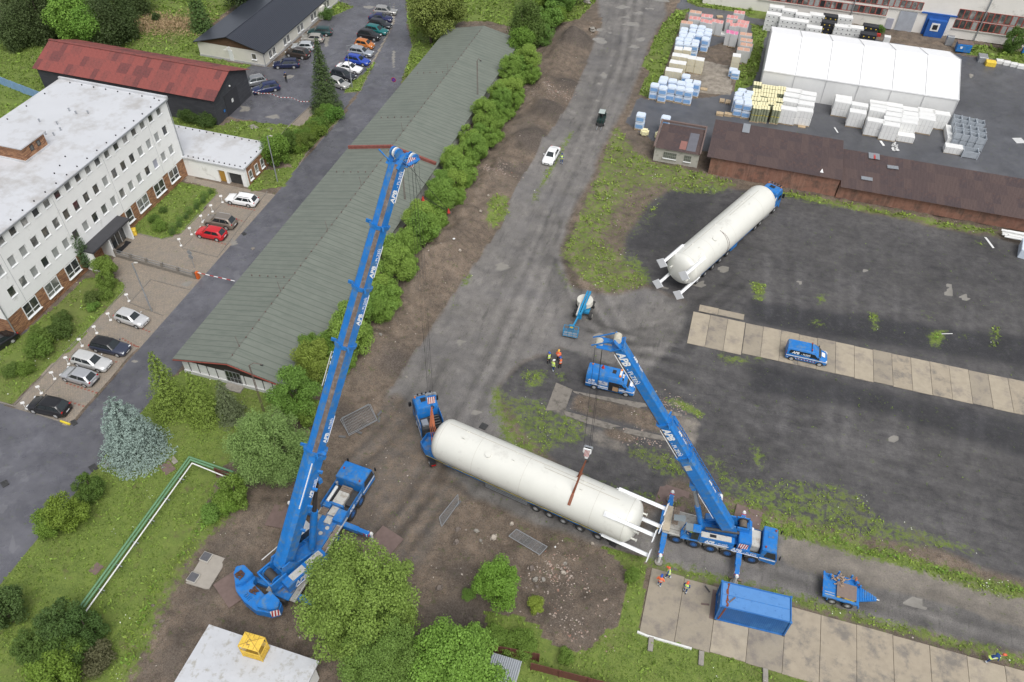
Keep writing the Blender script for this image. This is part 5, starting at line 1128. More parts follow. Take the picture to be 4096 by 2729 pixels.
for x,y in ((.2,-.3),(-.5,.0)): m=MB();m.cyl((x,y,1.62),(x,y,1.66),.2,14);m.build('floor_plate',SUPG,t)
outrigger(t,1.35,-1,1.35,4.3,1.15);outrigger(t,1.35,1,1.35,4.6,1.15);outrigger(t,-6.6,-1,1.35,4.2,1.1);outrigger(t,-6.6,1,1.35,4.3,1.1)
# superstructure frame: slewed 65 degrees in world terms
ti=t.matrix_basis.inverted();HS=math.radians(66);S=ti@Matrix.Translation((-27.9,30.2,0))@Matrix.Rotation(HS,4,'Z')
def sm(): m=MB();m.X=S;return m
m=sm();m.cyl((0,0,1.5),(0,0,1.8),1.05,24);m.build('slew_ring',DRK,t)
m=sm();m.bx(-3.4,1.3,-1.1,1.1,1.8,2.1);m.build('turntable',PB,t,bevel=.03)
for s in (-1,1): m=sm();m.xprism([(-2.9,2.1),(1.1,2.1),(.6,2.7),(-.8,3.0),(-1.5,4.0),(-2.3,4.0)],'y',s*.78-.06,s*.78+.06);m.build('side_plate',PB,t)
m=sm();m.bx(-2.9,1.5,-1.95,-1.0,1.75,2.75);m.build('engine_housing',PB,t,bevel=.04)
for a,b in ((-.4,1.2),(-2.2,-.7)): m=sm();m.bx(a,b,-1.8,-1.1,2.75,2.82);m.build('grey_panel',SUPG,t,bevel=.02)
sr=S.to_3x3();apb(t,S@Vector((-2.2,-1.965,2.05)),sr@Vector((1,0,0)),sr@Vector((0,0,1)),.55,WHT)
m=sm();m.cyl((-3.1,-.6,2.75),(-3.1,.6,2.75),.42,20);m.build('winch_drum',mat('wound rope',(.06,.055,.05),.6,.2,.3,20),t)
for y in (-.68,.68): m=sm();m.cyl((-3.1,y-.03,2.75),(-3.1,y+.03,2.75),.55,20);m.build('drum_flange',PB,t)
m=sm()
for y in (-.95,.95): m.bx(-3.9,-2.2,y-.07,y+.07,2.1,3.2)
m.bx(-3.9,-3.75,-.95,.95,2.9,3.05);m.bx(-2.4,-2.25,-.95,.95,2.9,3.05);m.build('winch_frame',PB,t)
m=sm();m.prism([(-4.1,-2.6),(-4.1,-1.1),(-4.6,-.9),(-4.6,.9),(-4.1,1.1),(-4.1,2.6),(-4.7,3.0),(-5.3,2.6),(-6.0,1.4),(-6.15,0),(-6.0,-1.4),(-5.3,-2.6),(-4.7,-3.0)],1.55,2.6)
m.build('counterweight',PB,t,bevel=.08)
for s in (-1,1): m=sm();m.prism([(-4.15,s*1.2),(-4.15,s*2.55),(-4.7,s*2.95),(-5.25,s*2.55),(-5.8,s*1.5),(-5.3,s*1.2)],2.6,3.15);m.build('counterweight_block',PB,t,bevel=.07)
m=sm()
for k in range(4): m.bx(-5.9,-5.5,-.3+k*.2,-.24+k*.2,2.62,2.75)
m.build('rung_grip',PBD,t)
hazard(t,S@Vector((-5.35,-2.72,2.05)),sr@Vector((.62,-.4,0)),sr@Vector((0,0,1)),.75,1.0,3)
for s in (-1,1):
    m=sm();rr=random.Random(4+s)
    pts=[(-5.0+rr.uniform(-.35,.35),s*1.9*(s>0)+rr.uniform(-.4,.4),(3.2 if s>0 else 2.66)+rr.uniform(0,.12)) for k in range(26)]
    for a,b in zip(pts[:-1],pts[1:]): m.bar(a,b,.06)
    m.build('chain',mat('rusty chain',(.10,.05,.03),.8,.2,.4,8),t)
m=sm();m.bx(.4,2.3,.95,1.85,1.7,2.3);cabp=m.build('operator_cab',PB,t,bevel=.04)
m=sm();m.bx(.45,2.25,1.0,1.8,2.3,3.3);m.build('cab_glass',GLASS,cabp,bevel=.04)
m=sm();m.bx(.4,2.3,.95,1.85,3.3,3.4);m.build('cab_roof',PWH,cabp,bevel=.03)
B1=boom(t,(-28.65,28.9,3.4),(-21.6,45.05,36.0),(.325,.597,.734,.871),(1.42,1.26,1.16,1.08,1.0),(1.7,1.45,1.33,1.24,1.15),1,1)
inv,d,sd,up,L,P0,P1=B1
def wm(): m=MB();m.X=inv;return m
# ropes and stripe on the base section, big lettering on the next one
m=wm()
for k in (-.22,-.12,.12,.22): m.bar(P0+sd*k+up*.83+d*1.5,P0+sd*k+up*.83+d*(L*.325-.4),.035)
m.build('boom_rope',BLK,t)
m=wm();m.bar(P0+d*6.3+up*.62+sd*.60,P0+d*(L*.325-1)+up*.62+sd*.60,.10,.10);m.build('stripe',WHT,t)
apb(t,inv@(P0+d*(L*.597-.9)+up*(.68+.015)-sd*.42),inv.to_3x3()@(-d),inv.to_3x3()@sd,.52,WHT)
m=wm();m.bar(P0+d*(L*.35)+up*.7,P0+d*L*.99+up*.53,.02);m.build('boom_rope',BLK,t)
for q in (-1,1):
    m=wm();m.bar(P0+d*(L*.325-.1)+sd*q*.66,P0+d*(L*.325-.1)+sd*q*1.05-up*.2,.3,.22);m.bar(P0+d*(L*.325-.5)+sd*q*.75+up*.4,P0+d*(L*.325-.5)-sd*q*-.95-up*.4,.12,.4);m.build('boom_bracket',PB,t)
for f in (.10,.17,.22,.27):
    m=wm();m.bar(P0+d*L*f+sd*.66-up*.2,P0+d*L*f+sd*1.0-up*.5,.18,.28);m.build('boom_bracket',PB,t)
# luffing cylinder
c0=Vector((-27.25,31.1,2.3));c1=P0+d*(L*.235)-up*.95+sd*.15;mid=c0.lerp(c1,.55)
m=wm();m.cyl(c0,mid,.34,18);m.build('luffing_cylinder',PB,t,smooth=True);m=wm();m.cyl(mid,c1,.22,16);m.build('cylinder_rod',mat('dark rod',(.10,.09,.085),.3,.6),t,smooth=True)
m=wm();m.bar(c1-sd*.6,c1+sd*.6,.35,.5);m.build('rod_bracket',PB,t)
# boom head
H=P0+d*L;dn=-up
m=wm()
for s in (-1,1):
    for a,b,w_ in ((H-d*.3+sd*s*.42+up*.45,H+d*.9+sd*s*.42+up*.1,.5),(H-d*.1+sd*s*.42-up*.3,H+d*.6+sd*s*.42+dn*1.5,.55)): m.bar(a,b,.06,w_,up=sd)
m.build('boom_head',PB,t)
for c,r_ in ((H+d*.75+up*.45,.38),(H+d*.45+dn*1.45,.38)):
    for k in (-.25,0,.25):
        m=wm();m.cyl(c+sd*(k-.06),c+sd*(k+.06),r_,20);m.build('sheave',PB if abs(k)>.1 else PWH,t,smooth=True)
m=wm();m.bar(H+sd*.5+d*.1-up*.3,H+sd*.5+d*.5+dn*1.1,.05,.7,up=sd);hb=m.build('head_plate',PB,t)
hazard(t,inv@(H+sd*.54-d*.1-up*.35),inv.to_3x3()@(dn),inv.to_3x3()@d,.8,.75,4)
m=wm();m.bar(H+up*.5-sd*.3,H+up*.6-sd*1.5+d*.4,.08);m.build('head_arm',PB,t)
HK1=Vector((-20.95,46.05,8.6));shv=H+d*.45+dn*1.45
for k,(a,b) in enumerate(((-.25,-.18),(-.1,-.06),(.1,.06),(.25,.18))):
    for e in ((-.28,.28) if k in (0,3) else (0,)):
        m=wm();m.cyl(shv+sd*a*1.6+up*e*.9,HK1+Vector((b*1.4,e*.35,.9)),.009,4);m.build('hoist_rope',BLK,t,recalc=False)
# limit switch weights
m=wm();q0=shv+Vector((.5,.2,-3.6));q1=q0+Vector((1.9,.4,-1.0));m.bar(q0,q1,.02);m.bar(q0+Vector((0,0,.3)),q1+Vector((0,0,-.2)),.02);m.cyl(shv+up*.2,q0,.015,4);m.cyl(H+d*.4+sd*.4,q1,.015,4);m.build('limit_line',BLK,t)
for q in (q0,q1): m=wm();m.cyl(q+Vector((0,0,-.2)),q+Vector((0,0,.2)),.15,4,r2=.03);m.build('red_weight',RED,t)
def hookblock(label,P,w_,strap,blue=False):
    t=thing('hook_block',label,'crane hook',P,strap)
    m=MB();m.prism([(-.1-w_,-.16),(w_+.1,-.16),(w_+.1,.16),(-.1-w_,.16)],.25,.95);m.build('block_body',PB if blue else WHT,t,bevel=.05)
    m=MB();m.xprism([(-w_,.3),(w_,.3),(.12,-.55),(-.12,-.55)],'y',-.14,.14);m.build('block_nose',PB if blue else WHT,t,bevel=.03)
    hazard(t,(-w_+.05,-.175,-.15),(1,0,0),(0,0,1),w_*2-.1,.95,4)
    for k in range(4): m=MB();m.cyl((-w_+.1+k*w_*.55,-.1,.95),(-w_+.1+k*w_*.55,.1,.95),.2,12);m.build('sheave',STEEL,t)
    m=MB()
    for k in range(7):
        a=-.3+k*.55;m.bar((.22*math.sin(a)-.0,0,-.75-.22*(1-math.cos(a))),(.22*math.sin(a+.55),0,-.75-.22*(1-math.cos(a+.55))),.09)
    m.bar((0,0,-.5),(0,0,-.76),.1);m.build('hook',DRK,t);return t
hookblock('blue and striped hook block of the big crane above the turned tractor cab',HK1,.42,math.radians(30),True)
def strap(label,pts,offs,w_=.12,c=ORA):
    m=MB()
    for o_ in offs:
        P=[Vector(p)+Vector(o_)*min(1,i*.7) for i,p in enumerate(pts)]
        for a,b in zip(P[:-1],P[1:]): m.bar(a,b,w_,.03)
    o=m.build('lifting_sling',c);tag(o,label,'sling');return o
strap('orange slings from the big crane hook to the tank end beside the tractor',[HK1+Vector((0,0,-.8)),HK1+Vector((.1,-.6,-3.2)),Vector((-20.75,45.6,3.6)),Vector((-20.5,45.0,2.6))],[(0,0,0),(.22,.1,0),(-.2,-.1,0),(.35,.25,0)])
# ---------------------------------------------------------------- second crane at the near tank
t=thing('mobile_crane','smaller blue five-axle crane standing across the tank legs, boom leaning left','mobile crane',(8.5,44.42,0),0)
chassis(t,-5.5,5.45,2.66,(-3.77,-2.1,-.5,1.1,3.37),.66,3.85,2)
m=MB();m.bx(1.75,3.7,-.85,.95,1.42,2.35);m.build('engine_cover',SUPG,t,bevel=.05)
m=MB();m.bx(1.8,3.0,.75,1.05,2.3,2.5);m.build('silencer',PWH,t,bevel=.05)
m=MB();m.cyl((1.75,.55,2.2),(1.75,.55,2.95),.16,12);m.build('exhaust',PWH,t,smooth=True)
m=MB();m.bx(2.2,2.9,-1.25,-.9,1.45,1.95);m.build('battery_box',PB,t,bevel=.02);m=MB();m.cyl((1.9,-1.05,1.45),(1.9,-1.05,2.1),.2,12);m.build('air_filter',BLK,t)
m=MB();m.bx(-5.3,-4.6,-1.33,1.5,1.6,1.85);m.build('plank_stack',mat('pale planks',(.42,.36,.27),.8,0,.2,3),t,recalc=False)
for k in range(3): m=MB();m.bx(-4.5+k*.2,-4.34+k*.2,-.3,1.6,1.62,1.7);m.build('plank',WOOD,t,recalc=False)
m=MB();m.bx(-5.6,-5.3,-1.3,1.5,1.1,1.7);m.build('rear_frame',PB,t,bevel=.03)
m=MB();m.bx(-5.75,-5.5,-1.2,-.9,1.2,1.6);m.build('yellow_box',YEL,t,bevel=.02)
outrigger(t,-4.95,-1,1.2,3.75,1.05);outrigger(t,2.1,-1,1.2,3.75,1.05);outrigger(t,-4.95,1,1.2,3.35,1.25);outrigger(t,2.1,1,1.2,3.1,1.25)
ti=t.matrix_basis.inverted();S=ti@Matrix.Translation((7.9,44.42,0))@Matrix.Rotation(math.radians(184),4,'Z');sr=S.to_3x3()
m=sm();m.cyl((0,0,1.45),(0,0,1.75),.95,24);m.build('slew_ring',DRK,t)
m=sm();m.bx(-2.6,1.5,-1.0,1.0,1.75,2.0);m.build('turntable',PB,t,bevel=.03)
for y in (-.62,.45): m=sm();m.xprism([(-2.3,2.0),(1.0,2.0),(.4,2.5),(-.6,3.0),(-1.0,3.9),(-1.7,3.9)],'y',y-.06,y+.06);m.build('side_plate',PB,t)
m=sm();m.bx(-1.9,1.3,.75,1.42,1.6,2.5);m.build('engine_housing',PB,t,bevel=.04)
m=sm();m.bx(-1.6,1.2,.8,1.38,2.5,2.56);m.build('grey_panel',SUPG,t,bevel=.01)
m=sm();m.bx(-.2,.4,.95,1.25,2.57,2.6);m.build('grille',BLK,t)
m=sm();m.bx(-1.5,.9,-1.4,-.7,1.7,2.45);m.build('hydraulic_housing',PB,t,bevel=.04)
m=sm();m.bx(-3.4,-2.2,-1.25,1.38,1.6,2.9);m.build('counterweight',PB,t,bevel=.06)
hazard(t,S@Vector((-2.3,1.395,1.75)),sr@Vector((-1,0,0)),sr@Vector((0,0,1)),.85,.95,4)
apb(t,S@Vector((.75,1.435,1.85)),sr@Vector((-1,0,0)),sr@Vector((0,0,1)),.36,WHT)
m=sm();m.cyl((-2.5,-.75,3.15),(-2.5,.0,3.15),.36,18);m.build('winch_drum',mat('wound rope 2',(.16,.13,.10),.6,.2,.3,20),t)
for y in (-.82,.07): m=sm();m.cyl((-2.5,y-.03,3.15),(-2.5,y+.03,3.15),.46,18);m.build('drum_flange',DRK,t)
m=sm()
for y in (-.95,.2): m.bx(-3.1,-1.9,y-.06,y+.06,2.4,3.5)
m.bx(-3.1,-3.0,-.95,.2,3.3,3.5);m.build('winch_frame',PB,t)
m=sm();m.cyl((.9,.55,2.75),(-2.2,.45,2.95),.16,12);m.build('hose_bundle',DRK,t)
# operator cab, open glass front, with the operator inside
m=sm();m.bx(1.35,3.0,.55,1.42,1.55,1.75);oc=m.build('operator_cab',PB,t,bevel=.03)
for x,y in ((1.38,.6),(1.38,1.38),(2.95,.6),(2.95,1.38)): m=sm();m.bar((x,y,1.75),(x-(.25 if x>2 else 0),y,3.1),.09);m.build('cab_post',PB,oc)
m=sm();m.bx(1.3,2.05,.55,1.42,3.08,3.16);m.build('cab_roof',PB,oc,bevel=.02)
LG=mat('tinted cab glass',(.20,.23,.24),.1,0,.1,1,spec=.7)
m=sm();m.add([(2.05,.58,3.12),(2.05,1.40,3.12),(2.72,1.40,3.1),(2.72,.58,3.1)],[(0,1,2,3)]);m.build('roof_pane',LG,oc,recalc=False)
m=sm();m.add([(2.8,.5,3.1),(2.8,-.25,3.0),(3.9,-.15,3.0),(3.9,.55,3.05)],[(0,1,2,3)]);m.build('raised_pane',LG,oc,recalc=False)
m=sm();m.bx(1.3,1.36,.6,1.4,1.8,3.0);m.build('rear_pane',GLASS,oc,recalc=False)
m=sm();m.add([(1.4,1.43,1.9),(2.1,1.43,1.9),(2.1,1.43,3.0),(1.4,1.43,3.0)],[(0,1,2,3)]);m.build('side_pane',GLASS,oc,recalc=False)
B2=boom(t,(8.75,44.35,3.6),(-3.75,43.5,24.4),(.44,.62),(1.1,.96,.86),(1.34,1.16,1.05),-1,2)
inv,d,sd,up,L,P0,P1=B2
apb(t,inv@(P0+d*5.6-sd*.515-up*.42),inv.to_3x3()@(-d),inv.to_3x3()@up,.62,WHT)
m=wm();m.bar(P0+d*6.0+up*.40-sd*.50,P0+d*(L*.44-.3)+up*.40-sd*.50,.07,.14);m.build('stripe',WHT,t)
m=wm();m.bar(P0+d*9.0-sd*.52-up*.1,P0+d*9.6-sd*.52-up*.1,.2,.55);m.build('work_lamp',SUPG,t)
c0=Vector((6.75,44.1,2.2));c1=P0+d*(L*.26)-up*.75;mid=c0.lerp(c1,.52)
m=wm();m.cyl(c0,mid,.27,18);m.build('luffing_cylinder',PB,t,smooth=True);m=wm();m.cyl(mid,c1,.19,14);m.build('cylinder_rod',STEEL,t,smooth=True)
m=wm();m.bar(c1-sd*.45,c1+sd*.45,.5,.7,up=d);m.build('rod_bracket',PB,t)
# stowed lattice extension on the far side of the base section
q0=P0+d*(L*.13)+sd*.75+up*.35;q1=P0+d*(L*.56)+sd*.75+up*.35;n=11
m=wm()
cs=[(-.18,-.28),(.28,-.28),(.28,.28),(-.18,.28)]
for a,b in cs: m.bar(q0+sd*a+up*b,q1+sd*(a*.8)+up*(b*.8),.06)
m.build('jib_chord',PB,t)
m=wm()
for k in range(n):
    f0=q0.lerp(q1,k/n);f1=q0.lerp(q1,(k+1)/n)
    for i in range(4):
        a,b=cs[i],cs[(i+1)%4];m.bar(f0+sd*a[0]+up*a[1],f1+sd*b[0]+up*b[1],.04)
ob=m.build('jib_lacing',PB,t);ob['kind']='stuff'
m=wm();m.cyl(q0-sd*.1-d*.3,q0+sd*.35-d*.3,.3,14);m.build('jib_wheel',PWH,t)
m=wm();m.bar(q1,q1+d*.8,.5,.5);m.build('jib_head',PB,t)
H=P0+d*L;dn=-up
m=wm()
for s in (-1,1):
    m.bar(H-d*.3+sd*s*.38+up*.35,H+d*.8+sd*s*.38+up*.1,.06,.5,up=sd);m.bar(H-d*.1+sd*s*.38-up*.3,H+d*.7+sd*s*.38+dn*1.45,.06,.5,up=sd)
m.build('boom_head',PB,t)
m=wm()
for a,b in ((H-sd*.6+up*.55,H+sd*.6+up*.55),(H-sd*.6+up*.55,H-sd*.6-up*.6),(H+sd*.6+up*.55,H+sd*.6-up*.6),(H+d*.8-sd*.45,H+d*.9-sd*.45+dn*1.8),(H+d*.8+sd*.45,H+d*.9+sd*.45+dn*1.8)): m.bar(a,b,.08)
m.build('head_guard',PB,t)
for c,r_ in ((H+d*.6+up*.25,.30),(H+d*.55+dn*1.35,.30)):
    for k in (-.28,-.14,0,.14,.28):
        m=wm();m.cyl(c+sd*(k-.045),c+sd*(k+.045),r_,18);m.build('sheave',mat('cream sheave',(.60,.56,.46),.5),t,smooth=True)
shv=H+d*.55+dn*1.35;HK2=Vector((-4.9,43.25,10.2))
for a in (-.3,.1,.25):
    m=wm();m.cyl(shv+sd*a+up*(.3 if a>0 else -.3),HK2+Vector((a*1.2,a*.3,.9)),.016,4);m.build('hoist_rope',BLK,t,recalc=False)
m=wm();m.cyl(HK2+Vector((.3,0,11.5)),HK2+Vector((.3,0,11.8)),.16,4,r2=.04);m.build('red_weight',RED,t)
hookblock('white hook block with red stripes above the middle of the near tank',HK2,.28,0)
def around(x,R,a0,a1,n):
    ca,sa=math.cos(A1),math.sin(A1);o=[]
    for k in range(n+1):
        a=math.radians(a0+(a1-a0)*k/n);y=R*math.cos(a);z=3.4+R*math.sin(a);o.append(Vector((T1[0]+x*ca-y*sa,T1[1]+x*sa+y*ca,z)))
    return o
hk=HK2+Vector((0,0,-.95))
strap('brown slings hanging from the smaller crane hook round the near tank',[hk]+around(13.0,2.24,118,150,4),[(0,0,0),(.15,0,0)],.13,mat('brown sling',(.25,.085,.045),.8))
strap('rust coloured sling from the smaller crane hook over the front side of the tank',[hk]+around(12.7,2.24,72,38,4),[(0,0,0),(.16,0,0)],.13,_M['brown sling'])
# ground plates under the outriggers
for lab_,x,y,w_,h_,rz in (('rusty steel plate under the front right outrigger of the big crane',-22.0,34.3,2.6,3.6,-.3),('steel plate under the rear left outrigger by the counterweight of the big crane',-33.0,26.3,3.0,2.5,-.55),
    ('dark steel plate left of the big crane under the boom',-32.2,34.3,3.0,2.4,.1),('narrow steel plate between the tree and the pump house',-23.7,25.3,2.8,1.0,-.12),
    ('brown steel plate under the rear far outrigger of the smaller crane',3.7,48.2,3.0,2.7,-.1),('brown steel plate under the front far outrigger of the smaller crane',11.2,48.1,2.6,2.2,-.1),
    ('brown steel plate leaning out from under the container end',9.15,37.9,.7,2.9,0)):
    m=MB();m.box((0,0,.03),(w_,h_,.05));o=m.build('steel_plate',RUST,None,loc=(x,y,ztop(x,y)+.06),rz=rz);tag(o,lab_,'steel plate','steel ground plates')
# ================================================================ CONCRETE SLABS (laid piece by piece)
SLB=[mat('slab concrete a',(.335,.285,.215),.8,0,.12,1.2,bump=.3,bscale=14,col2=(.19,.17,.145),c2amt=.45,c2scale=.5),mat('slab concrete b',(.36,.31,.235),.8,0,.12,1.2,bump=.3,bscale=14,col2=(.26,.225,.185),c2amt=.40,c2scale=.45),mat('slab concrete c',(.30,.26,.20),.8,0,.14,1.2,bump=.3,bscale=14,col2=(.19,.165,.14),c2amt=.45,c2scale=.6)]
rs=random.Random(11)
def slabs(name,xs,y0,y1,h=.06):
    root=bpy.data.objects.new(name,None);COL.objects.link(root);root['kind']='structure'
    for a,b in zip(xs[:-1],xs[1:]):
        m=MB();m.bx(a+.02,b-.02,y0+rs.uniform(-.06,.06),y1+rs.uniform(-.06,.06),-.05,h+rs.uniform(-.01,.012));m.build('slab',SLB[rs.randrange(3)],root,recalc=False)
    return root
slabs('concrete_strip',[2.0+2.15*k for k in range(4)],70.6,76.35);slabs('concrete_strip',[8.5+2.15*k for k in range(28)],70.95,76.35);slabs('concrete_strip',[2.6,5.0,8.2],76.75,77.85)
slabs('concrete_pad',[3.05,6.15]+[6.15+3.08*k for k in range(1,20)],33.35,39.75,.1)
for (i,L) in ((10,[(480,410),(620,470),(560,640),(390,650)]),(10,[(620,480),(780,510),(1250,590),(1560,680),(1560,705),(1240,640),(640,500)]),(10,[(540,650),(700,690),(1050,790),(1450,880),(1460,915),(1150,860),(740,760),(560,690)])):
    P=[T(i,*p) for p in L];m=MB();m.prism([(p.x,p.y) for p in P],-.05,.05+.01*i%3*.01);o=m.build('old_foundation',mat('old concrete',(.20,.18,.155),.9,0,.2,1.5,bump=.4,bscale=12,col2=(.11,.10,.085),c2amt=.4,c2scale=1.2));o['kind']='structure'
# kerbs
KRB=mat('kerb stone',(.20,.18,.155),.85,0,.2,3)
def kerb(pts,h=.10,w=.12,name='kerb',mm=KRB):
    root=bpy.data.objects.new(name,None);COL.objects.link(root);root['kind']='structure'
    for a,b in zip(pts[:-1],pts[1:]):
        a=Vector((a[0],a[1],0));b=Vector((b[0],b[1],0));L=(b-a).length;n=max(1,round(L/1.0))
        for k in range(n):
            m=MB();p=a.lerp(b,(k+.01)/n);q=a.lerp(b,(k+.99)/n);m.bar((p.x,p.y,h/2-.03),(q.x,q.y,h/2-.03),w,h,up=(0,0,1));m.build('kerb_stone',mm,root,recalc=False)
kerb(tT(4,[(2290,205),(1860,768),(1550,690)]));kerb(tT(4,[(1620,1045),(1290,960),(1110,1160)]));kerb(tT(4,[(1110,1160),(1400,1270)]))
kerb(tT(4,[(1180,565),(1390,615),(1540,570),(1700,400),(1850,240),(1850,190)]),.08,.1);kerb(tT(4,[(1010,955),(1075,1000),(1060,1060),(800,1340),(590,1562)]),.08,.1);kerb(tT(8,[(690,0),(400,320),(120,600)]),.08,.1)
kerb(tT(4,[(1900,305),(1830,380)]),.08,.1);kerb(tT(4,[(1650,600),(1555,690)]),.08,.1);kerb(tT(8,[(940,0),(720,140),(480,390),(320,560)]),.08,.1);kerb(tT(8,[(0,578),(120,612),(515,742)]),.12,.14)
kerb(tT(1,[(1235,190),(1060,540),(945,785),(800,802)]),.08,.1);kerb(tT(1,[(515,912),(320,1095),(205,1225)]),.12,.15)
kerb(tT(1,[(805,985),(680,1105),(490,1310),(405,1440)]),.08,.1)
YK=mat('yellow kerb paint',(.70,.55,.04),.6,0,.15,4)
m=MB();a=T(8,520,742);b=T(8,600,770);m.bar((a.x,a.y,.08),(b.x,b.y,.08),.17,.2);o=m.build('painted_kerb',YK);tag(o,'yellow painted kerb end at the corner of the paved bays','kerb')
# ================================================================ SMALLER MACHINES AND OBJECTS
# container
t=thing('shipping_container','blue steel container with a rusted roof seam on the concrete pad','container',(12.25,37.85,.1),math.radians(2.7))
CB=mat('container blue',(.02,.13,.38),.5,0,.12,1,col2=(.05,.19,.44),c2amt=.4)
m=MB();m.bx(-2.95,2.95,-1.14,1.14,.12,2.5);m.build('inner_box',CB,t,recalc=False)
for y,s in ((-1.17,-1),(1.17,1)):
    for k in range(34):
        m=MB();x=-2.85+k*.168;m.xprism([(x,s*1.14),(x+.16,s*1.14),(x+.12,s*1.19),(x+.04,s*1.19)],'y',0,0) if False else m.bx(x+.03,x+.12,min(s*1.14,s*1.175),max(s*1.14,s*1.175),.2,2.4)
        o=m.build('side_rib',CB,t,recalc=False)
m=MB();m.add([(-2.9,-1.16,2.52),(2.9,-1.16,2.52),(2.9,1.16,2.52),(-2.9,1.16,2.52)],[(0,1,2,3)]);m.build('roof',mat('container roof',(.09,.24,.52),.45,0,.08,1.2,col2=(.05,.16,.40),c2amt=.15,c2scale=3),t,recalc=False)
for a,b in (((-3,-1.2),(3,-1.2)),((-3,1.2),(3,1.2)),((-3,-1.2),(-3,1.2)),((3,-1.2),(3,1.2))):
    for z in (.07,2.53): m=MB();m.bar((a[0],a[1],z),(b[0],b[1],z),.1,.12);m.build('frame_rail',CB,t)
for x in (-3,3):
    for y in (-1.2,1.2):
        m=MB();m.bar((x,y,0),(x,y,2.59),.13);m.build('corner_post',CB,t)
        for z in (.06,2.56): m=MB();m.box((x,y,z),(.2,.2,.12));m.build('corner_casting',DRK if z<1 else CB,t,bevel=.01)
m=MB();m.bx(-2.9,2.9,-.02,.02,2.525,2.54);m.build('roof_seam',PBD,t,recalc=False)
rr=random.Random(5);RS=mat('rust streak',(.20,.06,.025),.85,0,.3,5)
for k in range(11):
    y=-1.2+k*.22;m=MB();m.box((-2.45+rr.uniform(-.05,.05),y+.1,2.532),(.10+rr.random()*.12,.24,.012),rz=rr.uniform(-.2,.2));m.build('rust_patch',RS,t,recalc=False)
m=MB();m.bar((-2.5,-1.185,2.45),(-2.75,-1.19,.1),.14,.01,up=(0,1,0));m.build('rust_patch',RS,t)
text('Z',.4,t,frame((-3.08,.4,1.7),(0,-1,0),(0,0,1)),WHT);text('2',.35,t,frame((-3.08,-.1,1.2),(0,-1,0),(0,0,1)),WHT)
def bar_thing(name,lab_,cat,a,b,w_,h_,mm,grp=None):
    m=MB();m.bar(a,b,w_,h_);o=m.build(name,mm);return tag(o,lab_,cat,grp)
bar_thing('steel_bar','short dark bar lying across the container roof','steel bar',T(14,1965,875,2.72),T(14,2015,835,2.72),.1,.06,RUST)
bar_thing('steel_bar','dark bar lying on the pad left of the container','steel bar',T(14,1722,888,.16),T(14,1790,896,.16),.14,.08,RUST)
bar_thing('steel_bar','thin bent bar on the pad edge above the container','steel bar',T(14,1755,735,.15),T(14,1795,790,.15),.12,.06,DRK)
bar_thing('timber','short timber beside the front outrigger foot of the smaller crane','timber',T(14,1960,660,.1),T(14,2070,692,.1),.2,.12,WOOD)
# dolly trailer with a steel plate
t=thing('dolly_trailer','small blue two-axle dolly trailer carrying a brown steel plate and ropes','trailer',(19.95,42.45,0),math.radians(-1))
m=MB();m.bx(-1.6,1.55,-1.25,1.2,.78,1.0);m.build('deck',PB,t,bevel=.02)
m=MB();m.prism([(1.5,-.75),(1.5,.75),(3.1,.16),(3.1,-.16)],.72,.88);m.build('drawbar',PB,t)
for k in range(7): m=MB();x=1.65+k*.2;w_=.7-.08*k;m.bx(x,x+.13,-w_,w_,.88,.93);m.build('tread_plate',PB,t,recalc=False)
m=MB();m.cyl((3.1,0,.8),(3.35,0,.8),.05,8);m.build('tow_eye',STEEL,t)
for x in (-.65,.7):
    for s in (-1,1): wheel(t,x,s*1.15,.46,.3,s,n=22)
for x,y,hh in ((-1.1,.85,.55),(-.4,1.25,.7),(-.35,.6,.45),(.75,1.25,.7),(1.2,.8,.6),(1.55,.55,.5)): m=MB();m.cyl((x,y,.95),(x,y,.95+hh),.09,10);m.build('stake',PB,t,smooth=True)
m=MB();m.bx(-.5,1.3,1.1,1.2,1.0,1.12);m.bx(-1.65,-1.5,-1.3,1.3,.9,1.08);m.build('cross_rail',PB,t,recalc=False)
for y in (-1.0,-.75): m=MB();m.bx(-1.45,-.6,y,y+.05,1.0,1.01);m.build('pale_strip',mat('pale strip',(.5,.45,.35),.7),t,recalc=False)
for y in (.5,-.7): m=MB();m.bx(-1.67,-1.65,y,y+.35,.85,1.0);m.build('orange_reflector',AMB,t,recalc=False)
m=MB();m.bx(-1.2,-1.1,-1.32,-1.2,.55,.8);m.bx(1.5,1.62,-1.32,-1.2,.55,.85);m.build('mud_flap',PB,t,recalc=False)
m=MB();m.box((20.36,42.2,1.16),(1.72,1.48,.07),rz=-.03);o=m.build('steel_plate',mat('brown plate',(.20,.15,.125),.65,0,.15,4));tag(o,'square brown steel plate lying on the dolly trailer','steel plate')
m=MB();m.box((20.36,41.44,1.08),(1.7,.06,.14));o=m.build('hazard_beam',mat('black yellow beam',(.05,.045,.04),.6,0,.2,3,col2=(.55,.38,.03),c2amt=.6,c2scale=3));tag(o,'black and yellow marked beam under the front edge of the plate on the dolly trailer','beam')
m=MB()
for j in range(16):
    p=Vector((19.0+rr.random()*1.1,42.9+rr.random()*.7,1.08))
    for k in range(7):
        q_=p+Vector((rr.uniform(-.2,.2),rr.uniform(-.2,.2),rr.uniform(-.05,.09)));q_.z=max(1.05,min(1.4,q_.z));m.bar(p,q_,.08);p=q_
o=m.build('rope_heap',mat('beige rope',(.34,.25,.18),.9,0,.2,6));tag(o,'tangled heap of beige straps on the dolly trailer','rope')
m=MB()
for j in range(6):
    p=Vector((21.1+rr.random()*.3,43.2+rr.random()*.5,1.15));q_=p+Vector((rr.uniform(-.2,.2),rr.uniform(-.2,.2),.2));m.bar(p,q_,.1)
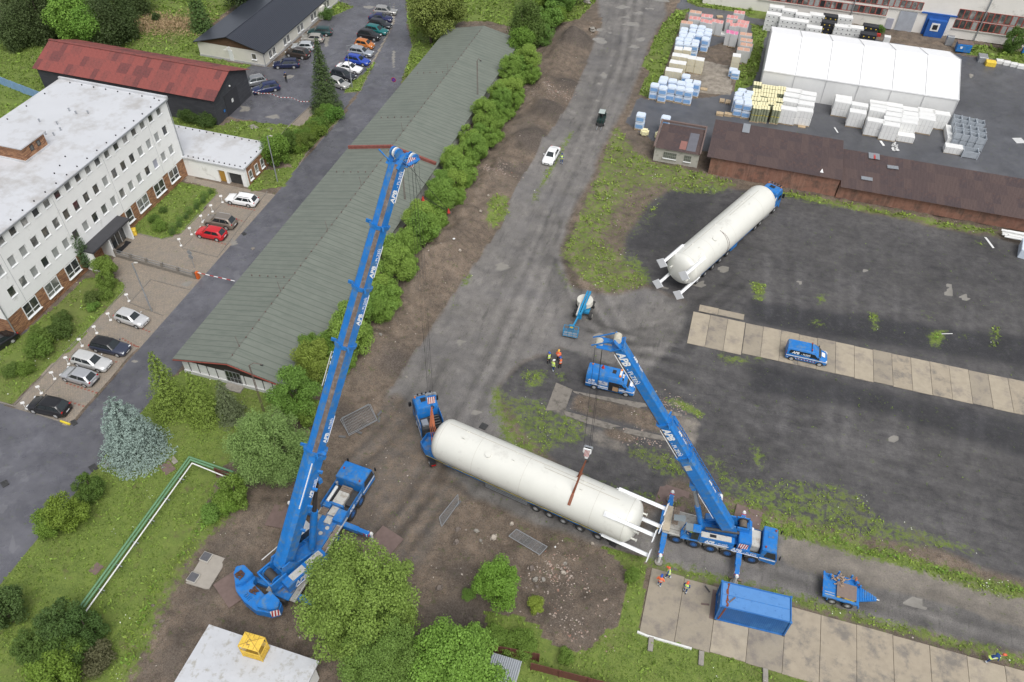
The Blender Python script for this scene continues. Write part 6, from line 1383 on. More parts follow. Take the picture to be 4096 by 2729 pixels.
o=m.build('chain_heap',ORA);tag(o,'orange chains and ratchets at the front corner of the dolly trailer','chain')
# boom lift
GB=mat('lift blue',(.02,.22,.42),.4,0,.12,2)
t=thing('boom_lift','blue and cream articulated boom lift standing alone on the dirt crossing','boom lift',(-11.08,72.2,0),math.radians(3))
m=MB();m.bx(-.75,.75,-.95,.95,.5,.85);m.build('chassis',GB,t,bevel=.04)
for x,y,s in ((-1.0,1.05,-1),(1.0,1.05,1),(-1.0,-1.05,-1),(1.0,-1.05,1)):
    n=20;m=MB();m.cyl((x-.17,y,.45),(x+.17,y,.45),.45,n);w_=m.build('wheel',TYRE,t,smooth=True);m=MB();m.cyl((x+s*.16,y,.45),(x+s*.19,y,.45),.24,n);m.build('rim',mat('cream rim',(.6,.58,.5),.5),w_)
m=MB();m.cyl((0,0,.85),(0,0,1.05),.5,16);m.build('turntable',DRK,t)
m=MB();m.cyl((-.05,.35,1.0),(-.05,.35,1.72),1.02,24,r2=1.0);cr=mat('cream cover',(.62,.60,.53),.45,0,.07,2);m.build('cover',cr,t,bevel=.05,smooth=True)
m=MB();m.bx(-.32,.32,-1.4,1.2,1.2,1.65);m.build('riser_frame',GB,t,bevel=.03)
for dx in (-.16,.16): m=MB();m.bar((.25+dx,1.25,2.3),(-.25+dx,-2.5,1.7),.22,.3);m.build('boom_arm',GB,t,bevel=.02)
m=MB();m.bx(-.55,.05,-2.75,-2.35,1.1,1.95);m.build('boom_knuckle',GB,t,bevel=.04)
m=MB();m.bar((-.3,-2.5,1.5),(-.75,-4.3,.95),.18,.24);m.build('jib_arm',GB,t)
m=MB();m.bar((-.45,-.6,1.9),(-.55,-2.9,1.9),.16,.2);m.build('fly_boom',SUPG,t)
m=MB();BX=(-1.68,.08,-5.25,-4.45)
for z in (.45,.85,1.45):
    for a,b in (((BX[0],BX[2]),(BX[1],BX[2])),((BX[1],BX[2]),(BX[1],BX[3])),((BX[1],BX[3]),(BX[0],BX[3])),((BX[0],BX[3]),(BX[0],BX[2]))): m.bar((a[0],a[1],z),(b[0],b[1],z),.05)
for x in (BX[0],-1.1,-.5,BX[1]):
    for y in (BX[2],BX[3]): m.bar((x,y,.4),(x,y,1.45),.05)
m.build('basket_rail',GB,t);m=MB();m.bx(*BX,.36,.42);m.build('basket_floor',STEEL,t,recalc=False)
m=MB();m.bx(-1.1,-.5,-4.55,-4.35,.9,1.6);m.build('control_box',GB,t,bevel=.02);m=MB();m.bx(-1.0,-.6,-4.57,-4.551,1.2,1.4);m.build('yellow_label',YEL,t,recalc=False)
# forklift
GRN=mat('dark green paint',(.02,.05,.045),.45)
fl=T(2,868,1060);t=thing('forklift','dark green forklift with a pale cab roof on the dirt road','forklift',(fl.x-.1,fl.y-.0,0),math.radians(-88))
m=MB();m.bx(-1.4,.8,-.6,.6,.3,1.0);m.bx(-1.5,-.9,-.6,.6,.3,1.3);m.build('body',GRN,t,bevel=.06)
for x,y in ((-.85,-.55),(-.85,.55),(.5,-.55),(.5,.55)): m=MB();m.bar((x,y,1.0),(x*.9,y*.9,2.1),.08);m.build('roof_post',BLK,t)
m=MB();m.bx(-.85,.5,-.5,.5,2.08,2.16);m.build('roof',mat('pale roof glass',(.40,.45,.43),.3),t,bevel=.02)
for s in (-1,1):
    wheel(t,.55,s*.55,.36,.25,s);wheel(t,-1.0,s*.5,.28,.2,s);m=MB();m.bx(.95,1.05,min(s*.2,s*.3),max(s*.2,s*.3),.1,2.2);m.build('mast_rail',DRK,t,recalc=False);m=MB();m.bx(1.05,2.2,min(s*.28,s*.4),max(s*.28,s*.4),.06,.12);m.build('fork',STEEL,t,recalc=False)
m=MB();m.bx(1.05,1.15,-.5,.5,.15,.6);m.build('carriage',DRK,t,recalc=False);m=MB();m.bx(-.6,-.2,-.25,.25,1.0,1.5);m.build('seat',BLK,t,bevel=.04)
# yellow man cage on the pump house roof
CY=mat('cage yellow',(.74,.50,.07),.5,0,.15,3,col2=(.45,.25,.06),c2amt=.2,c2scale=4)
def K(x,y,z): return G(960+x/4.98,2500+y/4.98,z)
zf=3.12;A_=K(70,620,zf);B_=K(490,745,zf);ux=(B_-A_);ux.z=0;Lx=1.75;ux.normalize();rz=math.atan2(ux.y,ux.x)
t=thing('man_cage','yellow steel man cage with a roof standing on the pale concrete roof','cage',(A_.x,A_.y,zf),rz)
W_=1.15;Hc=2.0
m=MB();m.bx(0,Lx,0,W_,0,.06);m.build('floor',mat('ochre floor',(.35,.22,.03),.7,0,.3,3),t,recalc=False)
m=MB();m.add([(-.03,-.05,Hc),(Lx+.03,-.05,Hc),(Lx+.03,W_+.05,Hc),(-.03,W_+.05,Hc),(Lx/2,W_/2,Hc+.12)],[(0,1,4),(1,2,4),(2,3,4),(3,0,4),(3,2,1,0)]);m.build('roof',CY,t)
for x in (0,Lx):
    for y in (0,W_): m=MB();m.bar((x,y,0),(x,y,Hc),.07);m.build('post',CY,t)
for z in (.2,.45,.7,.95,1.1):
    for a,b in (((0,0),(Lx,0)),((Lx,0),(Lx,W_)),((Lx,W_),(0,W_)),((0,W_),(0,0))): m=MB();m.bar((*a,z),(*b,z),.045);m.build('rail',CY,t)
for a in ((0,0),(Lx,0),(Lx,W_),(0,W_)): m=MB();m.bar((*a,Hc+.02),(Lx/2,W_/2,Hc+.14),.04);m.build('roof_brace',mat('ochre bar',(.40,.26,.05),.6),t)
for k in range(3): m=MB();x=Lx*(k+1)/4;m.bar((x,0,Hc+.05),(x,W_,Hc+.05),.035);m.build('roof_rib',_M['ochre bar'],t)
m=MB()
for k in range(14): a=k*.45;m.bar((Lx*.42+.14*math.cos(a),W_*.5+.14*math.sin(a)-.02*k,Hc+.13),(Lx*.42+.14*math.cos(a+.45),W_*.5+.14*math.sin(a+.45)-.02*k,Hc+.13),.03)
m.build('lifting_chain',RUST,t)
# two-hatch concrete cover
t=thing('septic_cover','concrete slab with two dark hatches beside the big crane','inspection cover')
P=[T(12,1760,440,.15),T(12,1930,500,.15),T(12,1925,540,.15),T(12,1790,760,.15),T(12,1755,760,.15),T(12,1590,710,.15)];m=MB();m.prism([(p.x,p.y) for p in P],0,.15);m.build('slab',mat('grey slab',(.33,.30,.26),.8,0,.1,2),t)
for x,y in ((1765,490),(1655,665)):
    c=T(12,x,y,.25);e=T(12,x+80,y+30,.25);rz_=math.atan2(e.y-c.y,e.x-c.x);m=MB();m.box((c.x,c.y,.24),(.95,.95,.18),rz=rz_);h_=m.build('hatch_frame',mat('pale concrete frame',(.42,.40,.36),.8),t,bevel=.02)
    m=MB();m.box((c.x,c.y,.36),(.8,.8,.06),rz=rz_);m.build('hatch_lid',mat('dark lid',(.10,.10,.11),.6,0,.2,3),h_,bevel=.01)
# ---------------------------------------------------------------- lying mesh fence panels and their feet
def meshpanel(i,P4,lab_,z=.12,grp='loose site fence panels'):
    P=[T(i,*p,z) for p in P4];zz_=max(ztop(P[0].lerp(P[1],a_).lerp(P[3].lerp(P[2],a_),b_).x,P[0].lerp(P[1],a_).lerp(P[3].lerp(P[2],a_),b_).y) for a_ in (0,.25,.5,.75,1) for b_ in (0,.5,1))+.05;P=[T(i,*p,z+zz_) for p in P4];t=thing('mesh_fence',lab_,'fence panel',(0,0,0),0,grp)
    for a,b in zip(P,P[1:]+P[:1]): m=MB();m.bar(a,b,.05);m.build('frame_tube',STEEL,t)
    m=MB();n=22
    for k in range(1,n): m.bar(P[0].lerp(P[1],k/n),P[3].lerp(P[2],k/n),.012)
    for k in range(1,7): m.bar(P[0].lerp(P[3],k/7),P[1].lerp(P[2],k/7),.012)
    o=m.build('wire_mesh',STEEL,t,recalc=False);o['kind']='stuff'
meshpanel(9,[(773,725),(1015,592),(1085,725),(845,850)],'lower of the two fence panels lying by the spoil bank',.08)
meshpanel(9,[(785,710),(1030,595),(1090,730),(848,862)],'upper of the two fence panels lying by the spoil bank',.18)
meshpanel(9,[(1620,1562),(1780,1365),(1785,1440),(1640,1640)],'fence panel lying across the rutted ground in front of the tank',.1)
meshpanel(14,[(75,310),(140,250),(405,400),(340,470)],'fence panel lying on the spoil below the tank wheels',.15)
for i,x,y,r_,lb in ((9,1110,680,.9,'right of the lying fence panels, upper'),(9,1105,725,1.4,'right of the lying fence panels, lower'),(9,930,833,-.6,'below the lying fence panels'),(9,790,877,-.3,'left below the lying fence panels'),(9,1785,1450,.8,'at the end of the single panel in front of the tank')):
    c=T(i,x,y);m=MB();m.box((0,0,.07),(.75,.25,.13));
    o=m.build('concrete_block',mat('grey recycled foot',(.13,.13,.13),.8),None,loc=(c.x,c.y,ztop(c.x,c.y)),rz=r_+.5,bevel=.02);tag(o,'grey perforated fence foot '+lb,'fence foot')
# ---------------------------------------------------------------- lamp posts, poles, signs
def lamp(i,base,topz,lab_,col=STEEL,arm=(1,0),h=None,cat='lamp post',r_=.07):
    b=T(i,*base);t=thing('lamp_post',lab_,cat,(b.x,b.y,0));m=MB();m.cyl((0,0,0),(0,0,topz*.35),r_*1.5,10);m.cyl((0,0,topz*.35),(0,0,topz),r_,8);m.build('pole',col,t,smooth=True)
    m=MB();m.bar((0,0,topz),(arm[0],arm[1],topz+.15),.06);m.build('arm',col,t)
    m=MB();m.box((arm[0]*1.2,arm[1]*1.2,topz+.15),(.45,.2,.12),rz=math.atan2(arm[1],arm[0]));m.build('lamp_head',SUPG,t,bevel=.03);return t
lamp(4,(1300,1230),7.6,'tall galvanised lamp post between the paved bays',arm=(.4,.1))
lamp(1,(235,1555),7.6,'galvanised lamp post at the annexe corner',arm=(.5,0))
lamp(1,(875,750),7.5,'lamp post in the grass by the parked cars with a curved arm',arm=(1.2,.6))
lamp(1,(1205,130),6.5,'far lamp post behind the kerbside row of cars',arm=(.4,0))
def rustpole(i,base,hh,lab_,arm):
    b=T(i,*base);t=thing('lattice_pole',lab_,'pole',(b.x,b.y,0));m=MB()
    for s in ((-.1,0),(.1,0)): m.cyl((s[0],s[1],0),(s[0]*.6,s[1],hh),.035,5)
    m.build('pole',RUST,t);m=MB()
    n=int(hh/.35)
    for k in range(n): m.bar((-.1,0,k*.35),(.09,0,(k+1)*.35),.025)
    o=m.build('lacing',RUST,t);o['kind']='stuff'
    m=MB();m.bar((0,0,hh),(arm[0]*.4,arm[1]*.4,hh+.5),.05);m.bar((arm[0]*.4,arm[1]*.4,hh+.5),(arm[0],arm[1],hh+.4),.05);m.build('arm',RUST,t);m=MB();m.box((arm[0],arm[1],hh+.32),(.3,.15,.12));m.build('lamp_head',DRK,t)
rustpole(8,(2258,655),7.4,'rusty lattice lamp pole in front of the long shed gable',(1.4,.2))
b_=Vector((-37.3,87.5,0));rustpole(1,(1950,940),8.6,'rusty lattice lamp pole rising from the hedge behind the long shed',(.7,-.4))
rustpole(5,(1340,415),7.5,'rusty lattice pole hidden beside the big crane boom',(.3,.0))
rustpole(2,(255,320),9.0,'rusty lattice lamp pole among the trees at the far end of the long shed',(1.0,-.3))
def sign(i,base,hh,lab_,shape):
    b=T(i,*base);t=thing('road_sign',lab_,'road sign',(b.x,b.y,0));m=MB();m.cyl((0,0,0),(0,0,hh),.035,8);m.build('post',STEEL,t)
    if shape=='round':
        for r_,mm,d_ in ((.42,RED,0),(.33,mat('sign blue',(.02,.05,.35),.5),.012)):
            m=MB();m.cyl((0,-.06-d_,hh-.3),(0,-.03-d_,hh-.3),r_,20);m.build('sign_disc',mm,t)
        m=MB();m.bar((-.24,-.09,hh-.06),(.24,-.09,hh-.54),.07,.02,up=(0,1,0));m.build('sign_bar',RED,t)
sign(1,(1240,790),2.6,'round no-stopping sign at the edge of the long shed roof','round')
t=thing('road_sign','pair of grey sign backs on a post by the lift barrier','road sign',(T(4,1668,862).x,T(4,1668,862).y,0));m=MB();m.cyl((0,0,0),(0,0,3.0),.04,8);m.build('post',STEEL,t)
for z in (2.6,1.9): m=MB();m.cyl((0,-.05,z),(0,-.02,z),.35,16);m.build('sign_back',STEEL,t)
t=thing('barrier','orange lift barrier with a red and white pole across the road','barrier',(T(4,1700,950).x,T(4,1700,950).y,0),0)
m=MB();m.box((0,0,.55),(.35,.45,1.1));m.build('cabinet',mat('orange cabinet',(.60,.12,.02),.5),t,bevel=.04)
for k in range(9): m=MB();m.bar((.1+k*.6,0,1.0+k*.004),(.1+(k+1)*.6,0,1.0+k*.004),.07);m.build('pole_band',[WHT,RED][k%2],t)
# bay number boards
i=0
for tt,x,y in ((4,1905,300),(4,1820,380),(4,1735,470),(4,1640,575),(4,1550,670),(4,1105,1145),(4,948,1308),(4,830,1420),(8,705,95),(8,590,250),(8,470,378),(8,355,500),(8,228,638)):
    i+=1;b=T(tt,x,y);t=thing('bay_sign',['white bay sign at the white estate car','white bay sign at the bronze off-roader','white bay sign at the red car','white bay sign between the red car and the empty bay','white bay sign at the empty bay corner','white bay sign at the empty paved square','white bay sign behind the silver hatchback by the lamp post','white bay sign behind the dark slate blue car','white bay sign above the silver-white estate','white bay sign between the silver-white estate and the five-door car','white bay sign in front of the silver five-door car','white bay sign at the empty bay beside the black off-roader','white bay sign nearest the road corner by the black off-roader'][i-1],'sign',(b.x,b.y,0),.7,'white bay signs along the paved parking')
    m=MB();m.box((0,0,.04),(.3,.3,.08));m.cyl((0,0,0),(0,0,1.0),.035,6);m.build('post',PWH,t);m=MB();m.box((0,0,1.12),(.40,.04,.26),R=Matrix.Rotation(-.3,3,'X'));m.build('board',PWH,t)
# fence wall across the paved yard
t=thing('dividing_fence','low concrete and wire fence between the porch and the lift barrier','fence',(0,0,0));A_=Vector((-72.2,63.4,0));B_=Vector((-60.1,62.75,0))
m=MB();m.bar(A_+Vector((0,0,.25)),B_+Vector((0,0,.25)),.25,.5);m.build('base_wall',KRB,t)
for k in range(6): m=MB();p=A_.lerp(B_,k/5);m.box(p+Vector((0,0,.6)),(.28,.28,1.2));m.build('post',KRB,t)
for z in (.75,1.15): m=MB();m.bar(A_+Vector((0,0,z)),B_+Vector((0,0,z)),.04);m.build('rail',STEEL,t)
m=MB()
for k in range(60): p=A_.lerp(B_,k/60);m.bar(p+Vector((0,0,.5)),p+Vector((0,0,1.15)),.015)
o=m.build('wire_mesh',STEEL,t,recalc=False);o['kind']='stuff'
# blue board fence, rust fence at the bottom
def boardfence(lab_,P0,P1,h,mm,w=.9,pm=None,name='board_fence'):
    t=thing(name,lab_,'fence',(0,0,0));P0=Vector((P0[0],P0[1],0));P1=Vector((P1[0],P1[1],0));n=max(1,int((P1-P0).length/w))
    for k in range(n):
        a=P0.lerp(P1,(k+.02)/n);b=P0.lerp(P1,(k+.98)/n);m=MB();o_=Vector((0,0,h/2+rs.uniform(-.03,.03)));m.bar(a+o_,b+o_,h,.03,up=(a-b).cross(Vector((0,0,1)))) if False else m.box((a+b)/2+o_,((b-a).length,.04,h),rz=math.atan2((b-a).y,(b-a).x));m.build('board',mm,t,recalc=False)
    for k in range(0,n+1,max(1,int(2.4/w))): p=P0.lerp(P1,k/n);m=MB();m.box(p+Vector((0,-.06,h*.53)),(.1,.1,h*1.06));m.build('post',pm or mm,t,recalc=False)
boardfence('faded light blue board fence behind the office block',(-128,98.5),(-99,92.0),1.6,mat('faded blue boards',(.22,.36,.55),.7,0,.15,1),1.2)
RSF=mat('rust red sheet',(.13,.045,.035),.75,0,.25,3)
a=T(13,1990,1290);b=T(14,330,1380);boardfence('rust red corrugated fence below the spoil heap, left stretch',a,b,1.5,RSF,.3,name='sheet_fence')
a=T(14,265,1450);b=T(14,1000,1640);boardfence('rust red corrugated fence running out of the bottom edge',a,b,1.3,RSF,.3,name='sheet_fence')
t=thing('shed_roof_corner','light grey corrugated roof corner behind the rust red fence','shed',(0,0,0))
c=T(14,90,1480,1.0);o=link('roof_sheet',corr(2.6,2.4,14,.04).mesh('roof_sheet',STEEL),t,(c.x-1.9,c.y-1.4,1.5));m=MB();m.bx(c.x-1.8,c.x+.6,c.y-1.3,c.y+.9,0,1.45);m.build('wall',PLAS,t,recalc=False)
# green heating pipes
t=thing('heating_pipes','pair of green lagged pipes with a white pipe turning a corner on the lawn','pipes',(0,0,0))
PG=mat('green lagging',(.13,.26,.14),.5,0,.15,3);zp=1.0
c=T(8,1620,1045,zp);e1=T(12,650,960,zp);e2=T(8,2000,1175,zp);n1=Vector((.42,-.1,0))
for k,(dx,r_,mm) in enumerate(((0,.11,PG),(.34,.11,PG),(.78,.07,PWH))):
    dv=Vector((dx*.9,-dx*.75,0));m=MB();a=e1+Vector((dx,0,0));b=c+dv;d_=e2+Vector((0,-dx,0));m.cyl(a,b,r_,10);m.cyl(b,d_,r_,10);m.ball(b,r_,5);m.build('pipe',mm,t,smooth=True)
for k in range(8):
    p=e1.lerp(c,k/7);m=MB();m.bar((p.x-.2,p.y,.82),(p.x+1.0,p.y,.82),.08);m.bar((p.x+.4,p.y,0),(p.x+.4,p.y,.82),.08);m.build('pipe_support',STEEL,t)
a=T(8,1845,1160,.9);b=T(8,2010,1200,.9);boardfence('short dark red sheet fence beside the green pipes',(a.x,a.y),(b.x+.8,b.y-.2),1.3,RSF,.25,name='sheet_fence')
# covers, hatches, plates in the lawn
for nm,i,x,y,r_,lab_,cat,mm in (('manhole_cover',8,918,1105,.5,'dark round manhole in the lawn by the blue spruce','manhole',KRB),('manhole_cover',1,170,1108,.45,'grey round manhole on the grass by the lamp post','manhole',KRB),('manhole_cover',4,2165,696,.25,'small round cover in the road opposite the empty bay','manhole',KRB)):
    c=T(i,x,y);m=MB();m.cyl((0,0,0),(0,0,.07),r_,20);m.cyl((0,0,.07),(0,0,.085),r_*.8,20);o=m.build(nm,mm,None,loc=(c.x,c.y,.0));tag(o,lab_,cat)
for i,x,y,w_,h_,lab_,mm in ((8,1435,1140,1.5,1.1,'rusty square hatch in the lawn by the green pipes',RUST),(8,1488,1075,1.0,.5,'small grey box on legs beside the rusty hatch',STONE),(12,825,592,.9,1.0,'brown square lid in the lawn left of the pipes',RUST),(8,800,1140,.9,.7,'drain grate at the kerb below the blue spruce',DRK),(8,635,752,.8,.5,'drain grate at the end of the yellow kerb',DRK),(8,42,1275,.8,.6,'drain grate in the road at the left edge',DRK),(4,2090,570,.6,.5,'drain grate in the road by the red car',DRK),(9,2000,785,.8,.8,'storm drain grate in the dirt beside the turned tractor unit',DRK),(14,970,375,.7,.7,'storm drain grate under the tank legs',DRK),(1,30,1090,1.6,1.0,'flat stone slab in the grass by the car park',STONE)):
    c=T(i,x,y);m=MB();m.box((0,0,.03),(w_,h_,.06));
    if mm is DRK:
        for k in range(5): m.box((-w_*.4+k*w_*.2,0,.065),(w_*.08,h_*.9,.02))
    o=m.build('drain_grate' if mm is DRK else 'ground_lid',mm,None,loc=(c.x,c.y,.015+max(0,ztop(c.x,c.y))),rz=-.5+.3*(i>8),recalc=False);tag(o,lab_,'drain grate' if mm is DRK else 'lid')
# concrete sleepers in the lower grass, white rail
for i,x,y,lb in ((14,1288,1240,'leftmost, below the white curb'),(14,1720,1360,'middle one of the row'),(14,2268,1510,'third one towards the right')):
    c=T(i,x,y);m=MB();m.box((0,0,.12),(.45,1.25,.24));o=m.build('concrete_sleeper',STONE,None,loc=(c.x,c.y,0),rz=.08,bevel=.03);tag(o,'grey concrete sleeper in the grass below the pad, '+lb,'concrete block')
pts=[T(14,x,y,.1) for x,y in((1175,1130),(1260,1165),(1380,1200),(1520,1240),(1640,1275))];m=MB()
for a,b in zip(pts[:-1],pts[1:]): m.bar(a,b,.18,.2)
o=m.build('white_rail',mat('chipped white rail',(.66,.66,.63),.7,0,.2,4));tag(o,'low chipped white rail along the lower edge of the concrete pad','rail')
# scattered stones and rubble, each of the bigger ones its own object
def rock(x,y,s,lab_,cat='rock',mm=STONE,flat=.6,z=None):
    m=MB();r0=random.Random(int(x*100+y*10));m.ball((0,0,s*.2),s,4,sc=(1,.75,flat));m.v=[(v[0]*(1+r0.uniform(-.25,.25)),v[1]*(1+r0.uniform(-.25,.25)),v[2]*(1+r0.uniform(-.2,.2))) for v in m.v]
    o=m.build('rock',mm,None,loc=(x,y,ztop(x,y) if z is None else z),rz=r0.random()*3);return tag(o,lab_,cat,'loose rocks and rubble lumps')
PST=mat('pale stone',(.42,.37,.31),.9,0,.2,4);DST=mat('brown stone',(.17,.14,.12),.9,0,.25,4)
for i,x,y,s,lab_,mm in ((13,2085,340,.42,'largest pale boulder on the spoil left of the small bush',PST),(13,1940,295,.28,'flat stone on the spoil above the small bush',STONE),(13,1975,370,.2,'small grey stone left of the largest boulder',STONE),(13,1780,265,.35,'long earthy lump beside the leaning fence panel',DST),(13,1770,370,.38,'brown elongated lump on the spoil',DST),(13,1620,750,.4,'log-like stone at the edge of the pit',DST),(13,1910,755,.38,'log-like stone by the small bush',DST),(13,2240,215,.25,'pale stone below the tank guard rail',PST),
    (14,100,215,.24,'pale round stone at the top of the spoil heap',PST),(14,470,428,.12,'white lump right of the lying fence panel',PWH),(14,555,555,.24,'grey stone above the brick rubble',STONE),(14,540,635,.28,'pinkish concrete lump in the rubble',PST),(14,370,690,.3,'grey block in the middle of the rubble',STONE),(14,300,690,.36,'broken slab in the rubble left part',STONE),(14,315,755,.24,'broken slab at the foot of the rubble',DST),(14,790,380,.2,'pair of pale stones by the tank legs',PST),(14,270,600,.3,'brown clod above the rubble slabs',DST),
    (5,1800,775,.25,'pale oval stone on the spoil bank',PST),(5,1750,735,.18,'white curved scrap on the spoil bank',PWH),(5,1975,420,.26,'beige stone by the green patch on the bank',PST),(5,2040,270,.22,'beige stone at the top of the green patch',PST),(5,1720,430,.3,'dark clod on the upper spoil bank',DST),(9,1130,95,.28,'grey stones on the lower bank near the boom',STONE),(9,1340,370,.2,'round stone at the bank foot',STONE),(9,1230,545,.26,'brown stone between bank and lying panels',DST),(12,1330,1085,.2,'dark stone beside the weeds near the pump house',DST),(12,1310,905,.18,'dark stone at the grass edge left of the big crane',DST),(12,1385,1045,.25,'long dark stone near the pump house',DST),(13,850,1430,.35,'half buried concrete lump under the big tree',STONE),(2,745,25,.9,'grey rubble block at the far end of the bank',STONE),(2,790,270,.9,'broken slab at the far bend of the dirt road',STONE)):
    c=T(i,x,y);rock(c.x,c.y,s,lab_,'rock',mm)
# ================================================================ PEOPLE
SKIN=mat('skin',(.50,.30,.22),.6,0,.05);HIVY=mat('hi-vis yellow',(.62,.80,.16),.6,0,.05);HIVO=mat('hi-vis orange',(.85,.17,.06),.6,0,.05);NAVY=mat('navy workwear',(.02,.06,.19),.8,0,.1,6);BLKC=mat('black clothing',(.018,.018,.022),.8);REF=mat('reflective band',(.62,.64,.62),.4);BOOT=mat('boots',(.03,.028,.025),.7)
HELM={'orange':mat('orange helmet',(.65,.12,.05),.35),'blue':mat('blue helmet',(.02,.09,.42),.35),'white':mat('white helmet',(.7,.7,.66),.35),'yellow':mat('amber helmet',(.75,.40,.05),.35),'cap':mat('dark blue cap',(.03,.06,.20),.8)}
def person(label,loc,rz,top,legs,helm,pose='stand',vest=None,H=1.85,z=None,grp='workers in helmets',hood=None):
    """one skinned body: joints laid out for the pose, clothes coloured by the nearest limb"""
    t=thing('person',label,'person',(loc[0],loc[1],ztop(loc[0],loc[1]) if z is None else z),rz,grp);s=H/1.8
    V=[];E=[];Rd=[];MT=[]
    def J(p,r,par,mt):
        V.append(Vector(p)*s);Rd.append(r*s);MT.append(mt)
        if par is not None:E.append((par,len(V)-1))
        return len(V)-1
    lean=0.0;hip=.95;stride=.12;bow=0
    if pose=='walk': stride=.38;lean=.08
    if pose=='bend': lean=.30;hip=.86;stride=.30;bow=.42
    if pose=='sit': hip=.45
    p=J((0,0,hip),.14,None,1);sp=J((lean*.4,0,hip+.25-bow*.08),.135,p,0);ch=J((lean+bow*.3,0,hip+.43-bow*.15),.155,sp,0);nk=J((lean*1.3+bow*.55,0,hip+.60-bow*.25),.06,ch,2)
    hd=J((lean*1.5+bow*.68+.02,0,hip+.72-bow*.30),.098,nk,2);ht=J((lean*1.5+bow*.72+.01,0,hip+.82-bow*.30),.085,hd,2)
    J((lean*1.5+bow*.70+.125,0,hip+.725-bow*.31),.022,hd,2) # nose
    for q in (-1,1):
        if pose=='sit': k=J((.42,q*.12,hip+.02),.085,p,1);a=J((.48,q*.12,.08),.055,k,1);J((.62,q*.12,.04),.05,a,3)
        else:
            fx=stride*q*.5;hp=J((0,q*.095,hip-.08),.105,p,1);k=J((fx*.6+.03,q*.11,.50*hip/.95),.07,hp,1);a=J((fx,q*.12,.09),.05,k,1);J((fx+.15,q*.13,.05),.045,a,3)
        sh=J((lean+bow*.3,q*.20,hip+.48-bow*.16),.075,ch,0)
        if pose=='fold': el=J((.02,q*.29,hip+.20),.055,sh,0);wr=J((.22,q*.06,hip+.24),.038,el,0)
        elif pose=='bend': el=J((.42,q*.26,hip+.10),.052,sh,0);wr=J((.58,q*.2,hip-.12),.036,el,0)
        elif pose=='sit': el=J((.10,q*.27,hip+.22),.05,sh,0);wr=J((.34,q*.2,hip+.2),.036,el,0)
        elif pose=='hips': el=J((-.05,q*.36,hip+.22),.052,sh,0);wr=J((.08,q*.22,hip+.03),.036,el,0)
        else: el=J((-.02+.06*q*(pose=='walk'),q*.27,hip+.20),.052,sh,0);wr=J((.08+.1*q*(pose=='walk'),q*.28,hip-.04),.036,el,0)
        d=(V[wr]-V[el]).normalized()/s;side=Vector((-d.y,d.x,0)) if abs(d.z)<.9 else Vector((1,0,0))
        w0=V[wr]/s;pm=J(w0+d*.08,.034,wr,2)
        for f in range(4): o=side*(f-1.5)*.021;f1=J(w0+d*(.125)+o,.0095,pm,2);J(w0+d*(.165-.01*abs(f-1.2))+o+Vector((.012,0,-.012)),.008,f1,2)
        f1=J(w0+d*.07+side*.045,.011,pm,2);J(w0+d*.10+side*.06,.009,f1,2)
    me=bpy.data.meshes.new('b');me.from_pydata([tuple(v) for v in V],E,[]);ob=bpy.data.objects.new('b',me);COL.objects.link(ob)
    ob.modifiers.new('s','SKIN');sv=me.skin_vertices[0].data
    for i,r in enumerate(Rd): sv[i].radius=(r,r);sv[i].use_root=(i==0)
    sb=ob.modifiers.new('u','SUBSURF');sb.levels=1;sb.render_levels=1
    dg=bpy.context.evaluated_depsgraph_get();nm=bpy.data.meshes.new_from_object(ob.evaluated_get(dg));bpy.data.objects.remove(ob);nm.name='body'
    nm.materials.clear()
    for mm in (top,legs,SKIN,BOOT): nm.materials.append(mm)
    A=np.array([tuple(v) for v in V]);
    for f in nm.polygons: c=np.array(f.center);f.material_index=MT[int(np.argmin(((A-c)**2).sum(1)-np.array(Rd)**2))];f.use_smooth=True
    link('body',nm,t)
    h=V[ht];m=MB();rings=[]
    for k in range(6): a=PI/2*k/5;rings.append([(h.x+.135*s*math.cos(a)*math.cos(2*PI*i/14)*1.1,h.y+.125*s*math.cos(a)*math.sin(2*PI*i/14),h.z+.0+.14*s*math.sin(a)) for i in range(14)])
    m.loft(rings);m.bx(h.x+.10*s,h.x+.22*s,h.y-.09*s,h.y+.09*s,h.z-.005,h.z+.015);m.build('helmet' if helm!='cap' else 'cap',HELM[helm],t,smooth=True)
    m=MB()
    for q in (-1,1): m.ball((V[hd].x+.085*s,V[hd].y+q*.035*s,V[hd].z+.01),.013*s,3)
    m.build('eyes',BLK,t)
    if vest:
        m=MB();c0=V[p];c1=V[ch];rings=[]
        for f,rx,ry in ((-.05,.17,.20),(.35,.165,.195),(.75,.17,.215),(1.1,.15,.22),(1.28,.09,.15)):
            c=c0.lerp(c1,f);rings.append([(c.x+rx*s*math.cos(2*PI*i/16),c.y+ry*s*math.sin(2*PI*i/16),c.z) for i in range(16)])
        m.loft(rings,caps=False,mfun=lambda k,i:1 if k==1 else 0);m.build('vest',[vest,REF],t,smooth=True)
    if top in (HIVO,HIVY) or legs is NAVY:
        for q in (-1,1):
            a=[i for i in range(len(V)) if MT[i]==1 and V[i].y*q>0][-1];c=V[a];m=MB();m.cyl((c.x,c.y,c.z+.08*s),(c.x,c.y,c.z+.16*s),.085*s,10);m.build('reflective_cuff',REF if legs is NAVY else BLKC,t,recalc=False)
    return t
person('worker in yellow vest and blue helmet, back left of the group of four',T(10,415,243),-.6,BLKC,BLKC,'blue','stand',HIVY)
person('worker in a yellow coat, white helmet and blue trousers in the group of four',T(10,452,310),.9,HIVY,NAVY,'white','stand',HIVY)
person('worker in orange jacket and amber helmet, back of the group of four',T(10,497,225),-1.6,HIVO,BLKC,'yellow','fold',HIVO)
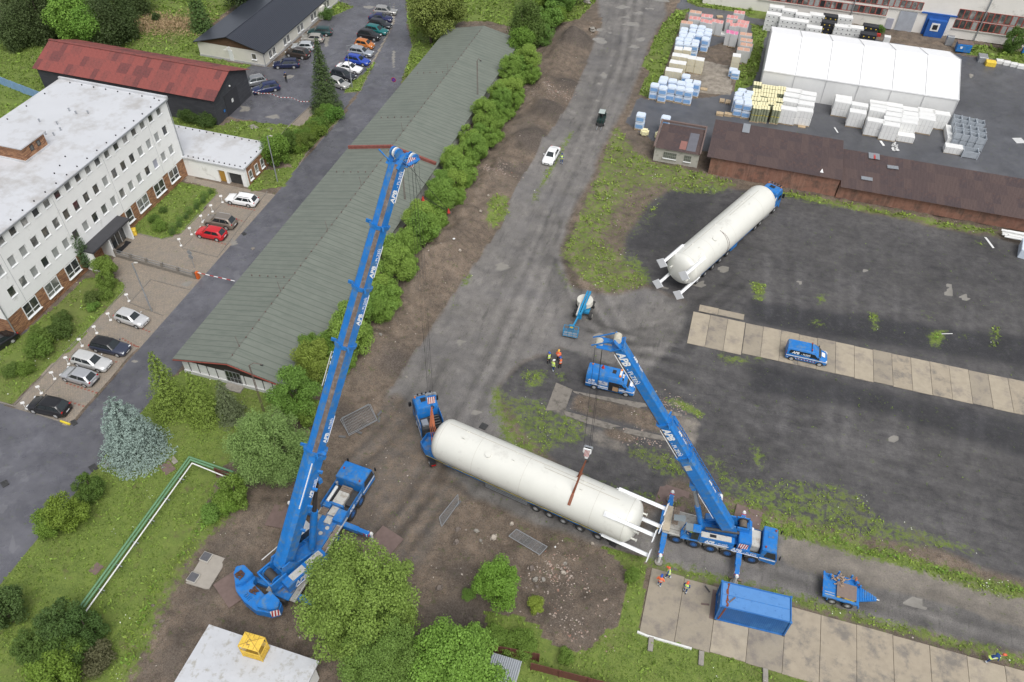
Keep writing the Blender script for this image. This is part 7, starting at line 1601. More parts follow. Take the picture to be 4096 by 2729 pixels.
person('worker in orange vest and blue helmet, right of the group of four',T(10,512,286),2.6,BLKC,BLKC,'blue','stand',HIVO)
person('worker in orange jacket and blue helmet seen from behind on the pad',(3.97,38.2),1.4,HIVO,NAVY,'blue','hips',HIVO,z=.1)
person('worker in yellow vest and orange helmet stepping onto the concrete pad',(4.62,39.2),2.9,NAVY,NAVY,'orange','walk',HIVY,z=.1)
person('worker in yellow vest and orange helmet nearest the container',(6.36,38.3),-1.9,NAVY,NAVY,'orange','fold',HIVY,z=.1)
person('worker with orange helmet bending forward at the verge in the lower right corner',(32.4,39.7),.2,NAVY,NAVY,'orange','bend',HIVY,z=.1)
person('person in yellow-blue jacket standing beside the white saloon on the dirt road',(-21.96,103.4),-1.2,NAVY,NAVY,'cap','fold',HIVY,grp=None)
person('person in dark clothes standing in the wet car park',(-73.88,113.0),-1.4,BLKC,BLKC,'cap','fold',None,grp=None)
person('crane operator in a yellow jacket sitting in the open cab of the smaller crane',(6.1,43.45),PI,HIVY,NAVY,'blue','sit',HIVY,z=1.75,H=1.75)
# ================================================================ PALLETS AND PACKED GOODS
FB=mat('pale blue wrapped insulation',(.62,.69,.78),.35,0,.08,3,spec=.6);FBP=mat('blue printed band',(.22,.40,.68),.45,0,.2,5);FW_=mat('white wrapped block',(.80,.80,.78),.4,0,.05,2);FC=mat('cream wrapped block',(.66,.60,.43),.5,0,.1,3);FY=mat('pale yellow roll pack',(.80,.74,.46),.5,0,.1,6);FG=mat('grey green printed band',(.28,.30,.20),.5,0,.5,9);YB=mat('yellow band',(.60,.50,.06),.5)
PKT=mat('pink topped carton',(.66,.30,.28),.6,0,.2,6);PK2=mat('magenta topped carton',(.68,.20,.36),.6,0,.2,6);CT=mat('terracotta printed carton',(.60,.36,.26),.6,0,.3,8);PLS=mat('milky stretch film',(.56,.56,.55),.35,0,.12,5,spec=.6);BLP=mat('black crates',(.02,.022,.028),.5,0,.3,4);GAL=mat('galvanised crate',(.46,.50,.54),.45,.2,.15,4)
def pallet_mb(w,d):
    m=MB()
    for k in range(5): m.bx(-w/2,w/2,-d/2+k*d/5+.01,-d/2+k*d/5+d/5*.7,.11,.135)
    for y in (-d/2+.05,0,d/2-.05): m.bx(-w/2,w/2,y-.05,y+.05,.0,.02);m.bx(-w/2,-w/2+.12,y-.05,y+.05,.02,.11);m.bx(-.06,.06,y-.05,y+.05,.02,.11);m.bx(w/2-.12,w/2,y-.05,y+.05,.02,.11)
    return m
_pal={}
def pallet_part(t,w,d):
    k=(w,d)
    if k not in _pal:_pal[k]=pallet_mb(w,d).mesh('pallet',PALW)
    link('pallet',_pal[k],t)
def rbox(name,t,x0,x1,y0,y1,z0,z1,mm,b=.08,puff=0):
    m=MB();m.bx(x0,x1,y0,y1,z0,z1);return m.build(name,mm,t,smooth=True,bevel=b)
def mk_blue():
    t=thing('insulation_pack','','insulation pack');w,d=1.15,1.15;pallet_part(t,w,d)
    for k in range(2):
        z=.14+k*1.25;rbox('wrapped_bale',t,-w/2,w/2,-d/2,d/2,z,z+1.22,FB,.12)
        for s in (-1,1):
            m=MB();m.bx(-w/2+.12,w/2-.12,s*d/2-.005,s*d/2+.008,z+.25,z+.85) if s>0 else m.bx(-w/2+.12,w/2-.12,-d/2-.008,-d/2+.005,z+.25,z+.85);m.build('printed_band',FBP,t,recalc=False)
            m=MB();m.bx(min(s*w/2-.005,s*w/2+.008),max(s*w/2-.005,s*w/2+.008),-d/2+.2,d/2-.2,z+.3,z+.8);m.build('printed_band',FBP,t,recalc=False)
    return t
def mk_white(w=2.2,d=1.2,h=2.5,side=None):
    t=thing('board_pack','','board pack');pallet_part(t,w,d);n=2
    for k in range(n): rbox('wrapped_block',t,-w/2,w/2,-d/2,d/2,.14+k*h/n,.14+(k+1)*h/n-.03,side or FW_,.03)
    m=MB();m.bx(-w/2,w/2,-d/2,d/2,.14+h-.03,.14+h);m.build('top_sheet',PWH,t,recalc=False)
    for k in range(5): m=MB();x=-w/2+.15+k*(w-.3)/4;m.bx(x-.02,x+.02,-d/2-.012,-d/2,.2,h);m.build('strap',PLS,t,recalc=False)
    return t
def mk_roll():
    t=thing('roll_pack','','roll pack');w,d=1.1,1.1;pallet_part(t,w,d)
    for k in range(2):
        z=.14+k*1.2
        for i in range(3):
            for j in range(3):
                if k==0 and i*j in (1,) and False: continue
                m=MB();x,y=-.37+i*.37,-.37+j*.37;m.cyl((x,y,z),(x,y,z+1.15),.185,8);m.build('roll',FG if j!=0 else FG,t,smooth=True);m=MB();m.cyl((x,y,z+1.1),(x,y,z+1.17),.19,8);m.build('roll_cap',FY if k else YB,t)
    return t
def mk_carton(topm,h=2.4,w=1.1,d=1.3,n=3):
    t=thing('carton_pack','','carton pack');pallet_part(t,w,d);rbox('film_wrap',t,-w/2,w/2,-d/2,d/2,.14,.14+h,PLS,.03)
    for i in range(2):
        for j in range(n+2): m=MB();m.bx(-w/2+.04+i*w/2,-.04+i*w/2,-d/2+.03+j*d/(n+2),-d/2-.03+(j+1)*d/(n+2),.14+h,.19+h);m.build('carton_top',topm,t,recalc=False)
    return t
def mk_crate(mm,h,nl,w=2.2,d=1.2,dots=True):
    t=thing('crate_stack','','crate stack')
    for k in range(nl):
        z=k*h/nl;rbox('crate',t,-w/2,w/2,-d/2,d/2,z+.02,z+h/nl-.03,mm,.03)
        for j in range(3): m=MB();x=-w/2+.4+j*.7;m.bx(x,x+.16,-d/2-.01,-d/2+.005,z+.25,z+.42);m.build('lock',BLP if mm is not BLP else YEL,t,recalc=False)
    return t
def mk_gal():
    t=thing('steel_crate','','steel crate');w,d,h=1.05,1.15,1.1;
    for a in ((-w/2,-w/2+.04,-d/2,d/2),(w/2-.04,w/2,-d/2,d/2),(-w/2+.04,w/2-.04,-d/2,-d/2+.04),(-w/2+.04,w/2-.04,d/2-.04,d/2)): m=MB();m.bx(*a,.1,h);m.build('side_panel',GAL,t,recalc=False)
    m=MB();m.bx(-w/2+.04,w/2-.04,-d/2+.04,d/2-.04,.1,.14);m.build('floor',DRK,t,recalc=False)
    for x in (-w/2,w/2):
        for y in (-d/2,d/2): m=MB();m.bar((x,y,0),(x,y,h+.08),.07);m.build('post',GAL,t)
    return t
MK={'blue':mk_blue,'white':mk_white,'cream':lambda:mk_white(1.15,1.2,2.5,FC),'roll':mk_roll,'pink':lambda:mk_carton(PKT),'mag':lambda:mk_carton(PK2),'terra':lambda:mk_carton(CT,2.3,1.9,1.15,2),'wcrate':lambda:mk_crate(PWH,3.2,4),'bcrate':lambda:mk_crate(BLP,3.2,4),'gal':mk_gal}
_pr={}
GS={'blue':(1.26,1.22,1),'white':(1.2,1.12,1),'cream':(1.26,1.2,1),'roll':(1.24,1.2,1),'pink':(1.12,1.12,1),'mag':(1.2,1.1,1),'terra':(1.2,1.1,1),'wcrate':(1.3,1.2,1.05),'bcrate':(1.3,1.2,1.05),'gal':(1.2,1.15,1.05)}
def goods(kind,x,y,label,group,rz=0,z=0,scale=None):
    s_=GS[kind];s2_=scale or (1,1,1);scale=(s_[0]*s2_[0],s_[1]*s2_[1],s_[2]*s2_[2])
    if kind not in _pr:
        o=MK[kind]();_pr[kind]=o;o.location=(x,y,z);o.rotation_euler=(0,0,rz);o['label']=label;o['group']=group
        if scale:o.scale=scale
        return o
    return dup(_pr[kind],(x,y,z),rz,label,group,scale)
BG='pale blue wrapped insulation packs';WG='white board packs';RG='yellow roll packs';CG='cartons on pallets';XG='stacked plastic crates';SG='galvanised steel crates'
# positions from the top faces, height about 2.6 m
def tp(i,x,y,h=2.6): p=T(i,x,y,h);return p.x,p.y
n=0
def put_list(kind,i,pts,labf,grp,h=2.6,rz=0,scale=None):
    for k,(x,y) in enumerate(pts):
        a,b=tp(i,x,y,h);goods(kind,a,b,labf(k) if callable(labf) else labf,grp,rz+rg.uniform(-.04,.04),0,scale)
put_list('blue',2,[(1328,722),(1400,745),(1475,735),(1547,750),(1620,765)],lambda k:['leftmost','second','third','fourth','fifth'][k]+' pale blue pack in the front row at the dirt road corner, from the left',BG)
put_list('blue',2,[(1395,692),(1405,665),(1480,685),(1552,705),(1622,725)],lambda k:ordn(k)+' pale blue pack from the left in the second row at the dirt road',BG)
put_list('blue',2,[(1595,645),(1620,690),(1685,700)],lambda k:['pale blue pack behind the right end of the front row, farthest','pale blue pack behind the right end of the front row, middle','pale blue pack standing right behind the end of the front row'][k],BG)
put_list('blue',2,[(1580,245),(1655,255),(1570,275),(1640,290),(1570,300),(1625,310),(1540,330),(1610,340),(1675,350),(1540,365),(1605,370),(1668,375)],lambda k:'pale blue pack left of the cartons, '+ordn(k)+' from the farthest corner of its block',BG)
put_list('blue',2,[(1730,228),(1660,220),(1785,255),(1715,260),(1780,285),(1710,290),(1763,325)],lambda k:ordn(k)+' pale blue pack from the back in the right half of the dense block',BG)
put_list('blue',2,[(1210,975),(1422,1000)],lambda k:['pale blue pack standing alone near the outhouse at the road edge','pale blue pack right behind the outhouse roof corner'][k],BG)
put_list('blue',2,[(2020,610),(2000,590)],lambda k:['pale blue pack under the single white pack on the right verge','second pale blue pack under the single white pack'][k],BG,1.4,0,(1,1,.52))
put_list('blue',2,[(2075,770),(2140,790),(2050,800),(2115,815),(2040,840),(2120,850)],lambda k:ordn(k)+' pale blue pack from the back between the empty pallets and the yellow rolls',BG)
put_list('blue',2,[(2053,865),(2125,880)],lambda k:['pale blue pack nearest the empty pallets','pale blue pack beside the yellow roll packs, front'][k],BG)
put_list('cream',2,[(1530,415),(1605,420),(1510,470),(1580,480),(1490,530),(1560,540),(1455,595),(1525,605)],lambda k:['left','right'][k%2]+' cream pack in the '+ordn(k//2)+' pair from the back of the verge row',WG)
put_list('cream',2,[(1645,495),(1715,508)],lambda k:['left one of two tall cream packs with strapping','right one of two tall cream packs with strapping'][k],WG)
put_list('cream',2,[(2028,475)],lambda k:'single tall cream pack with white top on the right verge',WG)
put_list('roll',3,[(75,715),(145,740),(215,750),(285,755),(68,775),(140,775),(210,785),(280,790),(65,810),(135,810),(205,820),(55,845),(120,850),(195,855),(260,855),(60,885),(130,890),(195,880),(250,900)],lambda k:'pale yellow roll pack beside the tent, '+ordn(k)+' from the back left corner',RG,2.5)
put_list('roll',3,[(72,915),(145,920),(240,930)],lambda k:['left','middle','right'][k]+' yellow roll pack in the front line of the block beside the tent',RG,2.5)
put_list('white',3,[(385,775),(370,815),(360,860),(345,930),(510,800),(500,840),(490,885),(480,940)],lambda k:ordn(k%4)+' wide white board pack from the tent in the '+['left','right'][k//4]+' column beside the yellow rolls',WG)
for lab_,pts in (('in the first group along the tent',[(812,835),(808,865)]),('in the second group along the tent',[(950,895),(935,955)]),('in the third group along the tent',[(1105,880),(1110,905),(1105,940),(1088,1030)]),('in the fourth group along the tent',[(1245,900),(1250,940),(1240,980),(1230,1020),(1220,1065)]),('in the fifth group along the tent',[(1390,935),(1385,975),(1380,1010),(1370,1040)]),('in the sixth group along the tent',[(1520,945),(1520,975),(1525,1010)]),('at the right end of the row along the tent',[(1650,970)])):
    put_list('white',3,pts,lambda k,lab_=lab_:(ordn(k)+' wide white board pack counted from the tent ' if len(pts)>1 else 'wide white board pack ')+lab_,WG)
a,b=tp(3,1345,1155,1.0);goods('white',a,b,'low white board pack at the front of the fifth group',WG,0,0,(1,1,.4))
a,b=tp(3,1755,1255,1.0);goods('white',a,b,'low white pack under loose film beside the steel crates',WG,0,0,(1,1,.42))
a,b=tp(3,1715,1130,1.0);goods('white',a,b,'long low white wrapped bundle left of the steel crates',WG,PI/2,0,(1.7,.6,.4))
put_list('pink',2,[(1648,155),(1690,160),(1750,135),(1795,140),(1745,180),(1790,190),(1840,180),(1885,190)],lambda k:ordn(k)+' pink topped carton pack from the left in the left block of cartons',CG,2.5)
put_list('pink',2,[(1970,145),(2010,150),(1965,185),(2030,105),(2070,110),(2060,185),(2105,195),(2045,215),(2090,225),(1995,215)],lambda k:'pink topped carton pack in the right block of cartons, '+ordn(k)+' counted from its left side',CG,2.5)
put_list('mag',2,[(1965,275),(2010,285)],lambda k:['left','right'][k]+' bright magenta topped carton pack at the front of the right block',CG,2.5)
put_list('terra',2,[(1675,105),(1600,195),(2105,295),(2110,345),(2110,385),(2085,425)],lambda k:['farthest wide terracotta printed carton pack in the left block','wide terracotta printed carton pack beside the blue packs','back wide terracotta printed carton pack on the right verge','second wide terracotta printed carton pack on the right verge','third wide terracotta printed carton pack on the right verge','front wide terracotta printed carton pack above the lone cream pack'][k],CG,2.4)
put_list('wcrate',3,[(240,60),(215,120),(350,90),(465,125),(585,125),(825,145),(800,225),(560,235),(445,180),(330,165),(915,235)],lambda k:'white plastic crate stack by the factory wall, '+ordn(k)+' counted along the wall',XG,3.2)
put_list('bcrate',3,[(700,135),(690,190),(1045,220),(1025,290)],lambda k:['back black crate stack between the white stacks','front black crate stack between the white stacks','back black crate stack at the right end','front black crate stack at the right end'][k],XG,3.2)
for r,(x0,y0) in enumerate(((1790,1005),(1800,1075),(1805,1130))):
    for c in range(4):
        p=T(3,x0+c*64,y0+c*14,2.2 if r<3 else 1)
        for z in (0,1.12): goods('gal',p.x,p.y,('upper ' if z else 'lower ')+'galvanised steel crate right of the tent, '+ordn(c)+' from the left in the '+['back','middle','front'][r]+' row',SG,-.05,z)
p=T(3,1900,1290,1);goods('gal',p.x,p.y,'open galvanised crate in front of the block with brown paper',SG,0,0,(1.8,1.1,1))
def empty_pallets(x,y,n_,lab_,rz=0,group='empty wooden pallets'):
    for k in range(n_):
        t=thing('wooden_pallet',lab_ if n_==1 else lab_+(', top one' if k==n_-1 else ', bottom one' if k==0 else ', middle one'),'pallet',(x,y,.145*k),rz+rg.uniform(-.05,.05),group)
        m=MB();
        for q_ in range(5): m=MB();m.bx(-.6,.6,-.4+q_*.165,-.4+q_*.165+.12,.11,.135);m.build('deck_board',PALW,t,recalc=False)
        for y_ in (-.36,0,.36): m=MB();m.bx(-.6,.6,y_-.05,y_+.05,.0,.11);m.build('stringer',PALW,t,recalc=False)
for i,x,y,n_,lab_,r_ in ((2,1880,985,3,'empty pallet in the front left pile by the blue packs',0),(2,1950,990,3,'empty pallet in the front right pile by the blue packs',0),(2,1900,870,2,'empty pallet in the back left pile by the blue packs',PI/2),(2,1950,880,2,'empty pallet in the back right pile by the blue packs',PI/2),(2,1745,765,1,'single empty pallet behind the pale blue front row',0),(3,450,1085,1,'empty pallet leaning before the wide white packs',0),(2,1880,150,2,'empty pallet at the far carton block',.4)):
    c=T(i,x,y);empty_pallets(c.x,c.y,n_,lab_,r_)
# odds and ends in the yard
def small(name,i,x,y,dims,mm,lab_,cat,rz=0,z=0,bevel=.02):
    c=T(i,x,y);m=MB();m.box((0,0,dims[2]/2),dims);o=m.build(name,mm,None,loc=(c.x,c.y,max(0,ztop(c.x,c.y))+z),rz=rz,bevel=bevel);return tag(o,lab_,cat)
t=thing('skip','blue waste skip with a brown lid at the factory wall','skip',(T(3,1820,440).x,T(3,1820,440).y,0));m=MB();m.box((0,0,.85),(2.6,1.6,1.4));m.build('tub',PB,t,bevel=.04);m=MB();m.box((.1,.3,1.62),(2.9,1.7,.1),rz=.05);m.build('lid',RUST,t);m=MB();m.box((-.5,-.82,1.0),(.4,.03,.4));m.build('label_plate',WHT,t)
small('gas_cabinet',3,1700,390,(1.3,.9,1.7),STEEL,'pale machine cabinet beside the blue gate','cabinet');small('pallet_truck',3,1990,520,(1.6,2.0,1.0),STEEL,'grey open frame cart with a light top near the skip','cart');small('yellow_frame',3,2060,560,(1.7,1.3,.8),YEL,'yellow steel frame crate near the long white bundles','frame crate')
for k in range(4): small('wrapped_profile',3,2140+k*60,540+k*14,(1.3,1.0,.6),PWH,['long white profile bundle next to the yellow frame','second white profile bundle from the yellow frame','third white profile bundle from the yellow frame','white profile bundle at the right edge'][k],'profile bundle')
small('blue_drum',3,2345,460,(.8,.8,1.1),PB,'blue drum at the right edge by the factory','drum');small('red_box',3,1105,310,(.8,.5,.5),RED,'red box behind the tent by the black crates','box');small('white_bin',3,1165,375,(1.2,1.0,1.5),PWH,'white bin with a brown top behind the tent','bin')
small('sheet_pack',2,1915,300,(1.8,1.6,.4),PWH,'flat white sheet pack between the carton blocks','sheet pack');small('roll_bundle',2,1235,1160,(1.3,1.1,1.1),FY,'pale yellow roll bundle beside the lone blue pack','roll bundle',bevel=.25);small('roll_bundle',2,1345,1180,(.8,1.1,1.0),FY,'pale roll bundle behind the outhouse wall','roll bundle',bevel=.2)
for i,x,y,d_,lab_ in ((3,745,1115,(.25,1.6,.06),'short white plank on the asphalt before the tent'),(3,1138,1230,(.4,1.4,.1),'white offcut near the fourth board group'),(7,2055,645,(.3,2.4,.08),'white plank on the cinders at the right edge'),(7,1695,1425,(1.4,.1,.05),'thin pale stick by the bright weeds'),(3,2310,1205,(1.6,1.6,.05),'clear plastic sheet lying on the asphalt at the right')):
    small('plank',i,x,y,d_,PWH if 'sheet' not in lab_ else PLS,lab_,'plank',rz=.35)
m=MB();rr=random.Random(9)
for k in range(30): a=rr.random()*6.3;x,y=rr.uniform(-.5,.5),rr.uniform(-1.2,1.2);m.box((x,y,rr.uniform(.02,.25)),(rr.uniform(.2,.6),rr.uniform(.2,.5),.04),R=Matrix.Rotation(a,3,'Z')@Matrix.Rotation(rr.uniform(-.7,.7),3,'X'))
c=T(3,1250,1260);o=m.build('plastic_film',PLS,None,loc=(c.x,c.y,0));tag(o,'crumpled clear film lying before the board packs','plastic film')
# white tubes and tarpaulin at the right edge
t=thing('pipe_rack','heap of white plastic pipes on supports at the right edge','pipe heap',(0,0,0))
for k in range(7):
    a=T(7,2190+rr.uniform(-30,30),535+k*9,.4+rr.random()*.5);b=a+Vector((6.5,-.3,rr.uniform(-.1,.2)));m=MB();m.cyl(a,b,.16,8);m.build('pipe',PWH,t,smooth=True)
m=MB();c=T(7,2354,665,1.2);m.box((c.x+1.3,c.y-.3,.7),(3.2,3.0,1.4),rz=-.2);o=m.build('wrapped_block',FB,None,bevel=.05);tag(o,'pale blue wrapped block cut by the right edge','wrapped block')
# ================================================================ VEGETATION
def leafmat(name,trans=.25):
    m=bpy.data.materials.new(name);m.use_nodes=True;n=m.node_tree.nodes;l=m.node_tree.links;b=n['Principled BSDF'];b.inputs['Roughness'].default_value=.6;b.inputs['Specular IOR Level'].default_value=.25
    oi=n.new('ShaderNodeObjectInfo');at=n.new('ShaderNodeAttribute');at.attribute_name='tone';mr=n.new('ShaderNodeMapRange');mr.inputs[3].default_value=.7;mr.inputs[4].default_value=1.75
    l.new(at.outputs['Fac'],mr.inputs[0]);vm=n.new('ShaderNodeVectorMath');vm.operation='SCALE';l.new(oi.outputs['Color'],vm.inputs[0]);l.new(mr.outputs[0],vm.inputs['Scale']);l.new(vm.outputs[0],b.inputs['Base Color'])
    tr=n.new('ShaderNodeBsdfTranslucent');l.new(vm.outputs[0],tr.inputs[0]);mx=n.new('ShaderNodeMixShader');mx.inputs[0].default_value=trans;l.new(b.outputs[0],mx.inputs[1]);l.new(tr.outputs[0],mx.inputs[2]);l.new(mx.outputs[0],n['Material Output'].inputs[0]);return m
LEAF=leafmat('leaves');NEED=leafmat('needles',.08);BARK=mat('bark',(.09,.07,.055),.9,0,.3,4)
def quads_mesh(name,C,Nn,S,tone,matl,asp=1.0,rng=RNG,curl=0):
    """many leaf faces: centres C, normals Nn, sizes S"""
    n=len(C);Nn=Nn/np.linalg.norm(Nn,axis=1,keepdims=True);r=rng.normal(size=(n,3));u=np.cross(Nn,r);u/=np.linalg.norm(u,axis=1,keepdims=True);v=np.cross(Nn,u)
    u=u*S[:,None]*.5;v=v*S[:,None]*.5*asp
    P=np.stack([C-u,C-v*.8,C+u,C+v*.8],1).reshape(-1,3)
    me=bpy.data.meshes.new(name);me.vertices.add(4*n);me.vertices.foreach_set('co',P.ravel().astype(np.float32));me.loops.add(4*n);me.loops.foreach_set('vertex_index',np.arange(4*n));me.polygons.add(n);me.polygons.foreach_set('loop_start',np.arange(0,4*n,4));me.update(calc_edges=True)
    a=me.attributes.new('tone','FLOAT','POINT');a.data.foreach_set('value',np.repeat(tone,4).astype(np.float32));me.materials.append(matl);return me
def crown_pts(R,H,zc,nb,br,N,seed,low=.15,shape=None):
    rg_=np.random.default_rng(seed);B=[]
    for k in range(nb):
        a=rg_.random()*2*PI;t_=rg_.uniform(-1,1) if shape is None else rg_.uniform(-1,1)
        rr=math.sqrt(max(0,1-t_*t_*.9))*rg_.uniform(.35,.82);B.append((R*rr*math.cos(a)*rg_.uniform(.8,1.15),R*rr*math.sin(a)*rg_.uniform(.8,1.15),zc+H*.42*t_,br*R*rg_.uniform(.6,1.3)))
    B=np.array(B);w=B[:,3]**2;idx=rg_.choice(nb,size=N,p=w/w.sum());D=rg_.normal(size=(N,3));D[:,2]+=.35;D/=np.linalg.norm(D,axis=1,keepdims=True)
    rad=B[idx,3]*(1-.5*rg_.random(N)**2.0)*(1+np.abs(rg_.normal(size=N))*.16);C=B[idx,:3]+D*rad[:,None]
    keep=np.ones(N,bool)
    for b in B: d=np.linalg.norm(C-b[:3],axis=1);keep&=~(d<b[3]*.45)
    C=C[keep];D=D[keep];idx=idx[keep];bt=rg_.random(nb);tone=.30+.18*bt[idx]+.5*rg_.random(len(C))
    C[:,2]=np.maximum(C[:,2],low);return C,D,tone,B
_lm={}
def broad(kind,R,H,zc,nb,br,N,leaf,seed,droop=0):
    C,D,tone,B=crown_pts(R,H,zc,nb,br,N,seed);rg_=np.random.default_rng(seed+5)
    if droop: C[:,2]-=droop*rg_.random(len(C))**2*1.2
    C[:,2]=np.maximum(C[:,2],.12)
    Nn=D*.7+rg_.normal(size=C.shape)*.55+np.array([0,0,.4]);S=leaf*(.6+.8*rg_.random(len(C)))
    me=quads_mesh('crown',C,Nn,S,tone,LEAF,.8,rg_);m=MB();top=zc+H*.1
    m.cyl((0,0,-.1),(0,0,zc*.55),max(.08,R*.07),8,r2=max(.06,R*.05))
    for b in B[:min(9,len(B))]: m.cyl((0,0,zc*.45),(b[0]*.8,b[1]*.8,b[2]),max(.04,R*.035),5,r2=.02)
    me2=m.mesh('trunk',BARK);_lm[kind]=(me,me2)
def conifer(kind,R,H,levels,N,leaf,seed,droop=.25,tight=1.0,power=.85):
    rg_=np.random.default_rng(seed);C=[];Nn=[];tn=[]
    for L in range(levels):
        f=L/levels;z=H*(.04+.95*f);r=R*(1-f)**power*rg_.uniform(.82,1.15)+.08;nb=max(4,int(13*(1-f)+4));k=int(N/levels*(1-f)*1.7)+12
        a0=rg_.random()*6.3;ang=a0+2*PI*rg_.integers(0,nb,k)/nb+rg_.normal(size=k)*.10;lenf=rg_.uniform(.75,1.12,nb)
        t_=rg_.random(k)**.55;rr=r*t_*lenf[(np.round((ang-a0)/(2*PI)*nb).astype(int))%nb]
        x=rr*np.cos(ang);y=rr*np.sin(ang);w=rg_.normal(size=k)*.10*r*t_*tight;x+=-np.sin(ang)*w;y+=np.cos(ang)*w
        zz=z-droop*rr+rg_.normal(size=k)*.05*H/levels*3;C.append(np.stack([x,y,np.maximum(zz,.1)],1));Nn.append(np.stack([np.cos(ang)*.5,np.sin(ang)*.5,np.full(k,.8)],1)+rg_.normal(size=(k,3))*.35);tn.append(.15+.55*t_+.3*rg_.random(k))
    C=np.concatenate(C);Nn=np.concatenate(Nn);tn=np.concatenate(tn);me=quads_mesh('crown',C,Nn,leaf*(.6+.8*rg_.random(len(C))),tn,NEED,.45,rg_)
    m=MB();m.cyl((0,0,-.1),(0,0,H*.93),R*.07,8,r2=.02);_lm[kind]=(me,m.mesh('trunk',BARK))
broad('tree_a',2.6,4.2,3.2,60,.21,22000,.15,1);broad('tree_b',2.6,4.8,3.4,56,.22,22000,.15,2)
broad('big',3.9,8.0,5.2,130,.17,80000,.13,3,droop=.5);broad('maple',3.3,5.2,4.4,60,.22,36000,.16,4);broad('willow',3.3,5.5,3.9,110,.17,64000,.11,5,droop=.6)
broad('bush_a',1.5,2.5,1.5,34,.25,11000,.12,6);broad('bush_b',1.5,2.3,1.4,30,.27,10000,.125,7);broad('bush_c',1.6,3.2,1.8,40,.23,12000,.12,8,droop=.3);broad('low',1.2,1.2,.6,22,.30,5200,.11,9)
broad('ball',.55,.95,.52,10,.62,1500,.08,10);broad('far_tree',4.5,8.5,5.4,46,.28,17000,.33,12);broad('weeping',4.2,9.5,5.2,50,.26,18000,.28,13,droop=2.2)
conifer('blue_spruce',2.7,7.2,20,20000,.20,21,droop=.30,power=.62);conifer('spruce',2.7,12.6,30,20000,.26,22,droop=.42,power=.8);conifer('yew',1.7,5.4,16,10000,.16,23,droop=.12,power=.8);conifer('droop',1.4,5.0,15,7000,.16,24,droop=.7,power=.7);conifer('cypress',.75,3.6,16,5500,.13,25,droop=-1.1,power=.35)
conifer('far_conifer',2.6,9.5,18,6500,.38,26,droop=.3,power=.75)
_used={}
def plant(kind,name,p,sc,col,label,cat,group=None,rz=None,z=0,hs=1.0):
    a,b=_lm[kind];t=thing(name,label,cat,(p[0],p[1],max(0,ztop(p[0],p[1])) +z),rz if rz is not None else rg.random()*6.28,group);t.scale=(sc,sc,sc*hs)
    o=link('crown' if sc*2>1.2 or 'tree' in name else 'foliage',a,t);o.color=(*col,1);link('trunk' if 'tree' in name or name in('spruce','pine') else 'stem',b,t);return t
GR1=(.13,.225,.045);GR2=(.105,.185,.04);GR3=(.16,.235,.045);GRY=(.19,.245,.04);DGR=(.065,.11,.03);SPR=(.04,.07,.022);BLS=(.165,.215,.19);YW=(.12,.17,.03);WIL=(.15,.185,.045)
plant('big','broadleaf_tree',T(13,960,960,5.2),1.38,(.165,.24,.05),'tall light green tree in front of the big crane at the bottom edge','tree',hs=1.0,rz=1.2)
plant('big','broadleaf_tree',T(13,1150,1500,2.0),1.0,(.13,.205,.045),'lower leafy tree crown cut by the bottom edge under the tall tree','tree',rz=3)
plant('maple','maple_tree',T(13,1800,1450,4.5),1.2,(.15,.26,.045),'bright green maple crown at the bottom edge by the rust red fence','tree',rz=.4)
plant('tree_a','small_tree',T(13,2120,790,1.8),.98,(.13,.235,.035),'young bright green tree growing on the spoil heap','tree');plant('bush_b','shrub',T(14,300,930,.6),.62,GRY,'yellow-green shrub right of the young tree on the spoil','shrub');plant('low','shrub',T(13,1870,800,.5),.6,GR1,'low shrub at the left foot of the young tree','shrub')
plant('willow','willow_tree',T(9,190,1010,4.2),1.35,(.165,.245,.075),'large round light green willow left of the big crane boom','tree',rz=.5)
plant('tree_b','broadleaf_tree',T(9,390,500,3.6),1.15,(.12,.21,.04),'leafy tree between the long shed gable and the boom','tree')
plant('tree_a','broadleaf_tree',T(9,560,210,3.4),1.05,(.17,.22,.04),'yellow-green tree against the shed roof beside the boom','tree');plant('bush_c','broadleaf_tree',T(9,470,650,2),1.1,GR3,'bright leafy tree below the one beside the boom','tree')
plant('bush_c','shrub',T(8,2020,1420,1.2),1.25,(.13,.20,.035),'yellow-green shrub under the willow at the red fence','shrub');plant('bush_b','shrub',T(12,1960,60,1.0),1.0,(.12,.20,.03),'shrub at the foot of the willow by the earth edge','shrub');plant('low','shrub',T(12,1830,120,.4),1.1,GR1,'low shrub left of the willow foot','shrub')
plant('yew','conifer_tree',T(8,1500,640,0),1.35,YW,'leftmost yellowish conifer before the long shed gable','conifer',hs=1.3);plant('yew','conifer_tree',T(8,1770,720,0),1.22,YW,'middle yellowish conifer before the long shed gable','conifer',hs=1.2);plant('droop','conifer_tree',T(8,1980,700,0),1.25,(.085,.105,.05),'grey-green drooping conifer right before the shed door','conifer')
plant('blue_spruce','blue_spruce',T(8,1175,990,0),1.24,BLS,'silvery blue spruce between the road and the lawn','conifer',hs=.98)
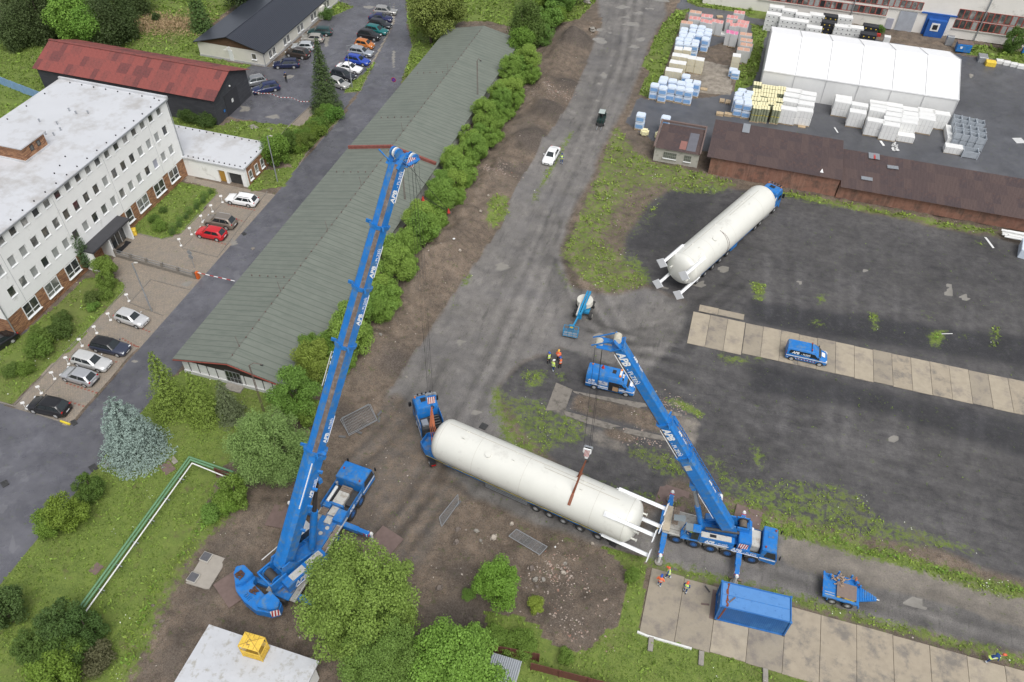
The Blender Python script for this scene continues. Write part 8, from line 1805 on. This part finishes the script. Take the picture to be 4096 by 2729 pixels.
for i,x,y,z,k,s,c,lab_ in ((8,780,1340,1.0,'bush_a',1.1,(.075,.125,.025),'dark green round bush at the road edge below the blue spruce'),(12,600,150,1.2,'bush_c',1.35,(.14,.20,.03),'yellow-green bush at the bend of the lawn edge'),(12,420,240,1.0,'bush_b',1.1,(.12,.19,.03),'bright bush leaning over the road edge'),(12,80,1000,.8,'bush_b',1.5,(.065,.105,.03),'dark bush at the left edge near the bottom'),
    (12,560,1130,1.2,'bush_a',1.5,DGR,'dark bush at the end of the green pipes, left'),(12,760,1150,1.2,'bush_c',1.3,(.055,.10,.025),'dark bush at the end of the green pipes, right'),(12,600,1380,1.0,'bush_b',1.4,(.07,.12,.025),'wide dark bush near the bottom left'),(12,330,1300,.8,'bush_a',1.2,(.08,.13,.03),'medium green bush near the bottom left corner'),(12,520,1560,1.0,'bush_c',1.6,(.13,.20,.03),'bright bush at the bottom edge left of the pump house'),(12,820,1380,.5,'low',1.4,(.10,.10,.05),'thin brownish shrub above the bottom edge'),
    (4,760,870,0,'cypress',1.55,(.045,.075,.03),'dark columnar cypress beside the office porch'),(4,895,870,1.6,'bush_b',1.15,(.13,.19,.035),'yellow-green bush beside the cypress'),(4,905,980,1.0,'bush_a',.85,(.12,.18,.035),'bush below the one beside the cypress'),(4,890,1070,.8,'low',.95,(.12,.18,.035),'small bush lowest in the group by the porch'),(4,780,1080,1.4,'low',1.1,(.085,.12,.03),'thin little tree with a bare stem on the lower lawn'),(4,800,1190,.4,'low',.75,GR1,'small bush at the kerb of the lower lawn'),
    (4,520,1400,.5,'low',1.4,(.07,.11,.025),'loose shrub on the lower lawn near the office windows'),(4,350,1480,.5,'low',1.4,(.10,.15,.03),'loose bush on the lower lawn, nearer the corner'),(8,340,130,.5,'low',1.5,(.10,.16,.03),'wide loose bush on the lower lawn by the bay signs'),(8,215,290,.5,'low',.95,(.11,.17,.03),'small bush on the lower lawn above the black car'),(8,95,310,.5,'low',.9,(.09,.14,.03),'left small bush on the lower lawn above the black car'),(4,530,1310,.4,'low',1.0,(.07,.11,.025),'faint shrub near the middle of the lower lawn'),
    (4,1320,445,.4,'low',.75,(.09,.15,.03),'small shrub on the upper lawn near the porch'),(4,1365,510,.4,'low',.95,(.12,.19,.035),'larger shrub on the upper lawn near the porch'),(4,1395,365,.3,'low',.55,(.08,.13,.03),'tiny shrub in the middle of the upper lawn'),(1,235,1340,1.4,'bush_b',1.75,(.11,.185,.03),'broad bush between the lamp post and the annexe corner'),(1,330,1250,1.0,'bush_c',1.1,(.075,.125,.025),'dark shrub behind the annexe corner bush')):
    plant(k,'columnar_cypress' if k=='cypress' else 'shrub',T(i,x,y,z),s,c,lab_,'conifer' if k=='cypress' else 'shrub')
for k,(x,y) in enumerate(((1745,240),(1685,305),(1620,372),(1540,448),(1475,518))): plant('ball','ball_shrub',T(4,x,y,.5),.95,(.11,.18,.04),'clipped ball shrub in the bed, '+['nearest the annexe','second from the annexe','middle one of five','fourth from the annexe','nearest the porch'][k],'shrub','clipped ball shrubs along the upper lawn')
for k,(x,y) in enumerate(((1802,210),(1740,288),(1680,345),(1590,422),(1530,495),(1470,560))): plant('ball','low_shrub',T(4,x,y,.3),.72,(.075,.13,.035),'small loose shrub in the bed, '+['closest to the annexe','beside the second ball','beside the middle ball','between the third and fourth balls','beside the fourth ball','below the last ball'][k],'shrub','small shrubs between the clipped balls')
for k in range(17):
    f=k/16;a=T(1,400,1260,.6);b=T(1,690,990,.6);p=a.lerp(b,f)+Vector((rg.uniform(-1.1,1.1),rg.uniform(-.9,.9),0));plant(['low','bush_b','bush_a'][k%3],'hedge_shrub',p,(1.55 if k%3==0 else .85)*rg.uniform(.85,1.1),(.085+rg.random()*.04,.14+rg.random()*.05,.03),ordn(k)+' spreading shrub from the annexe end of the bed along the road','shrub','shrubs in the bed by the tall spruce')
plant('spruce','spruce',T(1,660,935,0),1.0,(.045,.07,.022),'tall dark spruce at the car park corner','conifer')
# hedge row between the long shed and the spoil bank
hp=[T(2,150,820,1.5),T(2,80,640,1.5),T(5,1600,60,1.5),T(5,1350,420,1.5),T(5,1080,900,1.5),T(5,860,1250,1.5)]
hk=['bush_a','tree_a','bush_c','tree_b','bush_b'];N_=40
for k in range(N_):
    y=53.5+k*(131-53.5)/(N_-1);x=-35.5+1.1*math.sin(k*1.7)+(-.4 if y>100 else 0);kk=hk[k%5];s=(.95 if 'tree' in kk else 1.5)*rg.uniform(.72,1.2)*(.88 if y>100 else 1)
    g_=rg.random();c=(.135+.06*g_,.23+.05*g_,.045+.01*g_);plant(kk,'hedge_bush',(x,y,0),s,c,ordn(k)+' leafy bush from the near end of the hedge behind the long shed','shrub','bushes of the hedge between long shed and spoil bank')
for k in range(30): plant(['bush_c','bush_a','low'][k%3],'hedge_bush',(-34.0+rg.uniform(-.9,.9),54+k*2.6+rg.uniform(-1,1),0),rg.uniform(.75,1.2),(.15,.24,.045),ordn(k)+' lower bush from the near end on the spoil side of the hedge','shrub','bushes of the hedge between long shed and spoil bank')
for k in range(5): plant(hk[k],'shrub',T(9,[640,560,480,700,620][k],[60,160,330,180,330][k],1.6),[.9,.8,.75,.8,1.0][k],(.12,.20,.035),['bush behind the boom at the shed corner, upper','bush behind the boom at the shed corner, middle','bush at the shed corner above the leafy tree','bush right of the boom at the spoil bank','bush under the boom beside the lower collar'][k],'shrub')
# far trees
plant('far_tree','broadleaf_tree',T(1,1540,170,4.5),1.05,WIL,'big yellow-green tree at the far left corner of the long shed','tree');plant('far_tree','broadleaf_tree',T(1,1700,60,4),.85,(.14,.18,.04),'second yellow-green tree behind the first','tree')
plant('weeping','broadleaf_tree',T(2,230,180,5),.9,(.085,.13,.03),'tall soft tree at the far right corner of the long shed','tree');plant('bush_b','shrub',T(2,200,420,1.6),2.0,(.11,.19,.03),'round bright bush at the end of the hedge','shrub')
for k,(x,y,s,c) in enumerate(((430,200,1.9,GR1),(480,80,2.0,GR2),(560,30,1.8,GR1),(620,-30,2,GR1),(500,160,1.3,(.12,.19,.03)),(360,330,1.5,GR2),(300,40,2.2,GR3),(400,0,2.2,GR1))): plant(hk[k%5],'shrub',T(2,x,y,1.5),s*(.7 if 'tree' in hk[k%5] else 1),c,['bush on the far verge above the dark spoil','bush at the far verge near the top edge','bush beside the road bend at the top edge','top edge bush nearest the road','small bright bush on the far verge','bush at the near end of the far verge','yellow-green bush behind the soft tree','green bush behind the soft tree'][k],'shrub')
plant('far_tree','broadleaf_tree',T(0,640,250,3),.95,(.15,.26,.045),'bright green tree behind the barn, left','tree');plant('far_tree','broadleaf_tree',T(0,790,290,3),.8,(.13,.24,.04),'bright green tree behind the barn, right','tree')
for k,(x,y,s,kk,c) in enumerate(((330,170,1.0,'weeping',(.06,.085,.03)),(200,60,.9,'weeping',(.065,.09,.03)),(900,230,1.0,'weeping',(.055,.08,.028)),(1010,150,.95,'weeping',(.06,.09,.03)),(450,60,1.0,'far_tree',(.055,.085,.025)),(620,-20,1.0,'far_tree',(.06,.09,.03)),(1290,10,.6,'bush_a',(.05,.08,.025)),(1130,-60,1.0,'weeping',(.07,.10,.035)),(100,230,.8,'weeping',(.07,.10,.035)),(2080,-90,1.0,'weeping',(.035,.055,.02)))):
    plant(kk,'dark_tree',T(0,x,y,4),s,c,['dark feathery tree left of the bright ones','dark feathery tree near the top left corner','dark drooping tree right of the bright ones','dark drooping tree behind on the right','dark round tree behind the bright ones','dark round tree at the top edge','small dark bush at the top edge','dull tree at the top edge above the meadow','dull tree near the railway','dark tree behind the bungalow at the top edge'][k],'tree')
plant('far_conifer','conifer_tree',T(0,1735,260,0),1.0,(.055,.095,.025),'dark conifer at the bungalow corner','conifer');plant('bush_a','shrub',T(0,980,350,.5),1.3,(.15,.20,.04),'pale bush at the barn ridge','shrub');plant('low','shrub',T(0,1640,1030,.3),1.6,(.06,.10,.025),'low ground cover along the barn wall, left','shrub');plant('low','shrub',T(0,1780,1060,.3),1.5,(.06,.10,.025),'low ground cover along the barn wall, right','shrub')
plant('bush_c','shrub',T(3,2245,400,1.2),1.5,(.08,.14,.03),'bush against the factory wall at the right edge','shrub');plant('low','shrub',T(3,1110,265,.4),1.1,(.09,.16,.03),'small bush behind the black crates','shrub');plant('low','shrub',T(1,650,140,.4),1.4,(.07,.13,.03),'shrub at the bungalow porch','shrub')
for k in range(10): plant(['low','bush_b'][k%2],'shrub',T([13,14][k>4],[1560,1700,1830,2100,2230,20,180,230,560,1140][k],[1240,1230,1220,1200,1230,1190,1230,1280,1340,660][k],.5),[1.2,.8,1.3,1.0,1.1,.7,1.2,.9,.7,.7][k]*(.8 if k%2 else 1),(.12,.19,.035),['shrub behind the maple, far left','shrub behind the maple, left','shrub behind the maple, centre','shrub at the fence end','second shrub at the fence end','small shrub at the spoil foot','pale shrub above the rust red fence','shrub close to the rust red fence','small shrub below the round spoil heap','shrub in the green strip left of the pad'][k],'shrub')

# ---- grass tufts, weeds and rubble as uncountable stuff
def scatter(mask,dens,seed,clump=None,thr=.5,ymax=1e9):
    r=np.random.default_rng(seed);W=mask.copy()
    if clump is not None: W=W*(clump>thr)
    W=np.where(YY>ymax,0,W);j,i=np.nonzero(W>.02);w=W[j,i];n=r.poisson(w*dens*CS*CS);jj=np.repeat(j,n);ii=np.repeat(i,n);x=gx[ii]+(r.random(len(ii))-.5)*CS;y=gy[jj]+(r.random(len(ii))-.5)*CS
    return x,y,ZZ[jj,ii],r
bmask=np.ones(XX.shape)
for x0,x1,y0,y1 in ((-91,-74,46.5,83),(-80.5,-64,82.5,90),(-52.5,-38.6,48,137),(-110.5,-77,96.4,107.2),(-93.5,-80,116.7,152),(5,37,135.8,154.5),(-.4,66,107.7,118),(-9,-1.6,108.7,116.3),(-9,80,171,190),(2,70,70.5,76.5),(3,66,33.2,39.9)): bmask[(XX>x0)&(XX<x1)&(YY>y0)&(YY<y1)]=0
cl1=vnoise(1.4,41,4);cl2=vnoise(3.0,42,4);cl3=vnoise(.9,43,3)
def near(): return 1/(1+np.maximum(0,(YY-60))/45)
def tufts(name,x,y,z,r,size,up,tone,label,col,asp=.6):
    n=len(x);C=np.stack([x,y,z+size*.3],1)+0;Nn=r.normal(size=(n,3));Nn[:,2]=np.abs(Nn[:,2])+up;me=quads_mesh(name,C,Nn,size,tone,LEAF,asp,r);o=link(name,me);o.color=(*col,1);o['kind']='stuff';o['label']=label;return o
x,y,z,r=scatter(M['grass']*bmask*near(),26,51,cl2,.36);n=len(x);far=(1+np.maximum(0,y-60)/60);print('grass',n)
tufts('grass',x,y,z,r,(.10+.16*r.random(n))*far,.5,r.random(n)*.9,'uneven grass of the lawns and verges',(.155,.225,.042))
x,y,z,r=scatter(M['grass']*bmask*near(),5.5,52,cl1,.56);n=len(x);far=(1+np.maximum(0,y-60)/60)
tufts('weeds',x,y,z+.06,r,(.18+.30*r.random(n))*far,.4,.25+r.random(n)*.75,'taller weeds in the grass',(.165,.24,.045))
wm_=np.clip(M['weeds']*(1-.0*M['grass'])*1.0,0,1)*bmask;x,y,z,r=scatter(wm_*near(),34,53,cl1+wm_*.42,.74);n=len(x);far=(1+np.maximum(0,y-60)/60);print('weeds',n)
tufts('weeds',x,y,z+.04,r,(.10+.24*r.random(n)**1.5)*far,.5,.15+r.random(n)*.85,'low weeds creeping over the cinders',(.18,.245,.045))
x,y,z,r=scatter((M['weeds']>.8)*bmask*near(),16,54,cl3,.45);n=len(x);tufts('weeds',x,y,z+.18,r,(.16+.26*r.random(n)),.4,.3+r.random(n)*.7,'dense leafy weeds along the verges',(.13,.225,.035))
x,y,z,r=scatter(np.clip(M['cinder']+M['dirt']*.5+M['soil']*.6+(lab==0)*.35,0,1)*bmask*near()*(cl2>.52),1.1,55,cl3,.55);n=len(x);tufts('weeds',x,y,z+.02,r,.10+.16*r.random(n),.6,r.random(n),'stray weeds on bare ground',(.12,.18,.03))
# white blossom heads
x,y,z,r=scatter(np.clip(M['weeds']+M['grass']*.25,0,1)*bmask*near()*(vnoise(2.0,61,2)>.70),3.2,56);n=len(x);o=tufts('blossom',x,y,z+.25,r,.08+.09*r.random(n),1.5,.8+.2*r.random(n),'small white umbels among the weeds',(.55,.56,.50),.9)
def rubble(name,x,y,z,r,size,label,matl):
    n=len(x);base=np.array([(1,0,0),(0,1,0),(-1,0,0),(0,-1,0),(0,0,1)],float);V=base[None]*(1+r.uniform(-.4,.4,(n,5,1)))*size[:,None,None];a=r.random(n)*6.3;c,s=np.cos(a),np.sin(a);X=V[:,:,0]*c[:,None]-V[:,:,1]*s[:,None]*.7;Y=V[:,:,0]*s[:,None]+V[:,:,1]*c[:,None]*.7;Zv=V[:,:,2]*.6
    P=np.stack([X+x[:,None],Y+y[:,None],Zv+z[:,None]],2).reshape(-1,3);F=np.array([(0,1,4),(1,2,4),(2,3,4),(3,0,4)]);F=(F[None]+np.arange(n)[:,None,None]*5).reshape(-1)
    me=bpy.data.meshes.new(name);me.vertices.add(len(P));me.vertices.foreach_set('co',P.ravel().astype(np.float32));me.loops.add(len(F));me.loops.foreach_set('vertex_index',F);me.polygons.add(len(F)//3);me.polygons.foreach_set('loop_start',np.arange(0,len(F),3));me.update(calc_edges=True);me.materials.append(matl);o=link(name,me);o['kind']='stuff';o['label']=label
so_=np.clip(np.maximum(M['soil'],(lab==0)*.8),0,1)*bmask*near()*(1-M['grass'])
x,y,z,r=scatter(so_,4.5,57,cl3,.42);n=len(x);print('rubble',n);rubble('rubble',x,y,z,r,.03+.09*r.random(n)**3,'earth clods and small stones on the spoil',mat('clod',(.13,.105,.085),.9,0,.3,2))
x,y,z,r=scatter(so_*(cl2>.45),1.5,58,cl3,.5);n=len(x);rubble('rubble',x,y,z,r,.03+.09*r.random(n)**3,'pale stones and crushed masonry on the spoil',mat('pale rubble',(.45,.40,.35),.9,0,.3,2))
for i,xx,yy,rx,ry,nn in ((2,400,800,4.5,3.0,900),(5,2050,60,3.5,2.5,600),(14,470,600,2.2,1.8,420),(14,600,800,4.5,3,260),(14,600,1100,3.0,2.2,240),(10,1480,590,2.6,1.4,250),(10,1200,880,3,1.2,250)):
    c=T(i,xx,yy);r=np.random.default_rng(nn+i+xx);a=r.normal(size=(nn,2))*.5;x=c.x+a[:,0]*rx;y=c.y+a[:,1]*ry;z=np.array([ztop(p,q) for p,q in zip(x,y)]);rubble('rubble',x,y,z,r,.03+.12*r.random(nn)**3,'patch of crushed bricks and pale stones',mat('brick rubble',(.33,.28,.24),.9,0,.3,2,col2=(.26,.13,.09),c2amt=.5,c2scale=1.5))
# ================================================================ LAST DETAILS
t=thing('sand_bin','yellow grit bin at the corner of the office porch','bin',(T(4,1140,575).x,T(4,1140,575).y,0),.6);m=MB();m.box((0,0,.4),(1.1,.8,.8),taper=(.9,.85));m.build('tub',YEL,t,bevel=.05);m=MB();m.box((0,0,.88),(1.15,.85,.18),taper=(.8,.6));m.build('lid',YEL,t,bevel=.05)
t=thing('ladder','short aluminium ladder lying beside the big crane boom','ladder',(0,0,0));a=T(9,340,1180,.6);b=T(9,430,1240,.6);s_=Vector((.25,.35,0))
for q_ in (0,1): m=MB();m.bar(a+s_*q_,b+s_*q_,.06);m.build('rail',STEEL,t)
for k in range(6): m=MB();p=a.lerp(b,(k+.5)/6);m.bar(p,p+s_,.04);m.build('rung',STEEL,t)
m=MB();m.cyl(T(13,100,515,1.6),T(13,245,392,1.9),.05,6);o=m.build('white_pole',PWH);tag(o,'thin white pole sticking out left of the big crane superstructure','pole')
tp_=[T(1,x,y,.8) for x,y in((20,785),(90,800),(170,800),(260,835),(350,835),(430,870),(510,870))]
t=thing('barrier_tape','red and white tape on low posts across the wet car park','tape',(0,0,0))
for k,(a,b) in enumerate(zip(tp_[:-1],tp_[1:])):
    for j in range(6): m=MB();m.bar(a.lerp(b,j/6),a.lerp(b,(j+1)/6),.03,.09);m.build('tape_band',[WHT,RED][j%2],t)
    m=MB();m.cyl((a.x,a.y,0),(a.x,a.y,.85),.03,6);m.build('post',STEEL,t)
RB=mat('red paver',(.24,.10,.07),.8,0,.2,5)
for tt,P4 in ((4,((1945,318),(2190,368))),(4,((1990,430),(2100,470))),(4,((1680,590),(1940,660))),(4,((1110,1340),(1290,1410))),(4,((1040,1460),(1180,1540))),(8,((1010,60),(1200,105))),(8,((850,195),(1010,235))),(8,((560,410),(840,500))),(8,((590,570),(730,615)))):
    a=T(tt,*P4[0]);b=T(tt,*P4[1]);L=(b-a).length;n=max(3,int(L/.45));r_=bpy.data.objects.new('bay_marking',None);COL.objects.link(r_);r_['kind']='structure'
    for k in range(n): m=MB();p=a.lerp(b,(k+.5)/n);m.box((p.x,p.y,.004),(.26,.22,.012),rz=math.atan2((b-a).y,(b-a).x));m.build('red_paver',RB,r_,recalc=False)
c=T(0,1400,220);r=np.random.default_rng(77);n=5200;a=r.normal(size=(n,2));x=c.x+a[:,0]*4.6+a[:,1]*1.5;y=c.y+a[:,1]*2.6
tufts('reeds',x,y,np.full(n,.25),r,.25+.5*r.random(n),.1,.4+r.random(n)*.6,'patch of pale dry reeds in the meadow',(.30,.22,.13),.25)
# rail tracks in the far left corner
for k,(p0,p1) in enumerate((((-40,150),(170,50)),((-40,215),(190,120)))):
    t=thing('railway_track',['farther','nearer'][k]+' rusty rail track in the far left corner','rail track',(0,0,0));a=T(0,*p0);b=T(0,*p1);d_=(b-a).normalized();s_=Vector((-d_.y,d_.x,0))
    for q_ in (-.75,.75): m=MB();m.bar(a+s_*q_+Vector((0,0,.22)),b+s_*q_+Vector((0,0,.22)),.12,.16);m.build('rail',RUST,t)
    n=int((b-a).length/.8)
    for j in range(n): p=a.lerp(b,j/n);m=MB();m.box((p.x,p.y,.08),(.28,2.5,.14),rz=math.atan2(d_.y,d_.x));m.build('sleeper',WOOD,t,recalc=False)
print('objects',len(bpy.data.objects))
